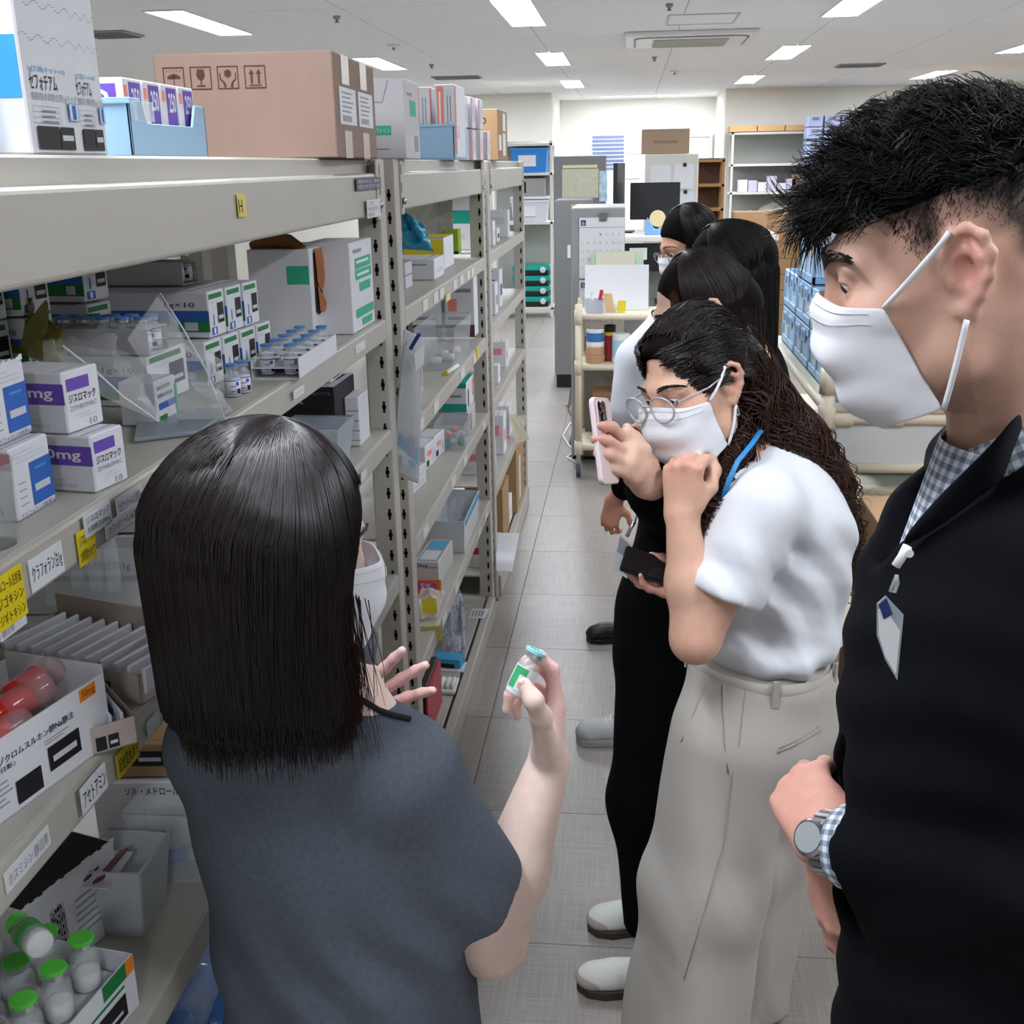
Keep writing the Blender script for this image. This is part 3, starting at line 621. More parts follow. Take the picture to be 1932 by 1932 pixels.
# three boxes facing the aisle (upper row) and boxes under them
zb = ZS
x0 = onz(417, 750, ZS)
lw = .062; rows = []
base = np.array([-.632, 1.62, ZS])
for i in range(4):
    one = carton('green striped one gram carton, %s from the left, lower row behind loose vials' % VN[i], base+V3(.006*i, i*(lw+.002), 0), (.05, 1), lw, .27, .068, ONEG, group='one gram vial cartons')
for i in range(3):
    carton('green striped one gram carton, %s from the left, upper row behind loose vials' % VN[i], base+V3(-.002+.006*i, .035+i*(lw+.002), .0695), (.05, 1), lw, .27, .07, ONEG, group='one gram vial cartons')
# tray of blue capped vials lying on the left lower boxes
tr, frt = vial_tray('white tray of blue capped vials lower and left of the one gram cartons', (-.675, 1.46, ZS+.072), (.05, 1), .14, .24, .034, 2, 8, vb, 'blue capped vial in the %s row of the left tray, %s place', 'blue capped vials in the left tray') if False else (None, None)
def tray2(label, o, u, L, D, H, nu, nn, vl, grp, names): # vials counted across the width
    m = M_cardg; fr = Frame(o, u, L, D, H); c = fr.o+fr.u*L/2+fr.n*D/2; t = thing('vial_tray', label, 'tray', (c[0], c[1], fr.o[2])); th = .0012
    MB().obox(fr.o, fr.u*L, fr.n*D, fr.z*th).build('tray_base', m, t)
    MB().obox(fr.o, fr.u*th, fr.n*D, fr.z*H).build('tray_near_wall', m, t); MB().obox(fr.o+fr.u*(L-th), fr.u*th, fr.n*D, fr.z*H).build('tray_far_wall', m, t)
    for h in (.45, .97): MB().obox(fr.o+fr.z*H*h+fr.u*th, fr.u*(L-2*th), fr.n*D, fr.z*.0007).build('tray_shelf', m, t)
    du, dn = L/nu, D/nn
    for i in range(nu):
        for j in range(nn): put(vb, fr.o+fr.u*(i+.5)*du+fr.n*(j+.5)*dn+fr.z*.003, vl % (VN[j], names[i]), random.uniform(-.4, .4), grp)
    return t
carton('long one gram carton lying under the left vial tray', (-.66, 1.475, ZS), (.05, 1), .125, .26, .072, ONEG, group='one gram vial cartons')
tray2('grey white tray with two rows of blue capped vials behind the clear bag', (-.655, 1.475, ZS+.073), (.05, 1), .06, .2, .036, 2, 7, 'blue capped vial behind the clear bag, %s from the aisle, %s row', 'blue capped vials behind the clear bag', ['near', 'far'])
tray2('grey white tray of blue capped vials under the top beam', (-.70, 1.73, ZS+.142), (.05, 1), .06, .22, .036, 2, 7, 'blue capped vial under the top beam, %s from the aisle, %s row', 'blue capped vials under the top beam', ['near', 'far'])
# dark stacks at the back left
for k in range(3):
    for i in range(2):
        carton('one gram carton in the shaded stack at the back left, %s layer, %s' % (['bottom', 'middle', 'top'][k], ['nearer', 'further'][i]), (-.80+.02*i, 1.31+i*.075+.0*k, ZS+k*.069), (.1, 1), .064, .16, .067, ONEG, group='shaded one gram cartons')
for k in range(2):
    carton('one gram carton in the shaded stack right of the back left pile, %s layer' % ['lower', 'upper'][k], (-.76, 1.52, ZS+.07+k*.07), (.1, 1), .064, .18, .067, ONEG, group='shaded one gram cartons')
# loose vials and the front tray
for i, (px, py) in enumerate(((441, 748), (460, 741))):
    put(vb, onz(px, py, ZS), 'loose blue capped vial standing alone, %s' % ['front one', 'rear one'][i], .3, None)
A = onz(480, 714, ZS); B = onz(566, 716, ZS); Cc = onz(636, 666, ZS)
ux = (Cc-B)[:2]; Lf = np.linalg.norm(ux); Df = np.linalg.norm((A-B)[:2])
vial_tray('white cardboard tray with ten blue capped vials at the shelf edge', B, ux, Lf, Df, .034, 5, 2, vb, 'blue capped vial in the front tray, %s from near end, %s row', 'blue capped vials in the front tray', m=M_card)
# amber bag box and the tall green labelled box
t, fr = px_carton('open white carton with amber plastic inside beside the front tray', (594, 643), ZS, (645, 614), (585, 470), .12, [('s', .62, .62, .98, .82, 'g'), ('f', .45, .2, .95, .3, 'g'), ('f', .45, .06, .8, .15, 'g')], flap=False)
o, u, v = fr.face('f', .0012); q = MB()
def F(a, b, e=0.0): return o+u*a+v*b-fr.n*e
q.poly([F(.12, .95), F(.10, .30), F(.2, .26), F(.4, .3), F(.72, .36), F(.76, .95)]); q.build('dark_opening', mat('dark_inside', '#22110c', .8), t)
q = MB(); pts = [(.14, .93), (.18, .6), (.30, .62), (.42, .72), (.36, .93)]
for k, (ps, e) in enumerate((([(.13, 1.0), (.16, .62), (.26, .52), (.5, .58), (.36, .74), (.42, .98)], .003), ([(.14, .6), (.17, .3), (.34, .28), (.46, .34), (.30, .45)], .004))):
    c_ = np.mean([F(a_, b_, e) for a_, b_ in ps], axis=0)-fr.n*.006
    for i in range(len(ps)): q.add([F(*ps[i], e), F(*ps[(i+1) % len(ps)], e), c_], [(0, 1, 2)])
q.build('amber_film', mat('amber_film', '#b8621c', .2, alpha=.9, spec=.8), t)
q = MB(); tt = fr.o+fr.n*.01+fr.z*fr.H; q.tube([tt+fr.u*.01, tt+fr.n*.03+fr.z*.012+fr.u*.02, tt+fr.n*.07+fr.z*.016+fr.u*.03, tt+fr.n*.11+fr.z*.004+fr.u*.03], [.006, .014, .018, .008], 8); q.build('amber_roll', mat('amber_dark', '#7a4a17', .25, alpha=.92), t)
px_carton('tall white carton with four green labels beside the rack post', (668, 632), ZS, (708, 607), (659, 460), .1, [('f', .2, .70, .92, .82, 'g'), ('f', .2, .58, .92, .69, 'g'), ('f', .35, .44, .85, .54, 'g'), ('f', .15, .16, .95, .26, 'g'), ('f', .4, .05, .85, .13, 'g'), ('f', .15, .88, .5, .92, 'gr'), ('f', .25, .76, .8, .79, 'w'), ('f', .25, .62, .8, .65, 'w')])
# clear cup cut off by the left edge
p = onz(10, 1030, ZS); t = thing('plastic_cup', 'clear plastic cup cut off by the left edge in front of the boxes', 'cup', p)
MB().lathe([(.026, 0), (.032, .075), (.0335, .076), (.031, .074), (.025, .002)], p+V3(-.018, 0, 0), n=20).build('cup_wall', M_clear, t, smooth=True)
# ---------------------------------------------------------------- third shelf
ZS = 1.16
CM = [('f', .25, .05, .9, .1, 'lg')]
for k in range(2):
    t, fr = carton('grey white carton printed in black on the third shelf, %s' % ['lower of two', 'upper of two'][k], (-.83, 1.30+.004*k, ZS+k*.112), (1, .08), .25, .12, .110, [], m=M_cardg)
    # printed side looks towards the viewer
    q = MB(); o = np.array([-.86, 1.30, ZS+k*.112]); 
    c0 = fr.o-fr.n*.0006; c0 = fr.o-fr.n*.0006-0*fr.u
    W = fr.u*fr.L; q.text('セフメタゾールNa静注用1g「NP」', c0+W*.16+fr.z*.062, W*.72, fr.z*.014, 0, bold=.012); q.rect(c0+W*.22+fr.z*.048, W*.58, fr.z*.008, 1)
    q.build('print', [ink('k'), ink('gr')], t)
    if k == 0: q = MB(); q.poly([c0+W*.02+fr.z*.004, c0+W*.14+fr.z*.004, c0+W*.055+fr.z*.036]); q.build('green_corner', mat('ink_dg', '#2d6a3c', .6), t)
# clear blister ampoules in front of the carton
t = thing('blister_pack', 'clear blister pack leaning on the grey white cartons', 'pack', (-.66, 1.25, ZS))
q = MB()
for i in range(3): q.lathe([(.008, 0), (.009, .02), (.009, .06), (.004, .072), (.003, .085), (0, .086)], (-.69+.024*i, 1.265, ZS+.055), n=10)
q.build('blister_dome', M_clear, t, smooth=True); MB().obox(V3(-.74, 1.27, ZS+.03), V3(.15, .01, 0), V3(0, .02, .07), V3(0, -.001, 0)).build('blister_card', M_clear, t)
def amp_tray(label, A, B, z, depth, H, n, slots, plabel, grp, full=True, m=None):
    """shallow open carton whose white folded ampoule packs stand in a row"""
    a = onz(*A, z); b = onz(*B, z); fr = Frame(b, (b-a)[:2], .001, depth, H); U = (b-a); U[2] = 0; L = np.linalg.norm(U); U /= L; Nn = np.array([-U[1], U[0], 0.])
    m = m or mat('warm_carton', '#b3a79f', .7, var=.04); t = thing('ampoule_tray', label, 'tray', (a+b)/2); th = .0015
    MB().obox(a, U*L, Nn*depth, V3(0, 0, th)).build('tray_base', m, t); MB().obox(a, U*L, Nn*th, V3(0, 0, H)).build('tray_front', m, t); MB().obox(a+Nn*(depth-th), U*L, Nn*th, V3(0, 0, H*1.7)).build('tray_back', m, t)
    MB().obox(a, U*th, Nn*depth, V3(0, 0, H)).build('tray_side', m, t); MB().obox(a+U*(L-th), U*th, Nn*depth, V3(0, 0, H)).build('tray_side', m, t)
    q = MB(); q.rect(a-Nn*.0005+U*L*.60+V3(0, 0, H*.1), U*L*.1, V3(0, 0, H*.5), 0); q.rect(a-Nn*.0005+U*L*.72+V3(0, 0, H*.1), U*L*.1, V3(0, 0, H*.5), 0); q.rect(a-Nn*.0007+U*L*.735+V3(0, 0, H*.25), U*L*.07, V3(0, 0, H*.12), 1)
    q.text('ネオパレン静注', a-Nn*.0005+U*L*.06+V3(0, 0, H*.35), U*L*.3, V3(0, 0, H*.3), 0); q.rect(a-Nn*.0005+U*L*.42+V3(0, 0, H*.5), U*L*.05, V3(0, 0, H*.2), 2)
    q.build('print', [ink('k'), ink('lg'), ink('r')], t)
    for i in slots:
        o = a+U*(L*(i+.55)/n)+Nn*.006+V3(0, 0, .004); w_ = L/n*.52; d = depth*.86; s_ = thing('ampoule_pack', plabel % VN[i], 'pack', o, grp)
        q = MB(); P = [o, o+U*w_*.5+V3(0, 0, H*.55), o+U*w_*.75+V3(0, 0, H*1.05), o+U*w_*1.25+V3(0, 0, H*1.05), o+U*w_*1.1+V3(0, 0, H*.3), o+U*w_*.7]
        q.prism(P, Nn*d); q.build('folded_paper', M_card, s_, bev=.0015)
        q = MB(); q.obox(o+U*(w_*.58)+V3(0, 0, H*.62)+Nn*d*.25, U*(-.002), Nn*d*.45, V3(0, 0, H*.25)); q.build('navy_stripe', ink('bd'), s_)
    return t
amp_tray('open carton of white folded ampoule packs with navy stripes', (-20, 1270), (268, 1330), ZS, .115, .035, 11, range(11), 'navy striped ampoule pack, %s from the left below the grey white cartons', 'folded packs in the back tray')
amp_tray('open carton of ampoule packs nearly emptied behind the red bottles', (60, 1462), (262, 1400), ZS, .11, .03, 9, (2, 3, 4, 6, 7), 'white folded ampoule pack, %s slot of the nearly empty front tray', 'folded packs in the front tray')
# white carton of red syringes / bottles at the shelf edge
A_ = V3(-.563, .80, ZS); BOXH = .078
fr = Frame(A_, (.22, 1), .185, .12, BOXH); t = thing('bottle_carton', 'open white carton full of red bottles at the shelf edge', 'box', fr.o+fr.u*.09+fr.n*.05); th = .0015
MB().obox(fr.o, fr.u*fr.L, fr.n*fr.D, fr.z*th).build('carton_base', M_card, t); MB().obox(fr.o, fr.u*fr.L, fr.n*th, fr.z*BOXH).build('carton_front', M_card, t); MB().obox(fr.o+fr.n*fr.D, fr.u*fr.L, fr.n*th, fr.z*BOXH).build('carton_back', M_card, t)
MB().obox(fr.o, fr.u*th, fr.n*fr.D, fr.z*BOXH).build('carton_end', M_card, t); MB().obox(fr.o+fr.u*fr.L, fr.u*th, fr.n*fr.D, fr.z*BOXH*1.12).build('carton_end', M_card, t)
do_prints(fr, [('f', .8, .8, .93, .97, 'o'), ('f', .82, .82, .92, .94, '50mg', 'k'), ('f', .06, .68, .74, .78, 'カルバゾクロムスルホン酸Na静注', 'k', .008), ('f', .06, .58, .3, .66, '50mg「日新」', 'k', .008), ('f', .28, .08, .46, .38, 'k'), ('f', .52, .2, .76, .52, 'k'), ('f', .55, .3, .73, .38, 'lg')]+lines('f', .1, .2, .26, .54, 5, 'gr', .3)+lines('f', .5, .58, .75, .66, 2, 'gr'), t)
M_red = mat('red_liquid', '#c9261d', .12, spec=.6, coat=.5, emit=0.0); M_cb = mat('bottle_clear', '#e8b9bd', .12, alpha=.25, spec=.8)
rnd = random.Random(5); bi = 0
for k, (a, b, h, yaw, tilt) in enumerate(((.03, .05, .055, 1.3, .15), (.075, .03, .062, 1.1, .1), (.075, .085, .058, 1.45, .05), (.125, .045, .072, .9, .25), (.12, .095, .066, 1.2, .0), (.158, .06, .074, 1.2, .2), (.03, .1, .05, 1.6, .1))):
    o = fr.o+fr.u*a+fr.n*b+fr.z*h; d = np.array([math.cos(yaw)*math.cos(tilt), math.sin(yaw)*math.cos(tilt), math.sin(tilt)]); R = .0145; Lb = .062
    s_ = thing('red_bottle', 'red bottle with clear cap, %s in the open carton' % ['nearest the left edge', 'second from the left edge', 'leaning in the back left', 'lying on top at the middle', 'against the back wall', 'topmost at the far end', 'hidden deepest at the left'][k], 'bottle', o, 'red bottles in the open carton')
    MB().lathe([(0, -Lb/2), (R*.9, -Lb/2), (R, -Lb/2+.002), (R, .006), (0, .008)], o, d, 16).build('red_contents', M_red, s_, smooth=True)
    MB().lathe([(R*1.03, -Lb/2+.01), (R*1.04, .008), (R, Lb*.36), (R*.85, Lb*.46), (0, Lb*.47)], o, d, 16).build('clear_shell', M_cb, s_, smooth=True)
# right of the head: purple boxes, black 1000 mg box, clear bin with vials
carton('purple and white carton on the third shelf behind the black box', (-.60, 2.20, ZS+.142), (0, 1), .09, .12, .055, [('s', .1, .4, .9, .95, 'dp'), ('s', .2, .5, .7, .7, 'w'), ('f', .2, .1, .8, .8, 'p')])
carton('slim purple carton under the second shelf near the rack post', (-.70, 2.24, ZS+.142), (0, 1), .07, .1, .075, [('s', .1, .5, .9, .95, 'p'), ('s', .1, .1, .9, .2, 'r')])
t, fr = carton('black carton with white 1000 mg print on the third shelf', (-.588, 2.17, ZS), (0.02, 1), .16, .13, .14, [('s', .02, .72, .5, .86, '1000mg 10mL', 'lg', .01), ('s', .5, .88, .95, .93, '10mL×50バイアル', 'gr')], m=mat('black_carton', '#141316', .45))
do_prints(fr, [('t', 0, 0, 1, 1, 'lg'), ('t', .2, .3, .5, .9, 'k'), ('t', .5, .1, .9, .6, 'k')], t, 'top_print')
t, fr = carton('white corrugated carton end beside the black carton', (-.556, 2.24, ZS), (0, 1), .09, .03, .105, [('s', 0, .12+.2*i, 1, .14+.2*i, 'gr') for i in range(4)])
carton('grey carton with a red stripe left of the black carton', (-.735, 2.1, ZS), (0, 1), .14, .15, .12, [('s', 0, .75, 1, .9, 'r'), ('s', .2, .6, .8, .68, 'k')], m=M_cardg)
def clear_bin(label, x0, x1, y0, y1, z, H, m=None, taper=.012):
    m = m or M_clear; t = thing('clear_bin', label, 'bin', ((x0+x1)/2, (y0+y1)/2, z)); th = .0015; k = taper
    z += .001; MB().box((x0+k, y0+k, z), (x1-k, y1-k, z+th)).build('bin_floor', m, t)
    b = [(x0+k, y0+k), (x1-k, y0+k), (x1-k, y1-k), (x0+k, y1-k)]; tp_ = [(x0, y0), (x1, y0), (x1, y1), (x0, y1)]
    for i in range(4):
        j = (i+1) % 4; P = [(*b[i], z), (*b[j], z), (*tp_[j], z+H), (*tp_[i], z+H)]; w_ = V3((.0015, 0, -.0015, 0)[0] if False else 0, 0, 0)
        nrm_ = np.cross(np.array(P[1])-np.array(P[0]), np.array(P[3])-np.array(P[0])); nrm_ = nrm_/np.linalg.norm(nrm_)*th; MB().prism(P, nrm_).build('bin_wall', m, t)
    rim = [np.array([*q_, z+H]) for q_ in tp_]; MB().tube(rim, .0022, 6, closed=True).build('rim', m, t, smooth=True)
    return t
clear_bin('clear plastic bin holding a few vials beside the head of the woman', -.665, -.545, 2.02, 2.15, ZS, .085, mat('bluish_clear', '#cfdde6', .15, alpha=.4))
vs = vial_proto('x', 'vial', mat('grey_cap', '#b9a9a6', .3), R=.013, H=.055, fill=.6, lab=True)
for i, (x, y) in enumerate(((-.63, 2.06), (-.60, 2.09), (-.575, 2.065))): put(vs, (x, y, ZS+.012), 'vial in the clear bin beside the head, %s' % ['left', 'middle', 'right'][i], i*.7, 'vials in the clear bin')
carton('white ampoule carton half hidden by the hair on the third shelf', (-.552, 1.9, ZS), (0, 1), .1, .06, .05, [('f', .1, .3, .9, .7, 'lg')])
# ---------------------------------------------------------------- fourth shelf
ZS = .815
t, fr = carton('kraft carton with black square beside the dark sleeve', (-.69, 1.27, ZS+.125), (1, .1), .12, .1, .05, [], m=M_kraft)
q = MB(); q.rect(fr.o-fr.n*.0005+fr.u*.035+fr.z*.018, fr.u*.05, fr.z*.022, 0); q.rect(fr.o-fr.n*.0007+fr.u*.045+fr.z*.025, fr.u*.03, fr.z*.006, 1); q.build('print', [ink('k'), ink('lg')], t)
t, fr = carton('white carton printed with black lettering under the kraft carton', (-.71, 1.26, ZS), (1, .1), .15, .1, .123, [])
q = MB(); q.text('ソル・メドロール静注用', fr.o-fr.n*.0006+fr.u*.045+fr.z*.103, fr.u*.1, fr.z*.013, 0, bold=.01); q.build('print', [ink('k')], t)
t, fr = carton('white carton with torn open top and black vertical print', (-.668, 1.0, ZS), (.30, 1), .15, .12, .115, [('f', .25, .3, .4, .8, '注射用蒸留水', 'k', .01)]+lines('f', .5, .25, .9, .75, 6, 'gr', .25), flap=False)
MB().obox(fr.o+fr.n*.003+fr.z*fr.H+fr.u*.004, fr.u*(fr.L-.008), fr.n*(fr.D-.006), fr.z*.0006).build('dark_inside', mat('dark_inside2', '#1a1012', .9), t)
q = MB()
for i in range(22): q.obox(fr.o+fr.u*fr.L*i/22+fr.z*fr.H, fr.u*fr.L/22, fr.n*.0012, fr.z*(.001+.004*random.random()))
q.build('torn_rim', M_card, t)
clear_bin('clear bin with blue labelled ampoules beside the dark sleeve', -.645, -.535, 1.21, 1.40, ZS, .11, taper=.014)
clear_bin('empty frosted bin standing behind the green capped vials', -.655, -.575, 1.10, 1.19, ZS, .10, mat('frosted', '#d5dade', .3, alpha=.42))
for i, (o, d) in enumerate(((V3(-.585, 1.29, ZS+.03), V3(.35, -.25, .9)), (V3(-.60, 1.235, ZS+.03), V3(.95, .1, .28)), (V3(-.6, 1.34, ZS+.02), V3(-.2, 1, .3)))):
    d = d/np.linalg.norm(d); s_ = thing('ampoule', 'plastic ampoule with blue label, %s' % ['upright in the clear bin', 'lying across the clear bin', 'at the back of the clear bin'][i], 'ampoule', o)
    MB().lathe([(0, -.01), (.009, -.008), (.009, .035), (.005, .044), (.004, .06), (.008, .062), (.008, .074), (0, .075)], o, d, 12).build('ampoule_body', M_clear, s_, smooth=True)
    MB().lathe([(.0095, -.004), (.0095, .022)], o, d, 12).build('blue_label', ink('b'), s_, smooth=True)
# small maroon strip carton and green capped vials in a box
t, fr = carton('white carton with red corners standing behind the green capped vials', (-.66, 1.055, ZS), (.3, 1), .1, .1, .088, [('f', .0, .8, .2, 1, 'o'), ('f', .3, .2, .9, .6, 'lg'), ('s', .3, .8, .6, 1, 'sal')])
t2 = thing('strip_tray', 'open paper tray of maroon ampoule strips beside the frosted bin', 'tray', (-.63, 1.11, ZS))
MB().box((-.70, 1.085, ZS+.088), (-.61, 1.16, ZS+.0895)).build('tray_base', M_cardg, t2)
for i in range(5): MB().obox(V3(-.698+i*.017, 1.09, ZS+.09), V3(.012, .0, .006), V3(.004, .065, 0), V3(0, 0, .003)).build('ampoule_strip', mat('maroon', '#5a2430', .4), t2)
vg = vial_proto('x', 'vial', M_capg, R=.0155, H=.064, fill=.35, lab=None, capR=.0125)
zt = ZS+.07
fr = Frame((-.575, .80, ZS), (.16, 1), .2, .16, .07); t = thing('vial_carton', 'white carton with green and orange print holding green capped vials', 'box', fr.o+fr.u*.1+fr.n*.08)
th = .0015
for (o, uu, nn) in ((fr.o, fr.u*fr.L, fr.n*th), (fr.o+fr.n*fr.D, fr.u*fr.L, fr.n*th), (fr.o, fr.u*th, fr.n*fr.D), (fr.o+fr.u*fr.L, fr.u*th, fr.n*fr.D)): MB().obox(o, uu, nn, fr.z*fr.H).build('carton_wall', M_card, t)
MB().obox(fr.o, fr.u*fr.L, fr.n*fr.D, fr.z*th).build('carton_base', M_card, t)
do_prints(fr, [('f', .72, .72, .93, 1, 'gd'), ('f', .93, .72, 1, 1, 'o'), ('f', .0, .6, .9, .65, 'gd'), ('f', .62, .1, .9, .5, 'k'), ('f', .66, .2, .86, .26, 'lg'), ('f', .05, .0, .12, .3, 'o')]+lines('f', .2, .1, .55, .5, 5, 'lg', .3), t)
MB().obox(fr.o+fr.z*fr.H*.62+fr.n*.014+fr.u*.004, fr.u*(fr.L-.008), fr.n*(fr.D-.016), fr.z*.001).build('vial_board', M_cardg, t)
MB().obox(fr.o+fr.z*fr.H*.62+fr.n*.014+fr.u*.004, fr.u*(fr.L-.008), fr.n*(-.012), fr.z*(-.018)).build('board_fold', M_cardg, t)
gi = 0
for j in range(3):
    for i in range(4):
        if (i, j) == (3, 2): continue
        put(vg, fr.o+fr.u*(.026+i*.048)+fr.n*(.038+j*.046)+fr.z*(.0445), 'green capped vial, %s from the left, %s row of the white carton' % (VN[i], ['front', 'middle', 'back'][j]), random.uniform(0, 6), 'green capped vials')
# one vial lying on top
o = fr.o+fr.u*.128+fr.n*.066+fr.z*.138
s_ = thing('vial', 'green labelled vial lying across the green capped vials', 'vial', o); d = V3(.75, -.62, .12); d /= np.linalg.norm(d); R = .0155
MB().lathe([(R*.86, 0), (R, .003), (R, .042), (R*.6, .052), (R*.6, .056)], o+d*.03, -d, 18).build('glass_body', M_glass, s_, smooth=True)
MB().lathe([(R*.84, .001), (R*.93, .003), (R*.93, .014), (0, .016)], o+d*.03, -d, 16).build('powder', M_powder, s_, smooth=True)
MB().lathe([(R*1.01, .018), (R*1.01, .04)], o+d*.03, -d, 18).build('green_label', mat('ink_label_green', '#3f9a4c', .5), s_, smooth=True); MB().lathe([(.0125, .056), (.0125, .066), (0, .067)], o+d*.03, -d, 16).build('cap', M_capg, s_)
# fifth shelf: bundle in blue and clear film
bag('blue and clear film bundle on the low shelf beside the dark sleeve', [V3(-.60, 1.05, .62), V3(-.53, 1.0, .50), V3(-.53, 1.32, .50), V3(-.62, 1.32, .68)], V3(.05, 0, .03), m=mat('blue_film', '#2e74bf', .12, alpha=.9, spec=.9, bump=.8, bscale=25), seedv=4)
bag('clear film bundle of syringes above the blue film', [V3(-.66, 1.05, .64), V3(-.545, 1.02, .60), V3(-.55, 1.3, .66), V3(-.66, 1.3, .70)], V3(.02, 0, .03), seedv=6)
# ================================================================ middle rack goods
z2 = 1.402
bag('turquoise plastic pack leaning on the upper shelf of the middle rack', [ony(758, 470, 3.2), ony(818, 474, 3.2), ony(800, 425, 3.2), ony(757, 395, 3.2)], V3(0, -.03, .01), m=mat('turq_film', '#2f9cc0', .2, alpha=.95, bump=.6, bscale=20), seedv=21)
carton('white carton with yellow end on the upper shelf of the middle rack', (-.59, 3.62, z2), (0, 1), .2, .13, .1, [('s', 0, .1, .98, .95, 'y'), ('t', 0, 0, 1, 1, 'y')])
carton('white carton lying below the turquoise pack', (-.565, 3.28, z2), (0, 1), .18, .22, .06, [('s', .3, .7, .9, .78, 'gr'), ('s', .05, .62, .5, .66, 'lg'), ('f', .3, .3, .8, .5, 'lg')])
for i in range(2): carton('small pale carton at the front of the upper middle rack shelf, %s' % ['lower', 'upper'][i], (-.60, 3.02, z2+i*.036), (0, 1), .1, .09, .034, [('f', .2, .2, .8, .8, 'lg'), ('s', .1, .3, .6, .5, 'lg')], m=M_cardg)
carton('bright green carton at the far end of the upper middle rack shelf', (-.60, 4.0, z2+.02), (0, 1), .07, .05, .085, [('s', 0, 0, 1, .12, 'k')], m=mat('lime', '#8fb52a', .5))
t = thing('hanging_sheet', 'clear printed sheet hanging at the back of the upper shelf', 'sheet', (-.86, 4.02, z2)); MB().box((-.9, 4.02, z2+.02), (-.62, 4.023, z2+.24)).build('film', mat('print_film', '#b9bbb0', .3, alpha=.8, var=.25, vscale=40), t)
z3 = 1.11
for i in range(3):
    carton('white carton with red square and brown foot, %s of three on the middle rack' % VN[i], (-.79+.12*i, 4.0, z3+.02), (0, 1), .1, .105, .22, [('s', 0, 0, 1, .2, 'br'), ('s', .1, .42, .4, .62, 'sal'), ('s', .1, .28, .8, .33, 'gr'), ('s', .1, .72, .9, .78, 'gr')], group='red square cartons')
carton('olive and white open carton behind the display pouch', (-.68, 3.3, z3), (0, 1), .18, .1, .1, [('s', 0, .7, 1, 1, 'y'), ('s', .1, .1, .8, .6, 'lg')])
clear_bin('clear bin of round white caps on the middle rack', -.66, -.535, 3.42, 3.8, z3, .13, taper=.01)
for i in range(4): 
    o = V3(-.61+.03*(i % 2), 3.5+.07*i, z3+.012); s_ = thing('white_stopper', 'round white cap in the clear bin of the middle rack, %s' % VN[i], 'cap', o, 'white caps in the bin'); MB().lathe([(.02, 0), (.021, .012), (.018, .018), (.0, .018)], o, n=14).build('cap_shell', M_white, s_, smooth=True)
carton('row of white sachets standing behind the display pouch', (-.58, 2.95, z3), (0, 1), .16, .03, .09, [('f', .05+.12*i, .1, .1+.12*i, .9, 'lg') for i in range(8)])
t = thing('marker_pen', 'yellow tipped paper tube on the middle rack shelf edge', 'pen', (-.54, 3.45, z3)); MB().tube([V3(-.55, 3.35, z3+.008), V3(-.535, 3.47, z3+.008)], .007, 10).build('tube', M_white, t, smooth=True); MB().tube([V3(-.5515, 3.338, z3+.008), V3(-.55, 3.35, z3+.008)], .0075, 10).build('yellow_end', ink('y'), t)
z4 = .825
t, fr = carton('teal and white carton on the third shelf of the middle rack, lower', (-.545, 3.74, z4), (0, 1), .18, .16, .085, [('f', .3, .1, .42, .8, 'k'), ('s', .3, .2, .9, .3, 'lg')], m=M_cardg)
carton('teal and white carton on the third shelf of the middle rack, upper', (-.55, 3.74, z4+.086), (0, 1), .18, .16, .1, [('s', 0, .82, 1, 1, 'teal'), ('s', 0, .0, 1, .28, 'teal'), ('s', .4, .5, .9, .58, 'gr'), ('t', 0, 0, 1, .6, 'teal'), ('f', .2, .1, .35, .7, 'k'), ('f', .8, .3, 1, .9, 'sal')])
clear_bin('clear box of mixed teal and orange caps on the middle rack', -.63, -.53, 3.54, 3.7, z4, .085, taper=.003)
rr = random.Random(3)
for i in range(9):
    o = V3(-.612+.07*rr.random(), 3.56+.12*rr.random(), z4+.004+.016*(i % 3)); col_ = ['teal', 'w', 'sal', 'teal', 'w', 'lg', 'teal', 'w', 'sal'][i]; s_ = thing('coloured_stopper', '%s cap in the clear cap box, %s' % ({'teal': 'teal', 'w': 'white', 'sal': 'orange', 'lg': 'grey'}[col_], VN[i]), 'cap', o, 'caps in the clear box'); MB().lathe([(.012, 0), (.012, .014), (.009, .017), (0, .017)], o, (rr.uniform(-.5, .5), rr.uniform(-.5, .5), 1), 12).build('cap_shell', ink(col_), s_, smooth=True)
for i in range(2): carton('white carton with black square left of the cap box, %s' % ['nearer', 'further'][i], (-.615+.008*i, 3.28+.13*i, z4), (.1, 1), .12, .06, .075, [('f', .1, .1, .35, .35, 'k'), ('f', .2, .5, .6, .7, 'sal'), ('f', .7, .2, .9, .6, 'lg')])
carton('orange ended white carton behind the display pouch', (-.605, 3.02, z4), (.1, 1), .14, .08, .06, [('s', .35, 0, 1, 1, 'o'), ('f', .1, .2, .8, .3, 'lg'), ('f', .1, .6, .8, .7, 'lg')])
z5 = .48
t = clear_bin('white ended bin of clear ampoules on the fourth shelf of the middle rack', -.655, -.535, 3.5, 3.88, z5, .11, mat('bin_white', '#cfd3d8', .4), taper=.004)
MB().box((-.6, 3.502, z5+.06), (-.545, 3.5005, z5+.09)).build('bin_card', ink('lg'), t); MB().box((-.534, 3.52, z5+.09), (-.532, 3.86, z5+.108)).build('blue_edge', ink('lb'), t)
for i in range(5):
    for j in range(2):
        o = V3(-.635+.03*j+.02, 3.56+.06*i, z5+.04); s_ = thing('ampoule', 'clear ampoule in the white ended bin, %s in the %s row' % (VN[i], ['left', 'right'][j]), 'ampoule', o, 'ampoules in the white ended bin'); MB().lathe([(.011, 0), (.011, .04), (.005, .05), (.004, .066), (0, .068)], o, n=10).build('glass', M_clear, s_, smooth=True)
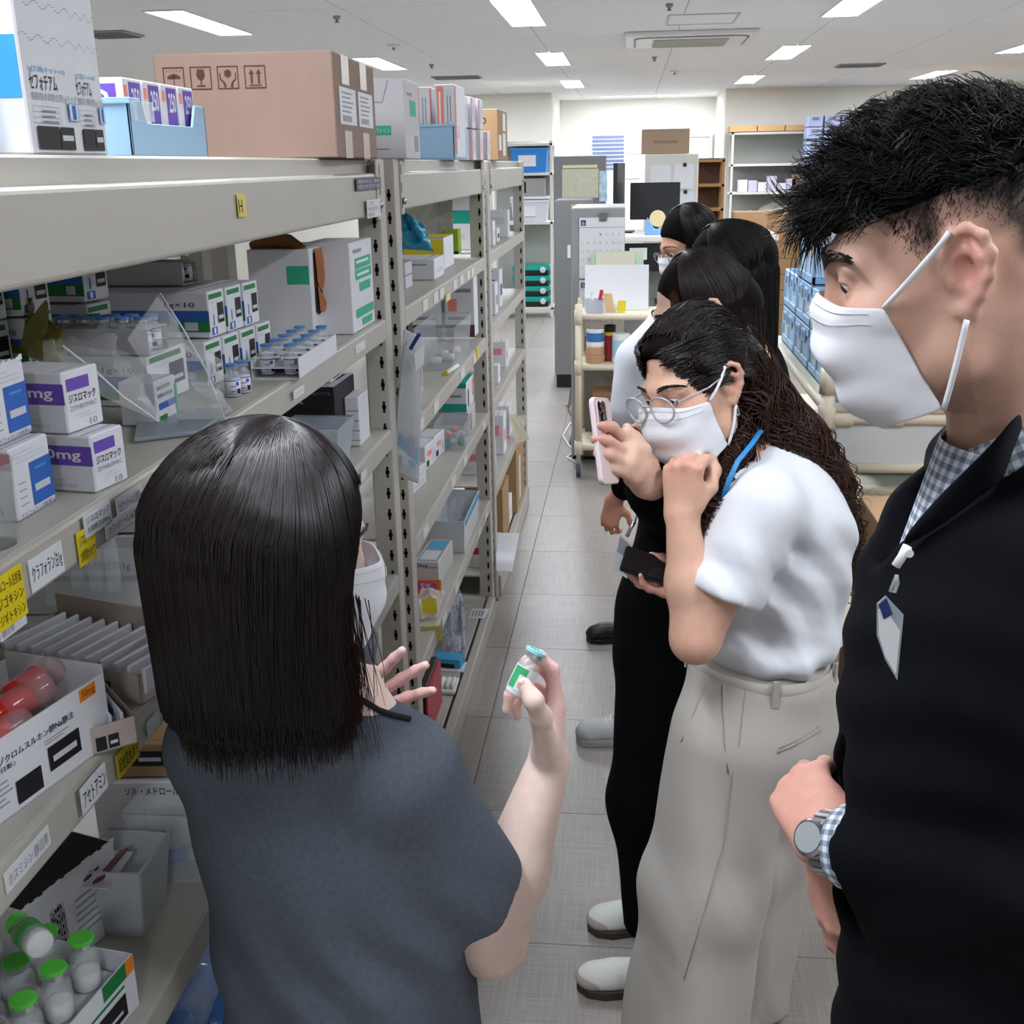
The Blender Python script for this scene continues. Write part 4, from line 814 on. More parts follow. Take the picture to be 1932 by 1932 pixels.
t, fr = carton('open grey white carton printed 20 mg on the fourth shelf', (-.573, 3.2, z5), (0.05, 1), .22, .075, .075, [('s', .1, .72, .55, .92, '20mg', 'k', .02), ('s', .6, .74, .95, .8, 'gr'), ('t', .04, .08, .96, .92, 'gr'), ('t', .1, .15, .5, .85, 'lg'), ('t', .6, .15, .9, .85, 'lb')], m=M_cardg)
o = onz(805, 1115, z5); t = thing('price_badge', 'round magenta badge with a white 5 on the fourth shelf', 'badge', o)
MB().obox(o+V3(-.04, -.03, .002), V3(.09, 0, 0), V3(0, .004, .045), V3(0, -.002, 0)).build('card', ink('o'), t)
q = MB(); q.poly([o+V3(.005+.036*math.cos(a), -.0335, .028+.018*math.sin(a)) for a in np.linspace(0, 2*math.pi, 24)[:-1]], 0); q.text('5%', o+V3(-.012, -.0342, .018), V3(.034, 0, 0), V3(0, 0, .02), 1, bold=.02); q.build('badge_print', [ink('mag'), ink('w')], t)
for i, (A, B, zz, h, c) in enumerate((((795, 1130), (815, 1132), z5, .05, '#e6d93a'), ((793, 1182), (832, 1180), .40, .05, '#d6d277'))):
    a = ony(*A, 2.85); t = thing('paper_note', '%s yellow note by the near post of the middle rack' % ['bright', 'pale'][i], 'note', a); MB().obox(a, V3(.06 if i else .04, .01, 0), V3(0, .01, -h), V3(0, .001, 0)).build('paper', mat('note%d' % i, c, .6), t)
bag('crumpled clear glove bag on the fourth shelf', [V3(-.60, 2.9, z5+.01), V3(-.53, 2.92, z5+.01), V3(-.53, 3.05, z5+.04), V3(-.6, 3.05, z5+.05)], V3(.0, -.01, .02), m=mat('milky_film', '#d8cfc6', .3, alpha=.5), seedv=31)
z6 = .08
bag('clear syringe bag with navy print on the bottom shelf of the middle rack', [onz(820, 1238, z6), onz(876, 1238, z6), onz(888, 1160, z6)+V3(-.01, 0, .03), onz(862, 1150, z6)+V3(0, 0, .12)], V3(.0, -.01, .035), m=mat('printed_film', '#aab2c2', .15, alpha=.6, var=.5, vscale=60), seedv=33)
t, fr = carton('small bright blue carton with open end on the bottom shelf', (-.555, 3.44, z6), (.15, 1), .06, .1, .035, [('s', .15, .0, .8, .55, 'k')], m=mat('cyan_card', '#39a3d0', .5))
MB().box((-.66, 3.42, z6), (-.54, 3.5, z6+.004)).build('tray_card', M_card, t)
t = thing('ampoule_rack', 'white plastic tray of four white ampoules on the bottom shelf', 'tray', (-.58, 3.3, z6)); MB().box((-.625, 3.25, z6), (-.545, 3.36, z6+.012)).build('tray_base', M_white, t, bev=.003)
for i in range(4): MB().tube([V3(-.612+i*.018, 3.27, z6+.018), V3(-.612+i*.018, 3.33, z6+.018), V3(-.612+i*.018, 3.35, z6+.018)], [.006, .006, .002], 8).build('ampoule', M_white, t, smooth=True)
t = thing('binder_box', 'black file box with red edge standing on the bottom shelf', 'file box', (-.6, 3.05, z6)); MB().box((-.66, 2.96, z6), (-.585, 3.2, z6+.16)).build('box_body', mat('maroon_black', '#221315', .5), t, bev=.004); MB().box((-.585, 2.96, z6), (-.578, 3.2, z6+.15)).build('red_edge', mat('red_edge', '#b8434c', .5), t); MB().box((-.655, 2.957, z6+.03), (-.62, 2.96, z6+.1)).build('white_card', ink('w'), t)
t = thing('shelf_label', 'white label lying flat on the bottom shelf of the middle rack', 'label', (-.55, 3.95, z6)); a, b, c, d = onz(884, 1167, z6), onz(914, 1167, z6), onz(924, 1149, z6), onz(891, 1149, z6)
MB().prism([p+V3(0, 0, .0005) for p in (a, b, c, d)], (0, 0, .0008)).build('label_card', ink('w'), t); q = MB()
for k in range(4): e = a+(d-a)*.15+(b-a)*(.12+.2*k)+V3(0, 0, .002); q.rect(e, (b-a)*.1, (d-a)*.65)
q.build('lettering', ink('gr'), t)
t = thing('magnet_clip', 'small grey clip on the third shelf back wall', 'clip', (-.62, 3.0, .62)); p = ony(793, 967, 2.95); MB().box(p-V3(.012, .006, .008), p+V3(.014, .004, .01)).build('clip_body', M_dkgrey, t, bev=.002); MB().box(p-V3(.010, .0075, .001), p+V3(.012, -.006, .002)).build('clip_bar', M_white, t)
# hanging clear display pouch on the post
t = thing('display_pouch', 'clear hanging pouch with blue leaflet on the rack post', 'pouch', (XF+.02, 2.6, 1.0))
a = ony(765, 622, 2.5); b = ony(798, 640, 2.5); c = ony(790, 908, 2.5); d = ony(742, 893, 2.5)
def pq(u_, v_, e=0.0): p = (a*(1-u_)+b*u_)*(1-v_)+(d*(1-u_)+c*u_)*v_; return p+V3(0, -e, 0)
MB().prism([pq(0, 0), pq(1, 0), pq(1, 1), pq(0, 1)], (0, .004, 0)).build('backing', mat('pouch_back', '#c9ccce', .3), t)
MB().tube([pq(0, 0, .004), pq(0, 1, .004), pq(1, 1, .004)], .004, 8).build('frame_edge', mat('pouch_edge', '#a9adb1', .25), t, smooth=True)
q = MB(); q.quad(pq(.1, .70, .002), pq(.95, .76, .002), pq(.95, .88, .002), pq(.1, .79, .002), 0); q.quad(pq(.1, .79, .002), pq(.95, .88, .002), pq(.95, .93, .002), pq(.1, .9, .002), 1); q.quad(pq(.55, .68, .0025), pq(.85, .70, .0025), pq(.8, .85, .0025), pq(.5, .84, .0025), 2); q.quad(pq(.55, .86, .0025), pq(.9, .88, .0025), pq(.85, .92, .0025), pq(.6, .91, .0025), 0); q.quad(pq(.12, .85, .0025), pq(.3, .86, .0025), pq(.3, .95, .0025), pq(.12, .94, .0025), 3)
q.build('leaflet', [ink('lb'), ink('w'), mat('ink_mauve', '#9a93b8', .6), ink('gr')], t)
q = MB(); q.quad(pq(.05, .1, .012), pq(.98, .12, .018), pq(.98, .98, .01), pq(.05, .96, .01)); q.build('front_film', mat('pouch_film', '#dfe4e6', .1, alpha=.35, spec=.9), t)
q = MB(); q.prism([pq(.45, .02, .02), pq(.9, .12, .03), pq(.7, .2, .02), pq(.35, .12, .02)], (0, -.001, 0)); q.prism([pq(.7, .1, .035), pq(1.25, .0, .035), pq(1.2, .14, .03), pq(.8, .22, .03)], (0, -.001, 0)); q.build('folded_paper', M_card, t)
MB().tube([pq(.5, .08, .04), pq(1.0, -.06, .045)], .0045, 8).build('navy_pen', ink('bd'), t)
# far rack goods
for z, items in ((1.405, ((4.45, .06, .2, 'w', 'teal'), (4.62, .08, .1, 'w', 'lg'), (4.85, .1, .06, 'w', 'k'), (5.2, .08, .12, 'w', 'lg'))), (1.125, ((4.42, .12, .17, 'w', 'dp'), (4.65, .1, .13, 'w', 'gr'), (4.9, .12, .16, 'w', 'dp'))), (.825, ((4.45, .09, .1, 'w', 'lg'), (4.7, .08, .08, 'w', 'lg'), (5.1, .1, .12, 'w', 'pk'))), (.475, ((4.5, .14, .12, 'w', 'pk'), (4.85, .12, .18, 'w', 'pk'), (5.2, .12, .15, 'w', 'lg'))), (.09, ((4.42, .2, .12, 'w', 'r'), (5.0, .16, .12, 'w', 'lg')))):
    nm = {1.405: 'top', 1.125: 'second', .825: 'third', .475: 'fourth', .09: 'bottom'}[z]
    for i, (y, L, h, c, k) in enumerate(items):
        carton('white carton with %s print on the %s shelf of the far rack, %s' % ({'teal': 'teal', 'lg': 'pale', 'k': 'black', 'dp': 'violet', 'gr': 'grey', 'pk': 'pink', 'r': 'red'}[k], nm, VN[i]), (-.56+.01*(i % 2), y, z), (0, 1), L, .2, h, [('s', .1, .5, .9, .75, k), ('s', .1, .2, .6, .3, 'lg'), ('f', .2, .3, .8, .6, k)])
bag('orange plastic bag lying on the second shelf of the far rack', [V3(-.62, 4.43, 1.3), V3(-.55, 4.43, 1.3), V3(-.55, 4.6, 1.31), V3(-.62, 4.6, 1.31)], V3(0, 0, .035), m=mat('orange_film', '#d2872a', .15, alpha=.9, spec=.8), seedv=41)
carton('kraft carton standing on the bottom shelf of the far rack, nearer', (-.545, 4.72, .09), (0, 1), .25, .17, .26, [], m=M_kraft); carton('kraft carton standing on the bottom shelf of the far rack, further', (-.53, 5.2, .09), (0, 1), .4, .2, .32, [('f', .3, .1, .5, .8, 'lg')], m=M_kraft)
t = thing('paper_roll', 'cream sheet curling over the fourth shelf of the far rack', 'paper', (-.5, 5.2, .52)); q = MB(); a = ony(960, 780, 5.2); b = ony(973, 780, 5.2); c = ony(999, 828, 5.1); d = ony(975, 838, 5.1); q.prism([a, b, c, d], V3(0, .003, 0)); q.build('sheet', mat('cream_paper', '#e4dfc6', .7), t)
t = thing('paper_sheet', 'white document lying on the bottom shelf edge of the far rack', 'paper', (-.55, 4.5, .22)); a, b, c, d = onz(936, 1078, .21), onz(966, 1080, .21), onz(980, 1007, .21), onz(936, 1005, .21); MB().prism([a, b, c, d], (0, 0, .002)).build('sheet', M_card, t)
# ================================================================ far background
def shelf_unit(label, x0, x1, y0, y1, zs, top, m, name='steel_shelf', back=None):
    t = thing(name, label, 'shelf', ((x0+x1)/2, (y0+y1)/2, 0))
    for x in (x0, x1-.03):
        for y in (y0, y1-.03): MB().box((x, y, 0), (x+.03, y+.03, top)).build('post', m, t, bev=.003)
    for z in zs: MB().box((x0, y0, z-.03), (x1, y1, z)).build('shelf_board', m, t, bev=.003)
    if back: MB().box((x0, y1-.01, .05), (x1, y1-.005, top)).build('back_panel', back, t)
    return t
M_ivory = mat('ivory_metal', '#d8d6cf', .5); M_back = mat('shelf_back', '#a3a69f', .6)
shelf_unit('ivory steel shelf with a blue tub and teal trays beyond the racks', -1.6, -.88, 13.2, 13.65, (.12, 1.09, 1.63, 1.95), 1.98, M_ivory, back=M_back)
def tub(label, x0, x1, y0, y1, z, H, m, paper=True):
    t = thing('plastic_tub', label, 'tub', ((x0+x1)/2, (y0+y1)/2, z)); q = MB(); k = .02
    q.add([(x0+k, y0+k, z), (x1-k, y0+k, z), (x1-k, y1-k, z), (x0+k, y1-k, z), (x0, y0, z+H), (x1, y0, z+H), (x1, y1, z+H), (x0, y1, z+H)], [(0, 3, 2, 1), (0, 1, 5, 4), (1, 2, 6, 5), (2, 3, 7, 6), (3, 0, 4, 7)]); q.build('tub_body', m, t, solid=.004)
    MB().box((x0-.01, y0-.01, z+H-.03), (x1+.01, y0+.005, z+H)).build('rim', m, t, bev=.004)
    if paper: MB().box((x0+.08, y0-.004, z+H*.25), (x0+.28, y0+.012, z+H*.7)).build('paper_label', ink('w'), t)
    return t
tub('bright blue plastic tub with a white label on the ivory shelf', -1.35, -.94, 13.25, 13.6, 1.632, .27, mat('bright_blue', '#2f86d8', .4))
t = tub('clear lidded tub with a paper label on the ivory shelf', -1.36, -.94, 13.25, 13.6, 1.092, .24, mat('milky', '#dfe2ea', .3, alpha=.9)); MB().box((-1.37, 13.24, 1.34), (-.93, 13.61, 1.37)).build('lid', M_white, t, bev=.005)
carton('grey carton above the clear tub on the ivory shelf', (-.98, 13.3, 1.37), (0, 1), .3, .3, .2, [('s', .1, .2, .3, .8, 'k')], m=M_grey)
for i in range(4):
    t = thing('stacking_tray', 'teal stacking tray, %s from the top beyond the racks' % VN[3-i], 'tray', (-1.15, 13.4, .1+.13*i)); z = .13+.12*i
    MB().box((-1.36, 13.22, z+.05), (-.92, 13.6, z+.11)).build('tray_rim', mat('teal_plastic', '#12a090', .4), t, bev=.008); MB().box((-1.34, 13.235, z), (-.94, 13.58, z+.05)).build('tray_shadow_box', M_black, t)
    MB().lathe([(.035, 0), (.035, .02), (0, .03)], (-1.0, 13.22, z+.06), (0, -1, 0), 12).build('round_latch', mat('latch_grey', '#c9d0d3', .3), t)
# dark grey partition with papers, printer rack column
t = thing('office_partition', 'grey office partition covered with posted papers', 'partition', (-.4, 9.7, 0)); MB().box((-.63, 9.6, 0), (-.2, 9.65, 1.78)).build('panel', M_dkgrey, t, bev=.005); MB().box((-.62, 9.595, .0), (-.55, 9.6, .1)).build('foot', M_black, t)
MB().box((-.56, 9.592, 1.45), (-.26, 9.598, 1.68)).build('poster', mat('poster_olive', '#c4c2ac', .6, var=.08, vscale=30), t); MB().box((-.555, 9.59, 1.685), (-.27, 9.598, 1.71)).build('poster_header', mat('poster_yellow', '#d8d5a0', .6), t); MB().box((-.255, 9.59, 1.42), (-.19, 9.598, 1.66)).build('leaflet', mat('leaflet_blue', '#b9d5e4', .6, var=.3, vscale=25), t)
t = thing('filing_cabinet', 'dark grey cabinet end beside the aisle with sheets taped on', 'cabinet', (-.45, 9.3, 0)); MB().box((-.58, 8.9, .1), (-.30, 9.5, 1.455)).build('cabinet_body', M_dkgrey, t, bev=.006); MB().box((-.57, 8.9, 0), (-.3, 9.5, .1)).build('plinth', M_black, t); MB().box((-.45, 8.893, .9), (-.37, 8.899, 1.42)).build('envelope', mat('envelope', '#c8b795', .7), t); MB().box((-.42, 8.89, .25), (-.31, 8.899, .85)).build('posted_sheet', ink('w'), t); MB().box((-.48, 8.89, 1.02), (-.455, 8.899, 1.12)).build('tag', ink('w'), t)
t = thing('calendar_locker', 'light grey locker with a wall calendar on its side', 'locker', (-.15, 6.9, 0)); MB().box((-.335, 6.6, .02), (-.03, 7.2, 1.48)).build('locker_body', M_grey, t, bev=.006); MB().box((-.33, 6.62, 0), (-.04, 7.18, .02)).build('plinth', M_black, t)
t = thing('wall_calendar', 'white two month calendar hung on the grey locker', 'calendar', (-.16, 6.59, 1.2))
for k, (z0, z1, s_) in enumerate(((1.085, 1.425, '6'), (.75, 1.075, '5'))):
    MB().box((-.287, 6.588, z0), (-.03, 6.594, z1)).build('month_sheet', ink('w'), t); q = MB()
    q.rect(V3(-.278, 6.5875, z1-.045), V3(.028, 0, 0), V3(0, 0, .032), 0); q.rect(V3(-.285, 6.5875, z1-.056), V3(.25, 0, 0), V3(0, 0, .003), 3); q.text('68'[k] if False else s_, V3(-.271, 6.587, z1-.041), V3(.014, 0, 0), V3(0, 0, .022), 1)
    d_ = 1
    for r in range(5):
        for c_ in range(7):
            n = r*7+c_-(2 if k == 0 else 4)
            if 1 <= n <= 30 and not (k == 1 and r > 3): q.text(str(n), V3(-.276+c_*.035, 6.5875, z1-.10-r*.047), V3(.008 if n < 10 else .014, 0, 0), V3(0, 0, .014), 2 if c_ == 0 else 3)
    q.build('print', [ink('bd'), ink('w'), ink('pk'), ink('gr')], t)
MB().box((-.175, 6.575, 1.405), (-.13, 6.59, 1.455)).build('magnet_clip', mat('clip_dark', '#6d6f70', .4), t, bev=.004)
# trolley in front of the locker
M_cart = mat('cream_plastic', '#ddd3bb', .4)
def pipe_cart(label, x0, x1, y0, y1, zs, top, feet=.13, deckm=None):
    t = thing('pipe_trolley', label, 'trolley', ((x0+x1)/2, (y0+y1)/2, 0))
    for x in (x0, x1):
        for y in (y0, y1):
            p = MB().tube([(x, y, feet), (x, y, top)], .019, 12).build('post', M_cart, t, smooth=True)
            for z in zs: MB().tube([(x, y, z-.04), (x, y, z+.04)], .024, 12).build('joint', M_cart, p, smooth=True)
            c = MB(); c.tube([(x, y, feet), (x, y, .075)], .012, 8); c.obox(V3(x-.02, y-.03, .05), V3(.04, 0, 0), V3(0, .05, 0), V3(0, 0, .04)); co = c.build('caster_fork', M_steel, t); wq = MB(); wq.lathe([(.02, -.012), (.042, -.012), (.045, 0), (.042, .012), (.02, .012)], (x, y-.01, .045), (1, 0, 0), 18); wq.build('wheel', mat('wheel_rubber', '#4c5157', .6), co, smooth=True)
    for z in zs:
        for (a, b) in (((x0, y0), (x1, y0)), ((x0, y1), (x1, y1)), ((x0, y0), (x0, y1)), ((x1, y0), (x1, y1))): MB().tube([(*a, z), (*b, z)], .017, 12).build('rail', M_cart, t, smooth=True)
        MB().box((x0, y0, z+.006), (x1, y1, z+.016)).build('deck', deckm or mat('cream_deck', '#e3dfc6', .4), t)
    return t
pipe_cart('cream pipe trolley with three decks in front of the grey locker', -.275, .28, 6.22, 6.55, (.17, .63, .91), .98)
def scan(label, o, r, h, m, name, parts=()):
    t = thing(name, label, 'can', o); MB().lathe([(r*.96, 0), (r, .003), (r, h-.004), (r*.95, h), (0, h)], o, n=20).build('can_body', m, t, smooth=False)
    for (h0, h1, mm) in parts: MB().lathe([(r*1.01, h*h0), (r*1.01, h*h1)], o, n=20).build('band', mm, t)
    return t
ct = .647
scan('white lidded canister on the middle deck of the cream trolley', V3(-.185, 6.3, ct+.09), .05, .1, M_white, 'canister', ((.3, .8, mat('canister_blue', '#3c6fae', .5)),))
scan('roll of brown packing tape on the middle deck of the cream trolley', V3(-.185, 6.3, ct), .055, .045, mat('tape_brown', '#b08d63', .4), 'tape_roll')
scan('roll of tan tape on top of the brown roll', V3(-.187, 6.3, ct+.0455), .052, .044, mat('tape_tan', '#c09274', .4), 'tape_roll')
scan('red and black spray can on the cream trolley', V3(-.105, 6.36, ct), .033, .2, mat('spray_red', '#9c2c2f', .4), 'spray_can', ((.72, .82, ink('y')), (.83, 1.0, M_black)))
scan('white wipes canister with pale blue label on the cream trolley', V3(-.04, 6.28, ct), .05, .165, M_white, 'canister', ((.2, .8, mat('wipe_blue', '#a9cfe4', .5)),))
t = thing('leaning_board', 'white chart leaning on the upper deck of the cream trolley', 'chart', (-.1, 6.4, .926)); MB().obox(V3(-.25, 6.40, .928), V3(.36, 0, 0), V3(-.0, .1, .24), V3(0, .006, 0)).build('board', ink('w'), t); MB().obox(V3(-.21, 6.47, .97), V3(.29, .02, 0), V3(0, .07, .27), V3(0, .004, 0)).build('green_folder', mat('folder_green', '#c6ddc4', .6), t); q = MB(); q.obox(V3(-.19, 6.455, .99), V3(.22, 0, 0), V3(0, .07, .245), V3(0, -.002, 0)); q.build('cream_sheet', mat('cream_sheet', '#dcd6c0', .6), t)
t = clear_bin('clear pen box on the upper deck of the cream trolley', -.24, -.14, 6.25, 6.34, .927, .07, mat('pen_clear', '#c9cfe0', .2, alpha=.5), taper=.004); MB().tube([(-.17, 6.3, .94), (-.15, 6.3, 1.05)], .01, 8).build('pink_scissors', ink('r'), t); MB().tube([(-.2, 6.3, .94), (-.205, 6.3, 1.04)], .008, 8).build('white_pen', M_white, t)
t = thing('card_stand', 'tan paper bag leaning beside the pen box', 'card', (-.1, 6.3, .927)); MB().obox(V3(-.125, 6.3, .928), V3(.05, 0, 0), V3(-.02, .01, .1), V3(0, .02, 0)).build('card', mat('tan_card', '#d9b98a', .7), t)
t = thing('yellow_card', 'small yellow sign on the upper deck of the cream trolley', 'sign', (-.05, 6.28, .927)); MB().obox(V3(-.065, 6.27, .928), V3(.045, 0, 0), V3(.005, .005, .065), V3(0, .006, 0)).build('card', ink('y'), t)
t, fr = carton('open brown carton on the bottom deck of the cream trolley', (.1, 6.25, .19), (0, 1), .26, .3, .28, [], m=mat('dark_kraft', '#8a6140', .8), flap=False)
# tangled cords on the floor
for i, (c, pts) in enumerate((('#d9d9d6', [(1092, 790), (1075, 800), (1062, 822), (1075, 842), (1088, 850), (1070, 862), (1085, 872)]), ('#4a4a4a', [(1078, 735), (1072, 770), (1085, 800), (1075, 835), (1090, 850)]), ('#c9b36a', [(1065, 765), (1078, 760), (1090, 770)]))):
    P = [onz(x, y, .008) for x, y in pts]; t = thing('power_cord', '%s cord lying on the floor beside the cream trolley' % ['white', 'black', 'thin yellow'][i], 'cord', P[0]); MB().tube(P, .006, 6).build('cable', mat('cord%d' % i, c, .5), t, smooth=True)
# desk block: desk, monitors, tape stand, cabinet with papers, carton on it
t = thing('office_desk', 'office desk crowded with monitors and papers behind the locker', 'desk', (.4, 8.2, 0)); MB().box((-.12, 7.9, 1.20), (1.0, 8.7, 1.24)).build('desk_top', M_ivory, t, bev=.005); MB().box((-.1, 8.0, 0), (-.06, 8.65, 1.2)).build('desk_side', M_grey, t); MB().box((-.1, 7.93, 1.0), (.95, 7.96, 1.19)).build('dark_tray', M_black, t); MB().box((.0, 7.925, 1.08), (.12, 7.931, 1.16)).build('memo', ink('w'), t); MB().box((-.1, 8.2, .4), (.95, 8.22, 1.0)).build('grey_screen', M_grey, t)
def monitor(label, c, wv, h):
    t = thing('monitor', label, 'monitor', c); c = np.asarray(c, float); wv = np.asarray(wv, float); nn = np.cross(wv, V3(0, 0, 1)); nn /= np.linalg.norm(nn)
    MB().obox(c+V3(0, 0, .08), wv, V3(0, 0, h), nn*.03).build('screen_case', M_black, t, bev=.004); MB().obox(c+wv*.42, wv*.16, V3(0, 0, .1), nn*.02).build('stand', M_black, t); MB().obox(c+wv*.3, wv*.4, nn*.12, V3(0, 0, .012)).build('foot', M_black, t)
    MB().obox(c+V3(0, 0, .09)+wv*.03-nn*.0005, wv*.94, V3(0, 0, h-.02), nn*.0005).build('screen', mat('screen_dark', '#23262c', .15), t)
monitor('black monitor seen from the side on the desk', (-.12, 8.15, 1.24), (.05, .4, 0), .4)
monitor('black monitor facing away behind the side turned monitor', (.0, 8.55, 1.24), (.36, 0, 0), .26)
t = thing('tape_stand', 'blue desk tape dispenser with a roll on the desk', 'dispenser', (.2, 8.0, 1.24)); MB().prism([(.1, 8.0, 1.24), (.28, 8.0, 1.24), (.28, 8.0, 1.34), (.24, 8.0, 1.28), (.17, 8.0, 1.28), (.12, 8.0, 1.36)], (0, .06, 0)).build('holder', mat('holder_blue', '#6fa3d8', .4), t, bev=.006); MB().lathe([(.03, -.02), (.055, -.02), (.055, .02), (.03, .02)], (.19, 8.03, 1.35), (0, 1, 0), 20).build('tape', mat('tape_ring', '#d8c79a', .4), t)
t = thing('document_cabinet', 'white cabinet front covered with papers under the brown carton', 'cabinet', (.34, 10.3, 0)); MB().box((.12, 10.0, 0), (.57, 10.6, 1.785)).build('cabinet_body', M_ivory, t, bev=.006)
for i, (x, z, w_, h) in enumerate(((.16, 1.42, .17, .28), (.36, 1.50, .17, .2), (.34, 1.2, .19, .28), (.17, 1.2, .12, .16))): MB().obox(V3(x, 9.995, z), V3(w_, 0, 0), V3(.01, 0, h), V3(0, -.003, 0)).build('posted_sheet', ink('w'), t)
for (x, z) in ((.44, 1.68), (.45, 1.46)): MB().box((x, 9.985, z), (x+.03, 9.995, z+.03)).build('magnet', M_black, t)
t, fr = carton('plain brown carton on the white cabinet', (.09, 10.02, 1.787), (1, 0), .4, .4, .2, [], m=mat('carton_tan', '#ad957f', .75))
q = MB(); q.text('医療薬品保管箱', fr.o-fr.n*.001+fr.u*.1+fr.z*.085, fr.u*.2, fr.z*.022, 0); q.build('print', [mat('ink_br2', '#6e5a4a', .7)], t)
shelf_unit('brown wooden pigeonhole shelf beside the pier', .66, .95, 12.0, 12.35, (.2, .5, .8, 1.02, 1.26, 1.5, 1.74), 1.75, mat('brown_wood', '#8a6238', .6), name='wooden_shelf', back=mat('dark_wood', '#4a2f1b', .7))
t = thing('wall_louver', 'pale blue slatted blind on the wall of the recess', 'blind', (-.33, 17.2, 1.7))
for i in range(9): MB().obox(V3(-.56, 17.2, 1.62+.055*i), V3(.46, 0, 0), V3(0, -.03, .04), V3(0, .004, 0)).build('slat', mat('slat_blue', '#9fb0dc', .5), t)
for i, (x, z, w_, h) in enumerate(((-.05, 1.85, .3, .2), (.25, 1.6, .24, .4), (-.08, 1.5, .22, .3))): tt = thing('wall_notice', 'white notice sheet on the recess wall, %s' % VN[i], 'notice', (x, 17.24, z)); MB().box((x, 17.235, z), (x+w_, 17.249, z+h)).build('sheet', ink('w'), tt)
# right back shelf
shelf_unit('ivory steel shelf with small cartons against the right back wall', 1.25, 2.35, 14.9, 15.35, (.15, .55, .95, 1.34, 1.68, 2.06), 2.08, M_ivory, back=M_back)
for i in range(3): carton('flat kraft carton on top of the ivory shelf at the right, %s' % VN[i], (1.22+.34*i, 14.88, 2.062), (1, 0), .33, .4, .07, [], m=mat('kraft_bright', '#c79f6c', .7), group='flat kraft cartons')
rr = random.Random(9)
for i in range(6): carton('small white carton on the right back shelf, %s from the left' % VN[i], (1.36+.12*i, 14.93, 1.342), (1, 0), .11, .2, .1+.1*rr.random(), [], m=[M_card, mat('lilac_card', '#c9c2d2', .6)][i % 2], group='cartons on the right back shelf')
carton('kraft carton at the right end of the back shelf', (2.02, 14.93, 1.342), (1, 0), .2, .2, .2, [], m=M_kraft)
bag('crumpled clear bag on the right back shelf', [V3(1.4, 14.95, 1.0), V3(2.2, 14.95, 1.0), V3(2.2, 15.25, 1.05), V3(1.4, 15.25, 1.05)], V3(0, 0, .1), m=mat('pale_film', '#d7dfd4', .3, alpha=.7), seedv=51)
def crate_stack(x0, y0, nx, nz, label, w_, h, m, z0=0.0):
    for i in range(nx):
        for k in range(nz):
            q = thing('folding_crate', '%s, column %s, %s from the bottom' % (label, VN[i % 12], VN[k % 12]), 'crate', (x0+i*w_, y0, z0+k*h), label); X0 = x0+i*w_
            MB().box((X0+.01, y0, z0+k*h+.004), (X0+w_-.01, y0+.3, z0+(k+1)*h-.004)).build('crate_body', m, q, bev=.008); MB().box((X0+w_*.3, y0-.006, z0+k*h+h*.55), (X0+w_*.7, y0+.001, z0+k*h+h*.8)).build('grip', M_dkgrey, q)
shelf_unit('low ivory steel table under the far violet crates', 2.05, 2.95, 14.45, 14.85, (.3, 1.247), 1.247, M_ivory)
crate_stack(2.1, 14.5, 4, 7, 'pale violet crate in the far stack', .2, .14, mat('violet_crate', '#a9b3d6', .5), 1.25)
for i in range(5):
    for k in range(8): carton('kraft carton in the far brown wall of cartons, column %s, row %s' % (VN[i], VN[k]), (1.02+.32*i, 11.5+.2*(i % 2), k*.155), (1, 0), .315, .4, .152, [('f', .3, .3, .6, .6, 'brz')], m=M_kraft, group='far wall of kraft cartons', flap=False)
for i in range(4):
    for k in range(3): carton('kraft carton stacked high at the far right, column %s, row %s' % (VN[i], VN[k]), (3.3+.36*i, 12.5, 1.35+k*.27), (1, 0), .35, .4, .265, [], m=mat('kraft_bright', '#c79f6c', .7), group='high kraft cartons at the far right', flap=False)
shelf_unit('ivory steel shelf carrying kraft cartons at the far right', 3.25, 4.8, 12.45, 13.0, (.2, .7, 1.345), 2.3, M_ivory)
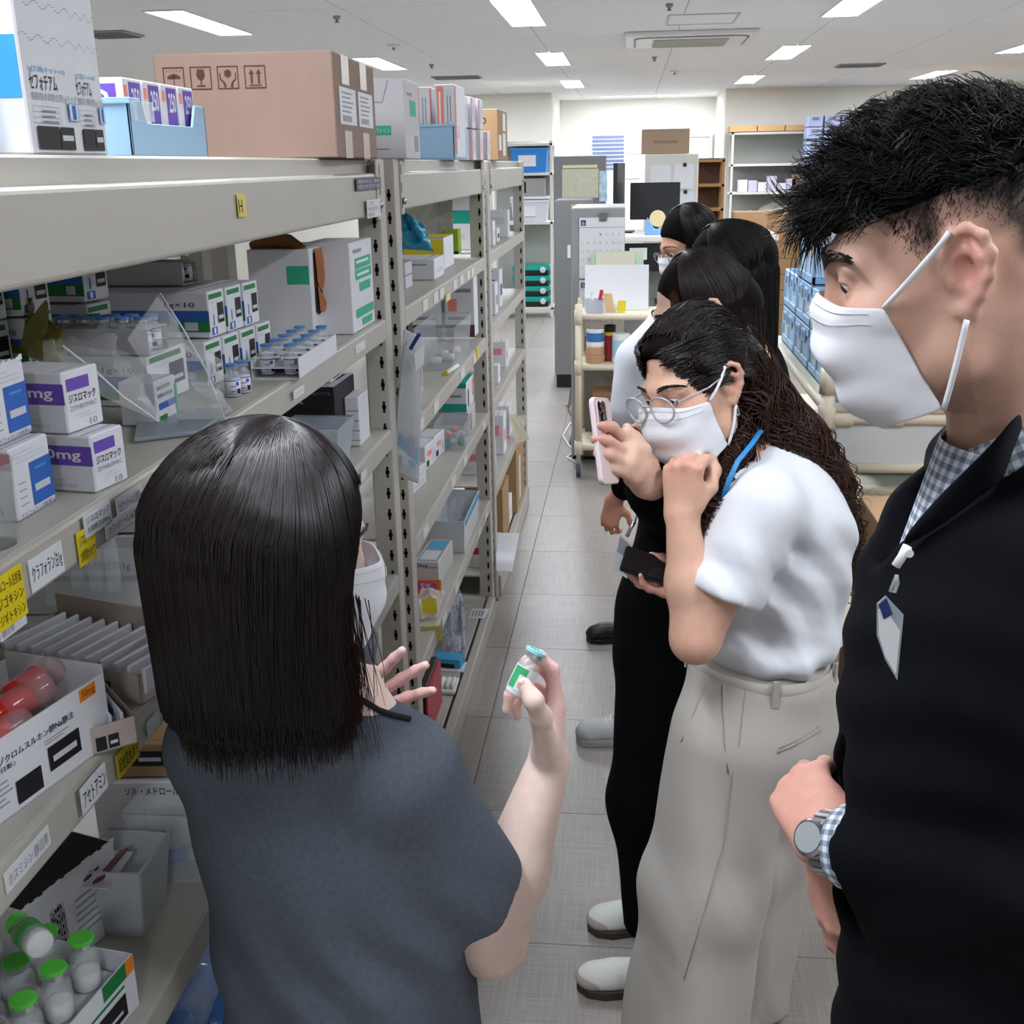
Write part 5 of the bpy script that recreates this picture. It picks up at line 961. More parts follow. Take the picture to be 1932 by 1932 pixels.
# ================================================================ smooth solid modelling for bodies and clothes
def U3(v): v = np.asarray(v, float); return v/(np.linalg.norm(v)+1e-12)
class Solid:
    def __init__(s): s.p = []; s.lo = np.full(3, 1e9); s.hi = np.full(3, -1e9); s.disp = None; s.dm = 0.0
    def _bb(s, c, r): c = np.asarray(c, float); s.lo = np.minimum(s.lo, c-r); s.hi = np.maximum(s.hi, c+r)
    def cap(s, a, b, ra, rb=None, k=.01, op='u'):
        a = np.asarray(a, float); b = np.asarray(b, float); rb = ra if rb is None else rb; ba = b-a; L2 = float(ba@ba)+1e-12
        def f(P):
            q = P-a; h = np.clip(q@ba/L2, 0, 1); return np.linalg.norm(q-h[:, None]*ba, axis=1)-(ra+(rb-ra)*h)
        s.p.append((op, f, k)); 
        if op == 'u': s._bb(a, ra+.01); s._bb(b, rb+.01)
        return s
    def chain(s, pts, rs, k=.01, op='u'):
        for i in range(len(pts)-1): s.cap(pts[i], pts[i+1], rs[i], rs[i+1], k, op)
        return s
    def ell(s, c, r, R=None, k=.01, op='u'):
        c = np.asarray(c, float); r = np.asarray(r, float)
        def f(P):
            q = P-c
            if R is not None: q = q@R
            k0 = np.linalg.norm(q/r, axis=1); k1 = np.linalg.norm(q/(r*r), axis=1)+1e-9; return k0*(k0-1)/k1
        s.p.append((op, f, k))
        if op == 'u': s._bb(c, float(r.max())+.01)
        return s
    def box(s, c, h, R=None, rad=.01, k=.01, op='u'):
        c = np.asarray(c, float); h = np.asarray(h, float)-rad
        def f(P):
            q = P-c
            if R is not None: q = q@R
            q = np.abs(q)-h; return np.linalg.norm(np.maximum(q, 0), axis=1)+np.minimum(q.max(1), 0)-rad
        s.p.append((op, f, k))
        if op == 'u': s._bb(c, float(np.linalg.norm(h))+rad+.005)
        return s
    def cut(s, pt, n, k=.004):
        pt = np.asarray(pt, float); n = U3(n); s.p.append(('s', lambda P: -((P-pt)@n), k)); return s
    def value(s, P, idx=None):
        d = np.full(len(P), 1.0)
        for i in (range(len(s.p)) if idx is None else idx):
            op, f, k = s.p[i]; v = f(P)
            if op == 'u': h = np.maximum(k-np.abs(d-v), 0)/k; d = np.minimum(d, v)-h*h*k*.25
            else: v = -v; h = np.maximum(k-np.abs(d-v), 0)/k; d = np.maximum(d, v)+h*h*k*.25
        return d
    def grid(s, res, lo=None, hi=None):
        lo = s.lo-3*res if lo is None else np.asarray(lo, float); hi = s.hi+3*res if hi is None else np.asarray(hi, float); B = 12
        nb = np.maximum(1, np.ceil((hi-lo)/(res*B)).astype(int)); n = nb*B+1
        D = np.full(n, 1.0, np.float32)
        bi = np.stack(np.meshgrid(*[np.arange(x) for x in nb], indexing='ij'), -1).reshape(-1, 3); C = lo+(bi+.5)*B*res; hd = B*res*.5*1.7321
        vals = np.stack([f(C) for op, f, k in s.p], 1); d = np.full(len(C), 1.0)
        for i, (op, f, k) in enumerate(s.p):
            v = vals[:, i]
            if op == 'u': d = np.minimum(d, v)
            else: d = np.maximum(d, -v)
        mk = max(k for op, f, k in s.p)
        act = np.abs(d) < hd*1.5+mk*.5+s.dm
        g = np.stack(np.meshgrid(*[np.arange(B+1)]*3, indexing='ij'), -1).reshape(-1, 3)*res
        for j in range(len(C)):
            b = bi[j]*B; sl = tuple(slice(b[q], b[q]+B+1) for q in range(3))
            if not act[j]:
                if d[j] < 0: D[sl] = np.minimum(D[sl], -1.0) if False else -1.0
                continue
        for j in np.nonzero(act)[0]:
            b = bi[j]*B; sl = tuple(slice(b[q], b[q]+B+1) for q in range(3)); P = lo+b*res+g
            idx = [i for i in range(len(s.p)) if vals[j, i] < hd*1.5+s.p[i][2]+.004]
            v = s.value(P, idx)
            if s.disp is not None: v = v+s.disp(P)
            D[sl] = v.reshape(B+1, B+1, B+1)
        return D, lo
    def surf(s, res, lo=None, hi=None):
        D, lo = s.grid(res, lo, hi); ins = D < 0; n = np.array(D.shape)
        c = np.zeros(n-1, np.int8)
        for dx in (0, 1):
            for dy in (0, 1):
                for dz in (0, 1): c += ins[dx:n[0]-1+dx, dy:n[1]-1+dy, dz:n[2]-1+dz]
        act = np.argwhere((c > 0) & (c < 8)); vid = np.full(n-1, -1, np.int32); vid[tuple(act.T)] = np.arange(len(act))
        acc = np.zeros((len(act), 3)); cnt = np.zeros(len(act))
        off = [(i, j, k) for i in (0, 1) for j in (0, 1) for k in (0, 1)]
        val = {o: D[act[:, 0]+o[0], act[:, 1]+o[1], act[:, 2]+o[2]] for o in off}
        for o in off:
            for ax in range(3):
                if o[ax]: continue
                p = list(o); p[ax] = 1; a, b = val[o], val[tuple(p)]; m = (a < 0) != (b < 0); t = np.where(m, a/(a-b+1e-12), 0); t = np.clip(t, 0, 1)
                q = np.tile(np.array(o, float), (len(act), 1)); q[:, ax] += t; acc[m] += q[m]; cnt[m] += 1
        V = lo+(act+acc/np.maximum(cnt, 1)[:, None])*res
        F = []
        for ax in range(3):
            a1, a2 = (ax+1) % 3, (ax+2) % 3; sl0 = [slice(None)]*3; sl1 = [slice(None)]*3; sl0[ax] = slice(0, -1); sl1[ax] = slice(1, None)
            A, B_ = ins[tuple(sl0)], ins[tuple(sl1)]; E_ = np.argwhere(A != B_)
            ok = (E_[:, a1] > 0) & (E_[:, a2] > 0) & (E_[:, a1] < n[a1]-1) & (E_[:, a2] < n[a2]-1); E_ = E_[ok]
            def cell(d1, d2):
                q = E_.copy(); q[:, a1] += d1; q[:, a2] += d2; return vid[tuple(q.T)]
            Q = np.stack([cell(-1, -1), cell(0, -1), cell(0, 0), cell(-1, 0)], 1); fl = ~ins[tuple(E_.T)]; Q[fl] = Q[fl][:, ::-1]; F.append(Q)
        F = np.concatenate(F); F = F[(F >= 0).all(1)]
        return V, F
    def build(s, name, mats, parent, res, col=None, smooth_it=1, lo=None, hi=None, floor=None):
        V, F = s.surf(res, lo, hi)
        for _ in range(smooth_it):
            acc = np.zeros_like(V); cn = np.zeros(len(V))
            for i in range(4):
                a, b = F[:, i], F[:, (i+1) % 4]; np.add.at(acc, a, V[b]); np.add.at(cn, a, 1); np.add.at(acc, b, V[a]); np.add.at(cn, b, 1)
            V = V*.4+.6*acc/np.maximum(cn, 1)[:, None]
        return raw_mesh(name, V, F, mats, parent, col(V) if col is not None else None)
def raw_mesh(name, V, F, mats, parent, colors=None, smooth=True, mi=None):
    org = np.array(root_org(parent)); me = bpy.data.meshes.new(name); V = np.asarray(V, np.float64)-org; F = np.asarray(F, np.int32)
    me.vertices.add(len(V)); me.vertices.foreach_set('co', V.astype(np.float32).ravel()); k = F.shape[1]
    me.loops.add(F.size); me.loops.foreach_set('vertex_index', F.ravel()); me.polygons.add(len(F))
    me.polygons.foreach_set('loop_start', np.arange(0, F.size, k, dtype=np.int32)); me.polygons.foreach_set('loop_total', np.full(len(F), k, np.int32))
    if not isinstance(mats, (list, tuple)): mats = [mats]
    for m in mats: me.materials.append(m)
    if mi is not None: me.polygons.foreach_set('material_index', np.asarray(mi, np.int32))
    me.update(calc_edges=True); me.validate()
    if smooth: me.polygons.foreach_set('use_smooth', np.ones(len(me.polygons), bool))
    if colors is not None:
        at = me.color_attributes.new('tone', 'FLOAT_COLOR', 'POINT'); c = np.ones((len(V), 4), np.float32); c[:, :3] = colors; at.data.foreach_set('color', c.ravel())
    o = bpy.data.objects.new(name, me); COL.objects.link(o)
    if parent is not None: o.parent = parent
    return o
def strands(name, paths, r0, r1, m, parent, sides=3, kind='stuff'):
    """many fine tapered hairs as one mesh; paths (n, k, 3)"""
    P = np.asarray(paths, float); n, k, _ = P.shape
    T = np.gradient(P, axis=1); T /= (np.linalg.norm(T, axis=2, keepdims=True)+1e-9)
    ref = np.array([.31, .77, .56]); A = np.cross(T, ref); A /= (np.linalg.norm(A, axis=2, keepdims=True)+1e-9); Bv = np.cross(T, A)
    rr = (r0+(r1-r0)*np.linspace(0, 1, k)**1.5)[None, :, None]
    V = np.stack([P+rr*(math.cos(2*math.pi*j/sides)*A+math.sin(2*math.pi*j/sides)*Bv) for j in range(sides)], 2)   # n,k,s,3
    base = (np.arange(n)*k*sides)[:, None, None]+(np.arange(k-1)*sides)[None, :, None]+np.arange(sides)[None, None, :]
    nx = base-np.arange(sides)[None, None, :]+((np.arange(sides)+1) % sides)[None, None, :]
    F = np.stack([base, nx, nx+sides, base+sides], -1).reshape(-1, 4)
    o = raw_mesh(name, V.reshape(-1, 3), F, m, parent)
    if kind: o['kind'] = kind
    return o
def push_out(S, P, margin, it=4, maxstep=.03):
    """move points that lie inside a solid (or closer than margin) out to its surface"""
    P = np.array(P, float); sh = P.shape; Q = P.reshape(-1, 3).copy(); mg = np.broadcast_to(np.asarray(margin, float), sh[:-1]).reshape(-1); e = .002
    for _ in range(it):
        v = S.value(Q); k = np.nonzero(v < mg)[0]
        if len(k) == 0: break
        B = Q[k]; G = np.stack([S.value(B+np.eye(3)[i]*e)-S.value(B-np.eye(3)[i]*e) for i in range(3)], 1); G /= (np.linalg.norm(G, axis=1, keepdims=True)+1e-9)
        Q[k] = B+G*np.minimum(mg[k]-v[k], maxstep)[:, None]
    return Q.reshape(sh)
# ---------------------------------------------------------------- heads, faces, hands
def head_frame(pos, yaw, pitch, roll, s):
    y, p, r = map(math.radians, (yaw, pitch, roll)); cy, sy, cp, sp, cr, sr = math.cos(y), math.sin(y), math.cos(p), math.sin(p), math.cos(r), math.sin(r)
    R = np.array([[cy, -sy, 0], [sy, cy, 0], [0, 0, 1]])@np.array([[cp, 0, sp], [0, 1, 0], [-sp, 0, cp]])@np.array([[1, 0, 0], [0, cr, -sr], [0, sr, cr]])
    pos = np.asarray(pos, float)
    class H: pass
    h = H(); h.R = R; h.pos = pos; h.s = s; h.w = lambda f, l, u: pos+R@(np.array([f, l, u], float)*s)
    h.loc = lambda P: (np.asarray(P)-pos)@R/s
    return h
def head_solid(S, h, ears=(1, 1), nose=True, slit=(-.0016, .0046)):
    w, s, R = h.w, h.s, h.R
    E = lambda c, r, k=.02, op='u': S.ell(w(*c), np.array(r)*s, R, k*s, op)
    E((-.014, 0, .036), (.096, .075, .088)); E((-.03, 0, .01), (.075, .07, .075)); E((.03, 0, -.03), (.064, .06, .088), .03)
    E((.045, 0, -.075), (.046, .046, .045), .03)
    for y in (1, -1):
        S.cap(w(-.004, .056*y, -.045), w(.012, .054*y, -.078), .016*s, .016*s, .03*s); S.cap(w(.012, .052*y, -.078), w(.072, .012*y, -.108), .017*s, .018*s, .03*s)
        E((.06, .043*y, -.026), (.026, .024, .024), .03); S.cap(w(.088, .012*y, .026), w(.074, .048*y, .022), .0105*s, .007*s, .022*s)
        S.ell(w(.101, .034*y, .006), np.array((.021, .0245, .014))*s, R, .010*s, 's')
        # lids: a thin ball round the eye with a slit
        c = np.array([.078, .032*y, .006]); S.ell(w(*c), np.array((.0143, .0150, .0138))*s, R, .004*s); S.ell(w(c[0]+.0115, c[1]+.0015*y, c[2]+slit[0]), np.array((.0085, .0128, slit[1]))*s, R, .0015*s, 's')
        S.cap(w(.085, .020*y, .0215), w(.078, .046*y, .018), .0055*s, .0045*s, .008*s)
    S.cap(w(.076, 0, -.104), w(.078, 0, -.112), .017*s, .015*s, .02*s)
    if nose:
        S.cap(w(.09, 0, .012), w(.108, 0, -.03), .0085*s, .0115*s, .014*s)
        for y in (1, -1): E((.099, .012*y, -.036), (.012, .009, .009), .008)
        S.cap(w(.094, .02, -.078), w(.094, -.02, -.078), .0065*s, .0065*s, .012*s); S.cap(w(.094, .016, -.066), w(.094, -.016, -.066), .006*s, .006*s, .01*s)
    for y, on in ((1, ears[0]), (-1, ears[1])):
        if not on: continue
        pts = [(.004, .073, .012), (-.004, .079, .027), (-.016, .086, .031), (-.027, .09, .022), (-.031, .091, .006), (-.026, .088, -.012), (-.016, .082, -.026), (-.006, .077, -.037), (.0, .0745, -.036)]
        W = [w(a, b*y, c) for a, b, c in pts]; S.chain(W, [s*x for x in (.0042, .0045, .0048, .0048, .0046, .0044, .0062, .0075, .006)], .005*s)
        pts2 = [(-.003, .076, .006), (-.014, .083, .013), (-.021, .085, .004), (-.017, .082, -.012), (-.008, .077, -.018)]
        S.chain([w(a, b*y, c) for a, b, c in pts2], [s*.0036]*5, .006*s)
        E((-.013, .0725*y, -.002), (.021, .0085, .032), .006); S.ell(w(-.008, .083*y, -.004), np.array((.0095, .0065, .012))*s, R, .004*s, 's')
        S.cap(w(.003, .0735*y, -.002), w(.001, .075*y, -.012), .005*s, .0045*s, .005*s)
    return S
M_eye = None
def eyes(h, parent, gaze=(1, 0, -.35), iris='#3a2416', lids=True):
    g = U3(h.R@U3(gaze)); s = h.s
    for y in (1, -1):
        c = h.w(.078, .032*y, .006); r = .0126*s; q = MB(); prof = [(r*math.sin(a), r*math.cos(a)) for a in np.linspace(0.001, math.pi-.001, 22)]
        q.lathe(prof[::-1], c, g, 24); n_ = 24; q.m = []
        for i in range(len(q.f)):
            ring = 20-i//n_ if i < 21*n_ else 0
            ang = ring*math.pi/21
            q.m.append(2 if ang < .17 else 1 if ang < .46 else 0)
        q.build('eyeball', [mat('eye_white', '#d9d2cc', .15, coat=.6), mat('iris'+iris, iris, .1, coat=1.0), mat('pupil', '#050404', .05)], parent, smooth=True)
def brow(h, parent, m, thick=1.0, n=170, lift=0.0):
    P = []
    for y in (1, -1):
        for i in range(n):
            t = random.random(); a = .013+.045*t; base = np.array([.101-.018*t*t-.006*t, a*y, .030+lift+.008*math.sin(t*2.2)-.006*t*t+random.uniform(-.0036, .0036)*thick*(1-.5*t)])
            d = np.array([-.003, .0075*y*(.6+.6*t), .0035*(1-1.6*t)]); st = [base+d*u_*1.1+np.array([.0015*math.sin(u_*3), 0, 0]) for u_ in (0, .5, 1.0)]
            P.append([h.w(*q) for q in st])
    return strands('eyebrows', P, .0006, .0002, m, parent)
def face_mask(h, parent, m, side=(.042, .066), top=-.008, bottom=-.125, proj=.0, loops=True, width=1.0, drop=0.0, tail=None, fold=.0022, vs=1.0, S=None):
    NU, NV = 28, 22; cl = [(.110, .004), (.1225, -.018), (.1275, -.040), (.1235, -.066), (.116, -.092), (.104, -.118), (.082, -.134)]
    V = []
    for j in range(NV+1):
        v = j/NV; x = v*(len(cl)-1); i0 = min(int(x), len(cl)-2); t = x-i0; fc = cl[i0][0]*(1-t)+cl[i0+1][0]*t+proj; uc = (cl[i0][1]*(1-t)+cl[i0+1][1]*t)*vs
        sf = side[0]+(-.012 if tail is None else tail)*v; us = top+(bottom-top)*v-.0*v
        for i in range(NU+1):
            w_ = -1+2*i/NU; a = abs(w_); e = 1-a**2.4; f = sf+(fc-sf)*e**.8; l = side[1]*width*math.sin(w_*math.pi/2*.98); u = us+(uc-us)*(1-a**1.7)
            f += fold*(2/math.pi)*math.asin(math.sin(v*19))*e*1.2+.0012*math.sin(9*w_+7*v)*e; u += .0012*math.sin(w_*8+v*3)
            V.append(h.w(f, l, u))
    if S is not None: V = list(push_out(S, np.array(V), .0022, 6))
    F = [(j*(NU+1)+i, j*(NU+1)+i+1, (j+1)*(NU+1)+i+1, (j+1)*(NU+1)+i) for j in range(NV) for i in range(NU)]
    o = raw_mesh('face_mask', V, F, m, parent); md = o.modifiers.new('solid', 'SOLIDIFY'); md.thickness = .0011; md.offset = 1; o.modifiers.new('sub', 'SUBSURF').render_levels = 1
    e = MB()     # stitched border
    V = np.array(V)
    def row(j, i0, i1): return [V[j*(NU+1)+i] for i in range(i0, i1+1)]
    nrm_ = h.R@np.array([1., 0, 0])*.0009
    for j in (1, 3): e.tube([p+nrm_*1.5 for p in row(j, 1, NU-1)], .0004, 4)
    e.build('mask_stitching', mat('mask_stitch', '#c9ccd4', .8), o)
    if loops:
        s_ = h.s
        for y in (1, -1):
            i = NU if y > 0 else 0; q = MB(); a = V[0*(NU+1)+i]; b = V[NV*(NU+1)+i]
            la = h.loc(a); lb = h.loc(b); A2 = h.w(-.004, .084*y, .030); B2 = h.w(-.004, .082*y, -.042); out = h.R@np.array([0, y*.009, 0.])*s_
            PA = [a*(1-t)+A2*t+out*.5*math.sin(t*3.1) for t in np.linspace(0, 1, 9)]; PB = [b*(1-t)+B2*t+out*.5*math.sin(t*3.1) for t in np.linspace(0, 1, 9)]
            if S is not None: PA = push_out(S, np.array(PA), .002, 5); PB = push_out(S, np.array(PB), .002, 5)
            q.tube(list(PA), .0034, 8, flat=.75); q.tube(list(PB), .0034, 8, flat=.75)
            q.build('ear_loop', m, o, smooth=True)
    return o
def hand_solid(S, wrist, x, z, side, s=1.0, curl=((.3, .3, .2),)*4, spread=(.12, .03, -.05, -.14), thumb=((.6, .75, -.35), (.85, .45, -.3), (.95, .2, -.3)), k=.006, skip=()):
    """side +1 right hand, -1 left hand; x towards the fingers, z out of the back of the hand"""
    x = U3(x); z = np.asarray(z, float); z = U3(z-x*np.dot(z, x)); y = np.cross(z, x)*side; o = np.asarray(wrist, float)
    W = lambda a, b, c: o+(x*a+y*b+z*c)*s
    kn = [(.086, .026, .001), (.091, .006, .004), (.086, -.0135, .002), (.078, -.0305, -.003)]; ln = [(.042, .025, .021), (.046, .028, .022), (.043, .026, .022), (.033, .02, .019)]; rd = [.0088, .009, .0085, .0074]
    wp = [(.0, .014, 0), (.0, .005, .001), (.0, -.006, .001), (.0, -.016, 0)]
    for i in range(4): S.cap(W(*wp[i]), W(*kn[i]), .0145*s, .0098*s, .016*s)
    S.cap(W(.018, .016, -.006), W(.05, .026, -.008), .014*s, .011*s, .016*s); S.cap(W(.015, -.016, -.006), W(.06, -.026, -.006), .012*s, .010*s, .014*s)
    tips = []
    for i in range(4):
        if i in skip: tips.append(None); continue
        p = np.array(kn[i]); a = 0.0; sp = spread[i]; pts = [p]
        for q in range(3):
            a += curl[i][q]; p = p+ln[i][q]*np.array([math.cos(a)*math.cos(sp), math.sin(sp)*max(.2, math.cos(a)), -math.sin(a)]); pts.append(p)
        r = rd[i]; S.chain([W(*q) for q in pts], [r*s*1.08, r*s, r*s*.9, r*s*.78], k*s); tips.append((W(*pts[3]), W(*pts[2]), x*math.sin(a)+z*math.cos(a)))
    if 4 in skip: return W, tips
    p = np.array([.022, .026, -.006]); pts = [p]; tl = (.036, .033, .027)
    for q in range(3): p = p+tl[q]*U3(thumb[q]); pts.append(p)
    S.chain([W(*q) for q in pts], [.0145*s, .0115*s, .0105*s, .0085*s], .01*s); tips.append((W(*pts[3]), W(*pts[2]), None))
    return W, tips
M_nail = mat('fingernail', '#d9a7a0', .25)
def nail(parent, tip, prev, nrm_, r=.0085, s=1.0):
    d = U3(tip-prev); n = U3(np.asarray(nrm_)-d*np.dot(nrm_, d)); b = np.cross(d, n); q = MB(); V = []
    for i in range(5):
        for j in range(5):
            a = (j-2)/2*.8; t = (i-2)/2; V.append(tip-d*.001*s+d*t*.0058*s+n*r*s*math.cos(a)*.94+b*r*s*math.sin(a)*.78*(1-.12*t*t))
    q.add(V, [(i*5+j, i*5+j+1, (i+1)*5+j+1, (i+1)*5+j) for i in range(4) for j in range(4)]); return q.build('fingernail', M_nail, parent, smooth=True, solid=.0006)
def skin_mat(name, c): return mat(name, c, .48, spec=.4, sub=.12, bump=.12, bscale=600, vcol='tone', var=.06, vscale=60)
def wob(P, a=1.0, f=1.0, seed=0):
    x, y, z = P[:, 0]*f, P[:, 1]*f, P[:, 2]*f; r = np.random.default_rng(seed).uniform(0, 6.28, 9); v = np.zeros(len(P))
    for i, (A, B, C_, w_) in enumerate(((23, 11, 31, 1), (-17, 29, 19, .8), (37, -31, 13, .5), (9, 41, -37, .45), (61, 23, 47, .25))): v += w_*np.sin(A*x+B*y+C_*z+r[i]+1.3*np.sin(13*x-9*z+r[i+3]))
    return a*v/3
# ================================================================ people
M_mask = mat('mask_cloth', '#e6e7ec', .85, bump=.05, bscale=900)
M_hairblk = mat('black_hair', '#0d0c0e', .38, spec=.4); M_hairbrn = mat('dark_brown_hair', '#1b1110', .38, spec=.45); M_curl = mat('curly_brown_hair', '#3a241b', .42, spec=.4); M_hairstaff = mat('brown_black_hair', '#171011', .33, spec=.6)
M_base = mat('hair_under', '#0c0909', .8, spec=.1); M_basebr = mat('hair_under_brown', '#140c0a', .8, spec=.1)
def tone(base, red, f):   # skin colour with redder places
    b = np.array(lin(base)); r = np.array(lin(red)); return b[None]*(1-f[:, None])+r[None]*f[:, None]
def fold(P, d, n, a, fq, seed=0):   # soft parallel creases along direction d, stacked along n
    t = P@U3(n)*fq+1.4*np.sin(P@U3(d)*fq*.23+seed)+.6*np.sin(P[:, 2]*9+seed*2.1); s_ = np.sin(t+seed); return a*np.sign(s_)*np.abs(s_)**1.5
def strands_flow(n, roots, path, seed=0): rg = np.random.default_rng(seed); return np.stack([path(rg, i) for i in range(n)])
# ---------------------------------------------------------------- the man in the dark jacket
hm = head_frame((.276, 1.042, 1.632), 170.3, 16, 0, .98); yv = math.radians(172); fM = np.array([math.cos(yv), math.sin(yv), 0]); lM = np.array([-math.sin(yv), math.cos(yv), 0]); RM = np.stack([fM, lM, [0, 0, 1.]], 1)
S = Solid(); head_solid(S, hm, slit=(-.003, .0042))
S.cap(hm.w(-.03, 0, -.055), (.372, 1.06, 1.46), .054, .06, .03); S.cap((.372, 1.06, 1.46), (.38, 1.06, 1.36), .062, .075, .03)
S.ell((.39, 1.06, 1.22), (.09, .15, .2), RM, .05);
S.chain([(.40, .90, 1.38), (.435, .845, 1.12), (.215, 1.045, 1.035)], [.045, .036, .027], .02); S.chain([(.42, 1.22, 1.38), (.44, 1.27, 1.12), (.235, 1.15, .965)], [.045, .036, .027], .02)
W1, tpL = hand_solid(S, (.212, 1.05, 1.036), (-.16, .95, .18), (-.55, -.15, .8), -1, 1.03, ((.7, .8, .5),)*4, thumb=((.5, .6, -.6), (.75, .3, -.6), (.9, 0, -.4)))
W2, tpR = hand_solid(S, (.236, 1.145, .96), (.14, -.05, -1), (-.85, -.45, -.05), 1, 1.05, ((.25, .3, .2), (.2, .25, .2), (.2, .25, .2), (.2, .3, .2)), spread=(.05, 0, -.03, -.08), thumb=((.8, .35, -.4), (.95, .1, -.3), (.98, 0, -.2)))
UF = [-.11, -.06, -.035, -.025, .0, .012, .028, .05, .085]; UL = [-.075, -.03, .015, .030, .028, .0, .012, .050, .075]
def man_col(V):
    q = hm.loc(V); f, l, u = q[:, 0], q[:, 1], q[:, 2]
    red = np.clip(1-np.linalg.norm((q-np.array([-.014, .083, 0]))/np.array([.026, .02, .045]), axis=1), 0, 1)*.75+.4*np.clip(1-np.linalg.norm((q-np.array([-.014, -.083, 0]))/np.array([.026, .02, .045]), axis=1), 0, 1)
    red += .35*np.clip(1-np.linalg.norm((q-np.array([.1, 0, -.03]))/.04, axis=1), 0, 1); hand = (V[:, 2] < 1.2).astype(float); red = np.clip(red+hand*.4, 0, 1)
    c = tone('#d8ad99', '#dd8f86', red)
    ul = np.interp(f, UF, UL)
    st = np.clip((u-ul+.008*np.sin(f*160)+.006*np.sin(u*210+f*90))/.045, 0, 1)*(V[:, 2] > 1.5)*(np.abs(l) > .02); st = np.where((f > .085), 0, st)
    ear = np.clip(1-np.linalg.norm((q-np.array([-.014, .085, 0]))/np.array([.024, .02, .042]), axis=1), 0, 1) > .05; st = np.where(ear, 0, st)
    beard = .18*np.clip((-.045-u)/.03, 0, 1)*(f > .0)*(V[:, 2] > 1.5); st = np.maximum(st*.92, beard)
    return c*(1-st[:, None])+np.array(lin('#2a2320'))[None]*st[:, None]
man = S.build('person', skin_mat('skin_man', '#d8ad99'), None, .003, man_col, 1)
tag(man, 'man in a dark jacket and gingham shirt with a white face mask looking down', 'person')
eyes(hm, man, (1, .15, -.45), '#2c1a10'); brow(hm, man, M_hairblk, 2.0, 230, -.002)
face_mask(hm, man, M_mask, side=(.058, .068), top=-.020, bottom=-.117, tail=-.030, fold=.0036, vs=1.0, S=S)
# hair: long tousled top, clipped sides
HS = Solid(); HS.ell(hm.w(-.014, 0, .05), np.array((.099, .076, .080))*.98, hm.R, .01); HS.ell(hm.w(.045, 0, .092), np.array((.05, .05, .03)), hm.R, .03)
HS.cut(hm.w(0, 0, .060), hm.R@np.array([-.12, 0, -1.]), .006); HS.disp = lambda P: wob(P, .003, 2.2, 3); HS.dm = .006
hair = HS.build('hair', M_base, man, .003, None, 1)
rg = np.random.default_rng(11); P = []; ncl = 620; c0 = np.array([-.010, 0, .05]); rad = np.array([.100, .077, .087])
for c in range(ncl):
    az = rg.uniform(-math.pi, math.pi); po = math.acos(rg.uniform(-.02, 1.0)); e = np.array([math.sin(po)*math.cos(az), math.sin(po)*math.sin(az), math.cos(po)]); root = c0+e*rad
    if root[2] < .058+.10*max(0, -root[0])*.0 or (root[2] < .066 and rg.random() < .5): continue
    fr_ = np.clip((root[0]-.0)/.09, 0, 1); L = rg.uniform(.028, .046)*(1+.55*fr_)
    d0 = np.array([.8, .0, .1])+e*rg.uniform(.0, .35)+rg.normal(0, .26, 3); cv = rg.normal(0, .8, 3); cv[2] -= .8*fr_+.1; lay = rg.uniform(1.0, 1.17); mx = 1.19+.45*fr_+rg.uniform(0, .05)
    for k in range(10):
        p = root+rg.normal(0, .004, 3); d = U3(d0+rg.normal(0, .1, 3)); pts = []; l_ = L*rg.uniform(.75, 1.1); c2 = cv+rg.normal(0, .12, 3)
        for t in range(8):
            pts.append(hm.w(*p)); p = p+d*l_/7; d = U3(d+c2*.15)
            q_ = (p-c0)/rad; nn = np.linalg.norm(q_); lim = 1.0+(lay-1)*min(1, t/3)
            if nn < lim: p = c0+q_/nn*rad*lim
            if nn > mx: p = c0+q_/nn*rad*mx
        P.append(pts)
strands('hair_strands', P, .0008, .0002, M_hairblk, hair)
P = []       # clipped sides
for _ in range(7000):
    az = rg.choice([-1, 1])*rg.uniform(.55, 2.95); u_ = rg.uniform(-.035, .085); f_ = math.cos(az); l_ = math.sin(az); e = np.array([f_, l_, 0]); rr = math.sqrt(max(.03, 1-((u_-.036)/.09)**2)); root = np.array([-.014+.0965*f_*rr, .0755*l_*rr, u_])
    ul = float(np.interp(root[0], UF, UL))+.004
    hgt = (u_-ul)/.05
    if hgt < rg.uniform(-.05, .75)*.5: continue
    d = np.array([.3, l_*.3, -.7])+rg.normal(0, .3, 3); d = U3(d); L = .0025+.0065*max(0, hgt); P.append([hm.w(*(root+d*L*t+e*.0012*t)) for t in (0, .5, 1)])
strands('clipped_sides', P, .00032, .00015, M_hairblk, hair)
M_jacket = mat('dark_jacket', '#0d0e13', .9, spec=.12, bump=.15, bscale=700, var=.08, vscale=20)
J = Solid(); J.ell((.385, 1.06, 1.27), (.160, .2, .2), RM, .05); J.ell((.385, 1.06, 1.08), (.165, .19, .26), RM, .06); J.ell((.39, 1.06, .82), (.148, .205, .26), RM, .06); J.ell((.40, 1.06, .62), (.15, .21, .22), RM, .06)
J.cap((.40, .93, 1.405), (.40, 1.2, 1.405), .07, .07, .06)
J.chain([(.41, .89, 1.385), (.44, .835, 1.13)], [.082, .075], .03); J.cap((.44, .835, 1.13), (.225, 1.035, 1.04), .073, .058, .02)
J.chain([(.42, 1.23, 1.385), (.455, 1.285, 1.13)], [.082, .072], .03); J.cap((.455, 1.285, 1.13), (.255, 1.165, .99), .07, .055, .02)
J.ell((.255, 1.05, 1.49), (.07, .05, .15), RM, .012, 's'); J.cap((.37, 1.06, 1.45), (.3, 1.05, 1.6), .075, .1, .012, 's')
wd = U3(np.array([.225, 1.035, 1.04])-np.array([.44, .835, 1.13])); J.cut((.232, 1.028, 1.043), wd); wr = U3(np.array([.255, 1.165, .99])-np.array([.455, 1.285, 1.13])) 
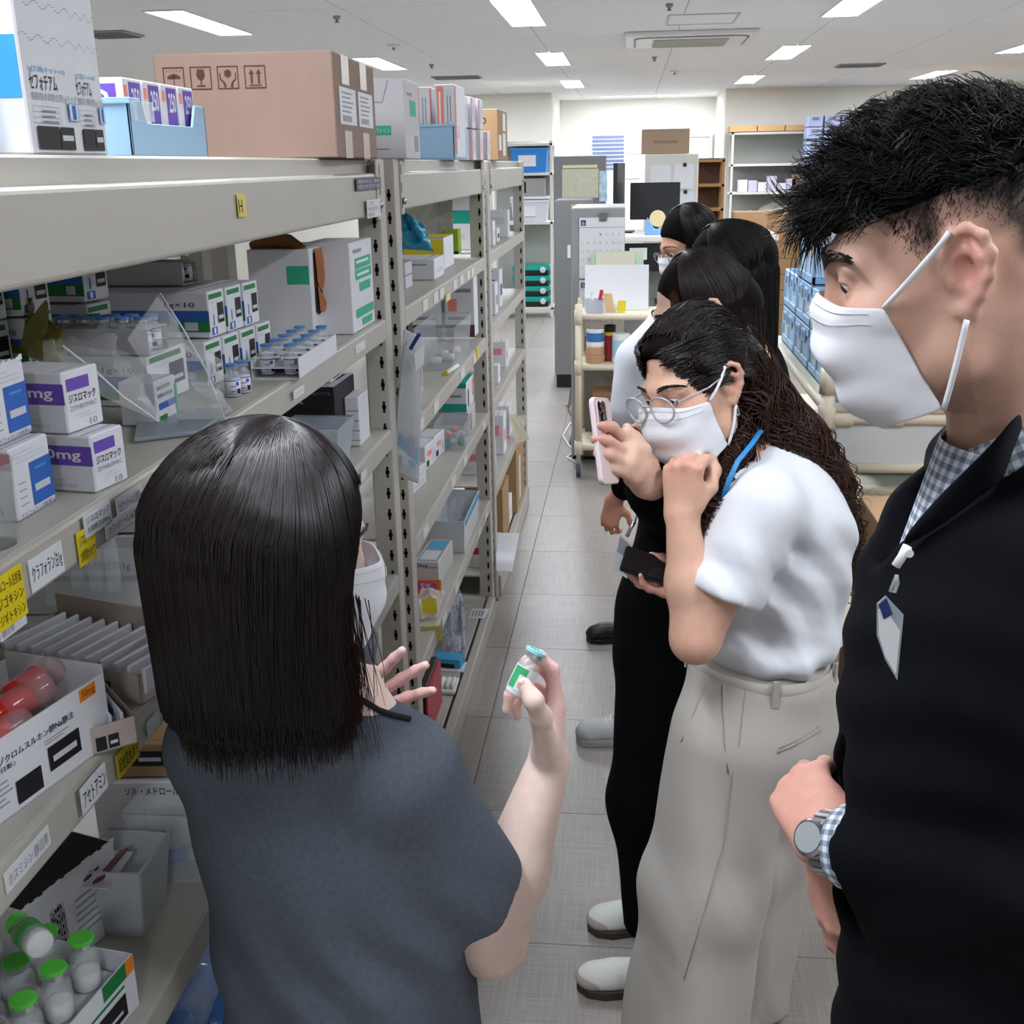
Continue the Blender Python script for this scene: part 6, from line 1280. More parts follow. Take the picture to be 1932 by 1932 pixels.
J.p[-1] = ('s', (lambda pt, n: (lambda P: np.maximum(-((P-pt)@n), np.linalg.norm(P-pt, axis=1)-.11)))(np.array([.225, 1.035, 1.04])-wd*.028, wd), .004)
J.disp = lambda P: fold(P, (1, -.8, .2), (.3, .4, 1), .0032, 85, 1)+wob(P, .002, .8, 5); J.dm = .006
J.build('jacket', M_jacket, man, .0062, None, 2, hi=(.64, 1.45, 1.52), lo=(.15, .7, .55))
def on_solid(Sd, px, py, t=.6, e=.001):
    d = ray(px, py); dn = np.linalg.norm(d)
    for _ in range(140):
        v = (Sd.value((O3+d*t)[None])+(Sd.disp((O3+d*t)[None]) if Sd.disp is not None else 0))[0]; t += v/dn*.7
        if abs(v) < .0004: break
    return O3+d*(t-e) if t < 2.5 and abs(v) < .004 else None
M_lapel = mat('lapel_cloth', '#101118', .85, spec=.2)
inner = [(1932, 760), (1890, 815), (1840, 868), (1772, 932), (1702, 1015)]; outer = [(1932, 850), (1900, 905), (1850, 935), (1790, 985), (1712, 1030)]; mid = [((a[0]+b[0])/2, (a[1]+b[1])/2) for a, b in zip(inner, outer)]
def lapel(parent):
    Yi = (.915, .925, .94, .965, .985); rows = [[ony(x, y, Y) for (x, y), Y in zip(inner, Yi)]]; Lo = []
    for k, (x, y) in enumerate(outer):
        p = on_solid(J, x, y, .6, .004); Lo.append(p if p is not None else ony(x, y, Yi[k]-.01))
    rows += [[(a+b)/2+V3(-.004, -.008, 0) for a, b in zip(rows[0], Lo)], Lo]
    n = len(Lo); V = np.array(rows).reshape(-1, 3); o = raw_mesh('lapel', V, np.array([(i*n+j, i*n+j+1, (i+1)*n+j+1, (i+1)*n+j) for i in range(2) for j in range(n-1)]), M_lapel, parent); md = o.modifiers.new('s', 'SOLIDIFY'); md.thickness = .003; md.offset = 0; o.modifiers.new('b', 'SUBSURF').render_levels = 2
lapel(man)
def gingham(name):
    m = bpy.data.materials.new(name); m.use_nodes = True; nt = m.node_tree; N = nt.nodes; L = nt.links; b = N['Principled BSDF']; tc = N.new('ShaderNodeTexCoord'); uvm = N.new('ShaderNodeSeparateXYZ'); L.new(tc.outputs['UV'], uvm.inputs[0]); outs = []
    for i in (0, 1):
        fr_ = N.new('ShaderNodeMath'); fr_.operation = 'FRACT'; mu = N.new('ShaderNodeMath'); mu.operation = 'MULTIPLY'; mu.inputs[1].default_value = 1/.0115; L.new(uvm.outputs[i], mu.inputs[0]); L.new(mu.outputs[0], fr_.inputs[0]); gt = N.new('ShaderNodeMath'); gt.operation = 'GREATER_THAN'; gt.inputs[1].default_value = .5; L.new(fr_.outputs[0], gt.inputs[0]); outs.append(gt.outputs[0])
    ad = N.new('ShaderNodeMath'); ad.operation = 'ADD'; L.new(outs[0], ad.inputs[0]); L.new(outs[1], ad.inputs[1]); hv = N.new('ShaderNodeMath'); hv.operation = 'MULTIPLY'; hv.inputs[1].default_value = .5; L.new(ad.outputs[0], hv.inputs[0]); cr = N.new('ShaderNodeValToRGB'); cr.color_ramp.interpolation = 'CONSTANT'; e = cr.color_ramp.elements; e[0].color = (*lin('#dfe6ee'), 1); e[1].position = .3; e[1].color = (*lin('#a3adbd'), 1); e.new(.8).color = (*lin('#6b7688'), 1); L.new(hv.outputs[0], cr.inputs[0]); L.new(cr.outputs[0], b.inputs['Base Color']); b.inputs['Roughness'].default_value = .8
    return m
M_ging = gingham('gingham_cloth')
def cloth_grid(name, rows, m, parent, thick=.0015, sub=1):
    """rows: list of rows of 3-D points; UVs run in metres along the cloth"""
    nr, nc = len(rows), len(rows[0]); A = np.array(rows, float); o = raw_mesh(name, A.reshape(-1, 3), np.array([(i*nc+j, i*nc+j+1, (i+1)*nc+j+1, (i+1)*nc+j) for i in range(nr-1) for j in range(nc-1)]), m, parent)
    du = np.concatenate([[0], np.cumsum(np.linalg.norm(np.diff(A[nr//2], axis=0), axis=1))]); dv = np.concatenate([[0], np.cumsum(np.linalg.norm(np.diff(A[:, nc//2], axis=0), axis=1))])
    uv = o.data.uv_layers.new(name='UVMap'); vi = np.zeros(len(o.data.loops), np.int32); o.data.loops.foreach_get('vertex_index', vi); uv.data.foreach_set('uv', np.stack([du[vi % nc], dv[vi//nc]], 1).astype(np.float32).ravel())
    md = o.modifiers.new('solid', 'SOLIDIFY'); md.thickness = thick; md.offset = 0
    if sub: o.modifiers.new('sub', 'SUBSURF').render_levels = sub
    return o
# collar: stands round the neck and folds over; open at the throat
nc_ = np.array([.362, 1.058, 1.475]); nx = U3((-.5, .05, .86)); na = U3(np.cross(lM, nx)); 
if na[0] > 0: na = -na
nl = np.cross(nx, na)
rows = [[], [], [], []]
for a in np.linspace(-math.pi*.93, math.pi*.93, 41):
    ang = a+math.pi*0
    c_, s_ = -math.cos(ang), math.sin(ang); fr_ = (1+math.cos(a))/2    # a=0 is the back of the neck
    dirv = -na*math.cos(a)+nl*math.sin(a); tip = max(0, abs(a)/math.pi-.62)/.31
    for k, (r, h) in enumerate(((.0655, -.012), (.067, .026-.006*tip), (.074, .024-.008*tip), (.090+.004*tip, -.020-.020*tip))): rows[k].append(nc_+dirv*r+nx*h)
cloth_grid('shirt_collar', rows, M_ging, man)
# shirt front showing in the opening
SF = []
for i in range(12):
    v = i/11*.62; row = []
    for j in range(13):
        a = (j-6)/6; z = 1.47-.24*v; xf = .292-.062*v+.0*v; row.append(np.array([xf, 1.055, z])+lM*a*(.075-.03*v)-fM*(.035*a*a))
    SF.append(row)
cloth_grid('shirt_front', SF, M_ging, man)
# cuff, watch
def ring(c, d, r0, r1, L): return c, d, r0, r1, L
wc = np.array([.226, 1.033, 1.041]); rows = []
uA = U3(np.cross(wd, (0, 0, 1))); uB = np.cross(wd, uA)
for k, (t, r) in enumerate(((-.06, .044), (-.03, .0445), (-.004, .044), (-.003, .038))): rows.append([wc+wd*t+(uA*math.cos(a)+uB*math.sin(a))*r for a in np.linspace(0, 2*math.pi, 25)])
cloth_grid('shirt_cuff', rows, M_ging, man, .002)
wt = thing('wristwatch', 'silver wristwatch on the left wrist of the man', 'watch', wc+wd*.012); q = MB(); wcc = wc+wd*.012
for i in range(22):
    a = 2*math.pi*i/22; d_ = uA*math.cos(a)+uB*math.sin(a); q2 = MB(); tt = -uA*math.sin(a)+uB*math.cos(a); q2.obox(wcc+d_*.0305-wd*.009-tt*.0036, wd*.018, tt*.0072, d_*.0032); q2.build('band_link', M_steel, wt, bev=.0008)
fd = U3(V3(-.75, -.45, .45)-wd*np.dot(V3(-.75, -.45, .45), wd)); MB().lathe([(.0185, 0), (.0195, .003), (.0195, .007), (.017, .010), (0, .010)], wcc+fd*.031, fd, 26).build('watch_case', M_steel, wt, smooth=False); MB().lathe([(.0155, .0102), (0, .0104)], wcc+fd*.031, fd, 26).build('dial', mat('dial', '#9fa3a6', .2), wt)
# badge clipped to the jacket front
bd = thing('name_badge', 'clear name badge clipped to the jacket of the man', 'badge', ony(1690, 1160, .93))
def bp(px, py, e=0.0): return ony(px, py, .885)+np.array([-.0, -e, 0])
MB().tube([bp(1712, 1030), bp(1702, 1050), bp(1690, 1068)], .004, 8).build('clip', M_white, bd, smooth=True); MB().lathe([(.0035, -.004), (.0035, .004)], bp(1714, 1042), (0, 1, 0), 10).build('clip_lever', M_white, bd)
MB().tube([bp(1692, 1085), bp(1684, 1105), bp(1680, 1115), bp(1688, 1117), bp(1694, 1100), bp(1692, 1085)], .0016, 6).build('strap_loop', M_clear, bd, smooth=True)
MB().prism([bp(1655, 1140), bp(1672, 1125), bp(1705, 1160), bp(1693, 1284), bp(1670, 1245), bp(1655, 1200)], V3(0, .002, 0)).build('sleeve', mat('badge_clear', '#b9c3cc', .15, alpha=.6), bd)
MB().prism([bp(1657, 1150, .0006), bp(1668, 1145, .0006), bp(1698, 1190, .0006), bp(1690, 1272, .0006), bp(1670, 1238, .0006), bp(1658, 1198, .0006)], V3(0, .0008, 0)).build('card', ink('w'), bd)
q = MB(); q.quad(bp(1657, 1140, .0012), bp(1672, 1128, .0012), bp(1684, 1158, .0012), bp(1667, 1168, .0012)); q.build('navy_corner', ink('bd'), bd)
# ---------------------------------------------------------------- curly haired woman in the white tee
hc = head_frame((.113, 1.892, 1.36), 223.6, 16.5, 10, .93); yc = math.radians(206); fC = np.array([math.cos(yc), math.sin(yc), 0]); lC = np.array([-math.sin(yc), math.cos(yc), 0])
def axes(f, up): up = U3(up); f = U3(np.asarray(f)-up*np.dot(f, up)); return np.stack([f, np.cross(up, f), up], 1)
upC = U3((-.30, -.02, 1)); RC = axes(fC, upC)
shL = ony(1425, 962, 1.80); elL = ony(1312, 1205, 1.735); wrL = ony(1287, 975, 1.775); shR = np.array([.185, 2.09, 1.20]); neckb = np.array([.205, 1.945, 1.245])
S = Solid(); head_solid(S, hc); S.cap(hc.w(-.03, 0, -.05), neckb, .045, .05, .03); S.cap(neckb, neckb+V3(.03, .02, -.1), .055, .08, .03)
S.ell((.27, 1.95, 1.06), (.075, .12, .15), RC, .05); S.ell((.25, 1.92, .88), (.08, .12, .12), RC, .05);
S.chain([shL, elL], [.048, .040], .02); S.chain([elL, elL*.55+wrL*.45, wrL], [.038, .038, .0265], .02); S.cap(neckb, shL, .05, .045, .04); S.cap(neckb, shR, .05, .045, .04)
elR = np.array([.26, 2.11, .95]); wrR = ony(1322, 1112, 1.99); S.chain([shR, elR, wrR], [.045, .036, .026], .02)
W1, tp1 = hand_solid(S, wrL+V3(0, 0, .004), (.02, .02, 1), (-.35, -.9, .1), -1, .93, ((1.35, 1.5, .9),)*4, spread=(.05, 0, -.03, -.06), thumb=((.75, .45, -.5), (.8, .0, -.6), (.7, -.4, -.6)))
W2, tp2 = hand_solid(S, wrR, (-.95, -.05, .08), (.15, .2, -1), 1, .92, ((.3, .5, .4),)*4, thumb=((.7, .5, -.5), (.9, .15, -.35), (.95, 0, -.2)))
def c_col(V):
    q = hc.loc(V); red = np.zeros(len(V))
    for c_, r in (((-.014, .083, 0), (.026, .02, .045)), ((.1, 0, -.03), (.04, .04, .04)), ((.07, .045, -.02), (.03, .03, .03))): red += .7*np.clip(1-np.linalg.norm((q-np.array(c_))/np.array(r), axis=1), 0, 1)
    red += .5*np.clip(1-np.linalg.norm(V-W1(.09, 0, 0), axis=1)/.05, 0, 1)+.4*np.clip(1-np.linalg.norm(V-elL, axis=1)/.07, 0, 1); pink = np.clip(1-np.linalg.norm(V-wrR, axis=1)/.2, 0, 1); return tone('#d3a891', '#d28d7e', np.clip(red+pink*.9, 0, 1))
pc = S.build('person', skin_mat('skin_curly', '#d3a891'), None, .0035, c_col, 1)
tag(pc, 'woman with long curly dark hair, glasses and white tee resting her chin on her fist', 'person')
eyes(hc, pc, (1, -.1, -.4), '#2a180f'); brow(hc, pc, mat('brow_brown', '#2b1b16', .5), 1.0, 220, -.001)
face_mask(hc, pc, M_mask, side=(.042, .070), top=-.016, bottom=-.105, tail=-.012, S=S)
# glasses
gl = thing('eyeglasses', 'clear framed round glasses of the curly haired woman', 'glasses', hc.w(.11, 0, 0)); M_gf = mat('glasses_frame', '#b9b2b6', .1, alpha=.75, spec=.9, coat=1)
for y in (1, -1):
    pts = [hc.w(.1215-.012*abs(math.cos(a))*(.5 if math.cos(a)*y > 0 else .1), .034*y+.0265*math.cos(a), +.003+.0235*math.sin(a)) for a in np.linspace(0, 2*math.pi, 29)[:-1]]
    MB().tube(pts, .0021, 8, closed=True).build('rim', M_gf, gl, smooth=True); q = MB(); q.poly(pts); q.build('lens', mat('lens_clear', '#eef4f6', .02, alpha=.08, spec=1.0), gl)
    MB().tube([hc.w(.113, .0605*y, .010), hc.w(.100, .070*y, .012), hc.w(.04, .079*y, .010), hc.w(-.006, .083*y, .018)], .0017, 8).build('temple', M_gf, gl, smooth=True); MB().lathe([(.002, -.004), (.002, .004)], hc.w(.108, .065*y, .011), (0, 0, 1), 8).build('hinge', M_steel, gl)
MB().tube([hc.w(.1205, .0085, .009), hc.w(.1235, 0, .013), hc.w(.1205, -.0085, .009)], .0018, 8).build('bridge', M_gf, gl, smooth=True)
er = thing('earring', 'small silver hoop earring of the curly haired woman', 'earring', hc.w(-.002, .08, -.045)); MB().tube([hc.w(-.002+.0, .083+.004*math.cos(a), -.052+.011*math.sin(a)) for a in np.linspace(0, 2*math.pi, 17)[:-1]], .0016, 6, closed=True).build('hoop', M_steel, er, smooth=True)
# hair: brushed back cap, then a long curly mass over the back
HS = Solid(); HS.ell(hc.w(-.024, 0, .044), np.array((.094, .079, .087))*.93, hc.R, .01); HS.ell(hc.w(.015, 0, .078), np.array((.075, .062, .05))*.93, hc.R, .02)
for y in (1, -1): HS.ell(hc.w(.035, .05*y, .042), np.array((.04, .022, .035))*.93, hc.R, .02)
HS.ell(hc.w(-.07, .02, -.02), (.045, .055, .06), hc.R, .03); HS.cut(hc.w(.066, 0, .070), hc.R@np.array([1, 0, -.85]), .01)
for y in (1, -1): HS.ell(hc.w(.02, .095*y, -.035), np.array((.05, .04, .052)), hc.R, .012, 's')
spine = [hc.w(-.085, .03, .0), ony(1440, 775, 1.93), ony(1500, 835, 1.93), ony(1552, 915, 1.93), ony(1582, 1000, 1.92), ony(1598, 1070, 1.91)]
HS.chain(spine, [.045, .042, .038, .032, .02, .006], .03); HS.chain([hc.w(-.06, .05, -.05), ony(1395, 860, 1.86), ony(1352, 930, 1.82), ony(1338, 985, 1.80)], [.024, .022, .012, .004], .02); HS.disp = lambda P: wob(P, .006, 1.5, 9); HS.dm = .009
hrc = HS.build('hair', M_basebr, pc, .0035, None, 1)
rg = np.random.default_rng(21); P = []
for c in range(700):        # close waves running back over the skull
    y0 = rg.uniform(-1, 1); a0 = rg.uniform(.2, .88); pts0 = []
    for t in np.linspace(0, 1, 16):
        po = a0*(1-t)+(-1.9)*t; e = np.array([math.sin(po), 0, math.cos(po)]); l = y0*(.8+.2*math.cos(po)); rr = math.sqrt(max(.05, 1-l*l)); pts0.append(np.array([-.022+.10*e[0]*rr, .080*l, .046+.092*e[2]*rr]))
    ph = rg.uniform(0, 6.3); amp = rg.uniform(.0012, .0032)
    for k in range(3):
        off = rg.normal(0, .0025, 3); P.append([hc.w(*(p+off+np.array([0, amp*math.sin(i*1.35+ph), amp*.7*math.cos(i*1.35+ph)]))) for i, p in enumerate(pts0)])
for c in range(620):        # sides brushed back over the ears
    y = 1 if c % 2 else -1; u0 = rg.uniform(.0, .095); f0 = .075-.45*max(0, .075-u0)+rg.normal(0, .004); ph = rg.uniform(0, 6.3); amp = rg.uniform(.001, .003); pts0 = []
    for t in np.linspace(0, 1, 16): f = f0+(-.105-f0)*t; l = .082*math.sqrt(max(.04, 1-((f+.02)/.105)**2)); pts0.append(np.array([f, y*l, u0+.012*math.sin(t*2.5)-.05*t*t]))
    for k in range(2):
        off = rg.normal(0, .002, 3); P.append([hc.w(*(p+off+np.array([0, 0, amp*math.sin(i*1.3+ph)]))) for i, p in enumerate(pts0)])
P = push_out(HS, P, rg.uniform(.0005, .004, (len(P), 1)))
strands('hair_waves', P, .0010, .0005, mat('curly_top_hair', '#191110', .36, spec=.5), hrc)
def along(sp, t):
    x = t*(len(sp)-1); i = min(int(x), len(sp)-2); f = x-i; return sp[i]*(1-f)+sp[i+1]*f
P = []
for sp, n, wid, t1 in ((spine, 700, .062, 1.12), ([hc.w(-.05, .06, -.03), ony(1395, 850, 1.85), ony(1355, 930, 1.80), ony(1335, 1000, 1.78)], 120, .03, 1.05)):
    sp = [np.asarray(p) for p in sp]
    for c in range(n):
        o = rg.normal(0, 1, 3); o = o/np.linalg.norm(o)*rg.uniform(.5, 1.0); t0 = rg.uniform(0, .45); te = min(t1, t0+rg.uniform(.45, .8)); ph = rg.uniform(0, 6.3); fq = rg.uniform(24, 40); am = rg.uniform(.005, .011)
        base = []
        for t in np.linspace(t0, te, 26):
            p = along(sp, min(t, 1)) if t <= 1 else sp[-1]+(sp[-1]-sp[-2])*(t-1)*(len(sp)-1)
            sw = wid*(1.0 if t < .55 else max(.35, 1-(t-.55)*1.5)); a = fq*t+ph; p = p+o*sw*(.8+.3*t)+am*np.array([math.cos(a), math.sin(a)*.8, .5*math.sin(a*1.0+1)])*(.6+t); base.append(p)
        for k in range(2): P.append(np.array(base)+rg.normal(0, .0012, 3))
P = push_out(HS, P, rg.uniform(.001, .016, (len(P), 1)), 3)
strands('hair_curls', P, .0009, .0005, M_curl, hrc)
P = []       # flyaway ringlets
for c in range(60):
    t0 = rg.uniform(.2, 1); p = along([np.asarray(q) for q in spine], t0)+U3(rg.normal(0, 1, 3))*.05; d = U3(rg.normal(0, 1, 3)+np.array([.6, -.1, -.3])); ph = rg.uniform(0, 6.3); e1 = U3(np.cross(d, rg.normal(0, 1, 3))); e2 = np.cross(d, e1); R_ = rg.uniform(.006, .014)
    P.append([p+d*.05*t+R_*t*(e1*math.cos(9*t+ph)+e2*math.sin(9*t+ph)) for t in np.linspace(0, 1, 26)])
for c in range(0):
    p = hc.w(.075+rg.normal(0, .004), -.045+rg.normal(0, .01), .075+rg.normal(0, .006)); ph = rg.uniform(0, 6.3); d = hc.R@np.array([.012, -.012, -.022]); P.append([p+d*t+.006*t*np.array([math.cos(8*t+ph), 0, math.sin(8*t+ph)]) for t in np.linspace(0, 1, 26)])
strands('stray_curls', P, .0004, .0002, M_curl, hrc)
# white tee
T = Solid(); eS = shL*.40+elL*.60; dS = U3(elL-shL); T.cap(shL+V3(.005, 0, 0), eS+V3(.008, 0, 0)+dS*.03, .064, .071, .03); T.cap(shR, shR*.5+elR*.5, .06, .068, .03)
T.p.append(('s', (lambda pt, n: (lambda P: np.maximum(-((P-pt)@n), np.linalg.norm(P-pt, axis=1)-.14)))(eS+dS*.012, dS), .004))
T.ell((.272, 1.945, 1.10), (.108, .165, .15), RC, .03); T.ell((.262, 1.93, .98), (.112, .15, .13), RC, .06); T.ell((.252, 1.905, .895), (.125, .15, .055), axes(fC, (-.1, 0, 1)), .04)
T.cap(neckb+V3(.03, .01, -.04), shL+V3(.012, .01, -.005), .065, .06, .05); T.cap(neckb+V3(.03, .01, -.04), shR, .065, .06, .05)
T.cap(neckb, hc.w(-.02, 0, -.05), .058, .075, .01, 's'); T.cut((.25, 1.9, .852), (0, 0, -1))
T.disp = lambda P: (fold(P, (.3, .4, -1), (1, .5, .55), .0042, 95, 2)+fold(P, (.8, .4, .3), (.2, .5, 1), .003, 70, 5))*np.clip((1.18-P[:, 2])/.08, .2, 1)+wob(P, .0022, 1.0, 7); T.dm = .008
T.build('tee_shirt', mat('white_tee', '#d9dce1', .95, spec=.1, bump=.08, bscale=700), pc, .005, None, 2)
# beige wide trousers
B_ = Solid(); RT = axes(fC, (0, 0, 1))
B_.ell((.245, 1.90, .84), (.122, .142, .07), RT, .04); B_.ell((.262, 1.905, .73), (.135, .158, .14), RT, .06)
B_.chain([(.205, 1.845, .72), (.155, 1.825, .42), (.118, 1.80, .03)], [.120, .108, .115], .05); B_.chain([(.275, 1.965, .72), (.265, 1.97, .42), (.245, 1.975, .03)], [.118, .10, .105], .03)
B_.cut((.25, 1.9, .885), (0, 0, 1)); B_.cut((.2, 1.9, .028), (0, 0, -1))
def pdisp(P):
    a = np.arctan2(P[:, 1]-1.88, P[:, 0]-.2-.05*(P[:, 2])); env = np.clip((.78-P[:, 2])/.5, 0, 1); return .008*np.sin(a*7+2*P[:, 2])*env+fold(P, (.4, .2, -1), (1, .3, .3), .003, 60, 3)*np.clip((.8-P[:, 2])/.2, 0, 1)+wob(P, .0025, .6, 2)*env
B_.disp = pdisp; B_.dm = .01
tr_ = B_.build('trousers', mat('beige_twill', '#b1aca5', .9, spec=.12, bump=.06, bscale=500), pc, .007, None, 2)
q = MB(); 
bel = [np.array([.245, 1.90, 0])+RT@np.array([.1235*math.cos(a), .1435*math.sin(a), .845]) for a in np.linspace(0, 2*math.pi, 49)[:-1]]
def band_strip(pts, h0, h1, m, name, parent, t=.0025):
    n = len(pts); V = [p+V3(0, 0, h0) for p in pts]+[p+V3(0, 0, h1) for p in pts]; o = raw_mesh(name, V, np.array([(i, (i+1) % n, n+(i+1) % n, n+i) for i in range(n)]), m, parent); o.modifiers.new('s', 'SOLIDIFY').thickness = t; return o
M_tw2 = mat('beige_waistband', '#aea9a2', .8)
band_strip(bel, -.014, .024, M_tw2, 'waistband', tr_)
for a in (1.15, 2.3, -.5, 3.6): p = np.array([.245, 1.90, 0])+RT@np.array([.126*math.cos(a), .146*math.sin(a), .85]); d_ = U3(RT@np.array([math.cos(a), math.sin(a), 0])); t_ = np.cross((0, 0, 1), d_); MB().obox(p-t_*.006-V3(0, 0, .022), t_*.012, V3(0, 0, .05), d_*.004).build('belt_loop', M_tw2, tr_, bev=.001)
def on_trouser(px, py): 
    d = ray(px, py); t = 1.2
    for _ in range(80):
        v = (B_.value((O3+d*t)[None])+pdisp((O3+d*t)[None]))[0]; t += v/np.linalg.norm(d)*.8
        if abs(v) < .0005: break
    return O3+d*(t-.0012)
def seam(pts, r, m, name): 
    P_ = [on_trouser(*p) for p in pts]; MB().tube(P_, r, 5).build(name, m, tr_, smooth=True)
M_seam = mat('beige_seam', '#9b948b', .9)
seam([(1365, 1290), (1364, 1340), (1367, 1400), (1374, 1460)], .0013, M_seam, 'pocket_slit'); seam([(1466, 1420), (1500, 1405), (1548, 1378)], .0018, M_seam, 'welt_pocket'); seam([(1469, 1412), (1502, 1397), (1546, 1370)], .001, M_seam, 'welt_pocket')
seam([(1330, 1290), (1312, 1340), (1285, 1400)], .0014, M_seam, 'pleat'); seam([(1408, 1290), (1395, 1400), (1380, 1470), (1365, 1600), (1335, 1700), (1290, 1850)], .0007, M_seam, 'side_seam')
# lanyard and phone
ly = thing('lanyard', 'blue lanyard strap around the neck of the curly haired woman', 'lanyard', neckb); 
lp = [ony(1436, 812, 1.85), ony(1418, 838, 1.81), ony(1392, 870, 1.785), ony(1376, 905, 1.775), ony(1362, 945, 1.78)]
MB().tube(lp, .005, 8, flat=.25).build('strap', mat('lanyard_blue', '#2f86c6', .5), ly, smooth=True)
ph_ = thing('smartphone', 'dark smartphone held flat in front of the woman in black', 'phone', ony(1210, 1085, 1.95))
a = ony(1168, 1070, 1.93); b = ony(1252, 1098, 1.96); MB().obox(a, (b-a), V3(.012, .07, .02), V3(0, 0, -.009)).build('phone_body', M_black, ph_, bev=.004, seg=2); MB().obox(a+(b-a)*.04+V3(.001, .004, .0012), (b-a)*.92, V3(.011, .064, .018), V3(0, 0, .0003)).build('screen', mat('phone_screen', '#2b2626', .05), ph_)
# ---------------------------------------------------------------- woman in black filming with her phone
hw = head_frame(ony(1318, 585, 2.42), 192, 24, 0, .92)
M_blkcl = mat('black_cloth', '#08080a', .95, bump=.1, bscale=500, spec=.08)
nb = np.array([.235, 2.45, 1.30]); shW = np.array([.20, 2.26, 1.25]); elW = np.array([.085, 2.11, 1.08]); wrW = ony(1226, 912, 1.82); shW2 = np.array([.22, 2.6, 1.25]); elW2 = np.array([.08, 2.3, 1.02]); wrW2 = ony(1245, 890, 1.95)
S = Solid(); head_solid(S, hw); S.cap(hw.w(-.03, 0, -.05), nb, .045, .05, .03); S.cap(nb, nb+V3(0, 0, -.15), .06, .09, .04); S.ell((.2, 2.44, 1.05), (.08, .12, .2), None, .05); S.ell((.17, 2.42, .8), (.085, .12, .15), None, .05);
S.chain([shW, elW, wrW], [.045, .036, .0255], .02); S.chain([shW2, elW2, wrW2], [.045, .036, .0255], .02); S.cap(nb, shW, .05, .045, .04); S.cap(nb, shW2, .05, .045, .04)
phc = ony(1150, 786, 1.8)
W1, tpw = hand_solid(S, wrW, U3(ony(1192, 862, 1.775)-wrW), (.55, -.75, .35), 1, .92, skip=(0, 1, 2, 3, 4)); tpw = []
KN = [ony(1186, 836, 1.79), ony(1184, 856, 1.772), ony(1188, 878, 1.765), ony(1196, 900, 1.77)]; PI = [ony(1156, 806, 1.765), ony(1148, 832, 1.745), ony(1150, 858, 1.742), ony(1160, 884, 1.75)]; TI = [ony(1128, 803, 1.735), ony(1122, 828, 1.725), ony(1126, 856, 1.728), ony(1138, 882, 1.74)]
for i in range(4): S.cap(W1(.03, .012-.012*i, 0), KN[i], .0125, .0105, .016); S.chain([KN[i], PI[i], (PI[i]+TI[i])/2, TI[i]], [.0102, .0092, .0085, .0074], .005); tpw.append((TI[i], PI[i], V3(.1, -1, .35)))
S.chain([W1(.015, .02, .0), ony(1214, 850, 1.80), ony(1198, 826, 1.80), ony(1184, 812, 1.79)], [.014, .0115, .0098, .008], .01)
W2, tpw2 = hand_solid(S, wrW2, (-.45, -.25, .75), (-.3, .9, .2), -1, .9, ((.5, .9, .5),)*4)
def w_col(V):
    red = .7*np.clip(1-np.linalg.norm(V-TI[1], axis=1)/.07, 0, 1)+.5*np.clip(1-np.linalg.norm(V-W2(.1, 0, 0), axis=1)/.07, 0, 1); return tone('#d6b09b', '#d08a82', np.clip(red, 0, 1))
pw = S.build('person', skin_mat('skin_w', '#d0a58c'), None, .004, w_col, 1)
tag(pw, 'woman dressed in black with long brown hair filming with a pale pink phone', 'person')
eyes(hw, pw, (1, 0, -.4)); brow(hw, pw, M_hairbrn, 1, 120)
for i in range(4): nail(pw, tpw[i][0], tpw[i][1], tpw[i][2], .0075, .92)
def straight_hair(h, parent, m, n, bottom, rad, cen, face=.62, seed=1, part=0.0, drift=(0, 0, 0), spread=1.0, wave=.002, k=15, r0=.0007, bang=0, layers=(1.0, 1.05), S=None, mg=(.0005, .004), name='hair_strands'):
    """strands start along a parting, follow the skull and then hang towards the floor"""
    rg = np.random.default_rng(seed); P = []; rad = np.array(rad); cen = np.array(cen)
    for c in range(n):
        az = rg.uniform(face, 2*math.pi-face); lay = rg.uniform(*layers); s0 = rg.uniform(.0, .3); ph = rg.uniform(0, 6.3); L = rg.uniform(.9, 1.0)
        pts = []; po = s0; e_end = 1.62+rg.uniform(-.05, .12); ns = 8
        for i in range(ns):
            po = s0+(e_end-s0)*i/(ns-1); e = np.array([math.sin(po)*math.cos(az), math.sin(po)*math.sin(az)+part*(1-i/(ns-1)), math.cos(po)]); pts.append(h.w(*(cen+e*rad*lay)))
        p = pts[-1]; d0 = U3(pts[-1]-pts[-2]); zb = bottom+rg.uniform(-.02, .03)
        L = max(.02, p[2]-zb)*rg.uniform(.86, 1.04); nd = k-ns
        for i in range(1, nd+1):
            t = i/nd; q = p+d0*.02*math.sin(min(1, t*2)*1.57)+np.array([0, 0, -L*t])+np.asarray(drift)*t+np.array([math.sin(7*t+ph), math.cos(6*t+ph), 0])*wave*t; pts.append(q)
        P.append(pts)
    for c in range(bang):      # short pieces over the brow side
        az = rg.uniform(-face, face); s0 = rg.uniform(0, .25); e_end = rg.uniform(.85, 1.1); pts = []
        for i in range(k): po = s0+(e_end-s0)*i/(k-1); pts.append(h.w(*(cen+np.array([math.sin(po)*math.cos(az), math.sin(po)*math.sin(az), math.cos(po)])*rad)))
        P.append(pts)
    P = np.array(P)
    if S is not None: P = push_out(S, P, rg.uniform(mg[0], mg[1], (len(P), 1)), 5)
    return strands(name, P, r0, r0*.4, m, parent)
HS = Solid(); HS.ell(hw.w(-.02, 0, .036), np.array((.1, .083, .098))*.92, hw.R, .01); HS.cut(hw.w(.062, 0, .05), hw.R@np.array([1, 0, -.8]), .01)
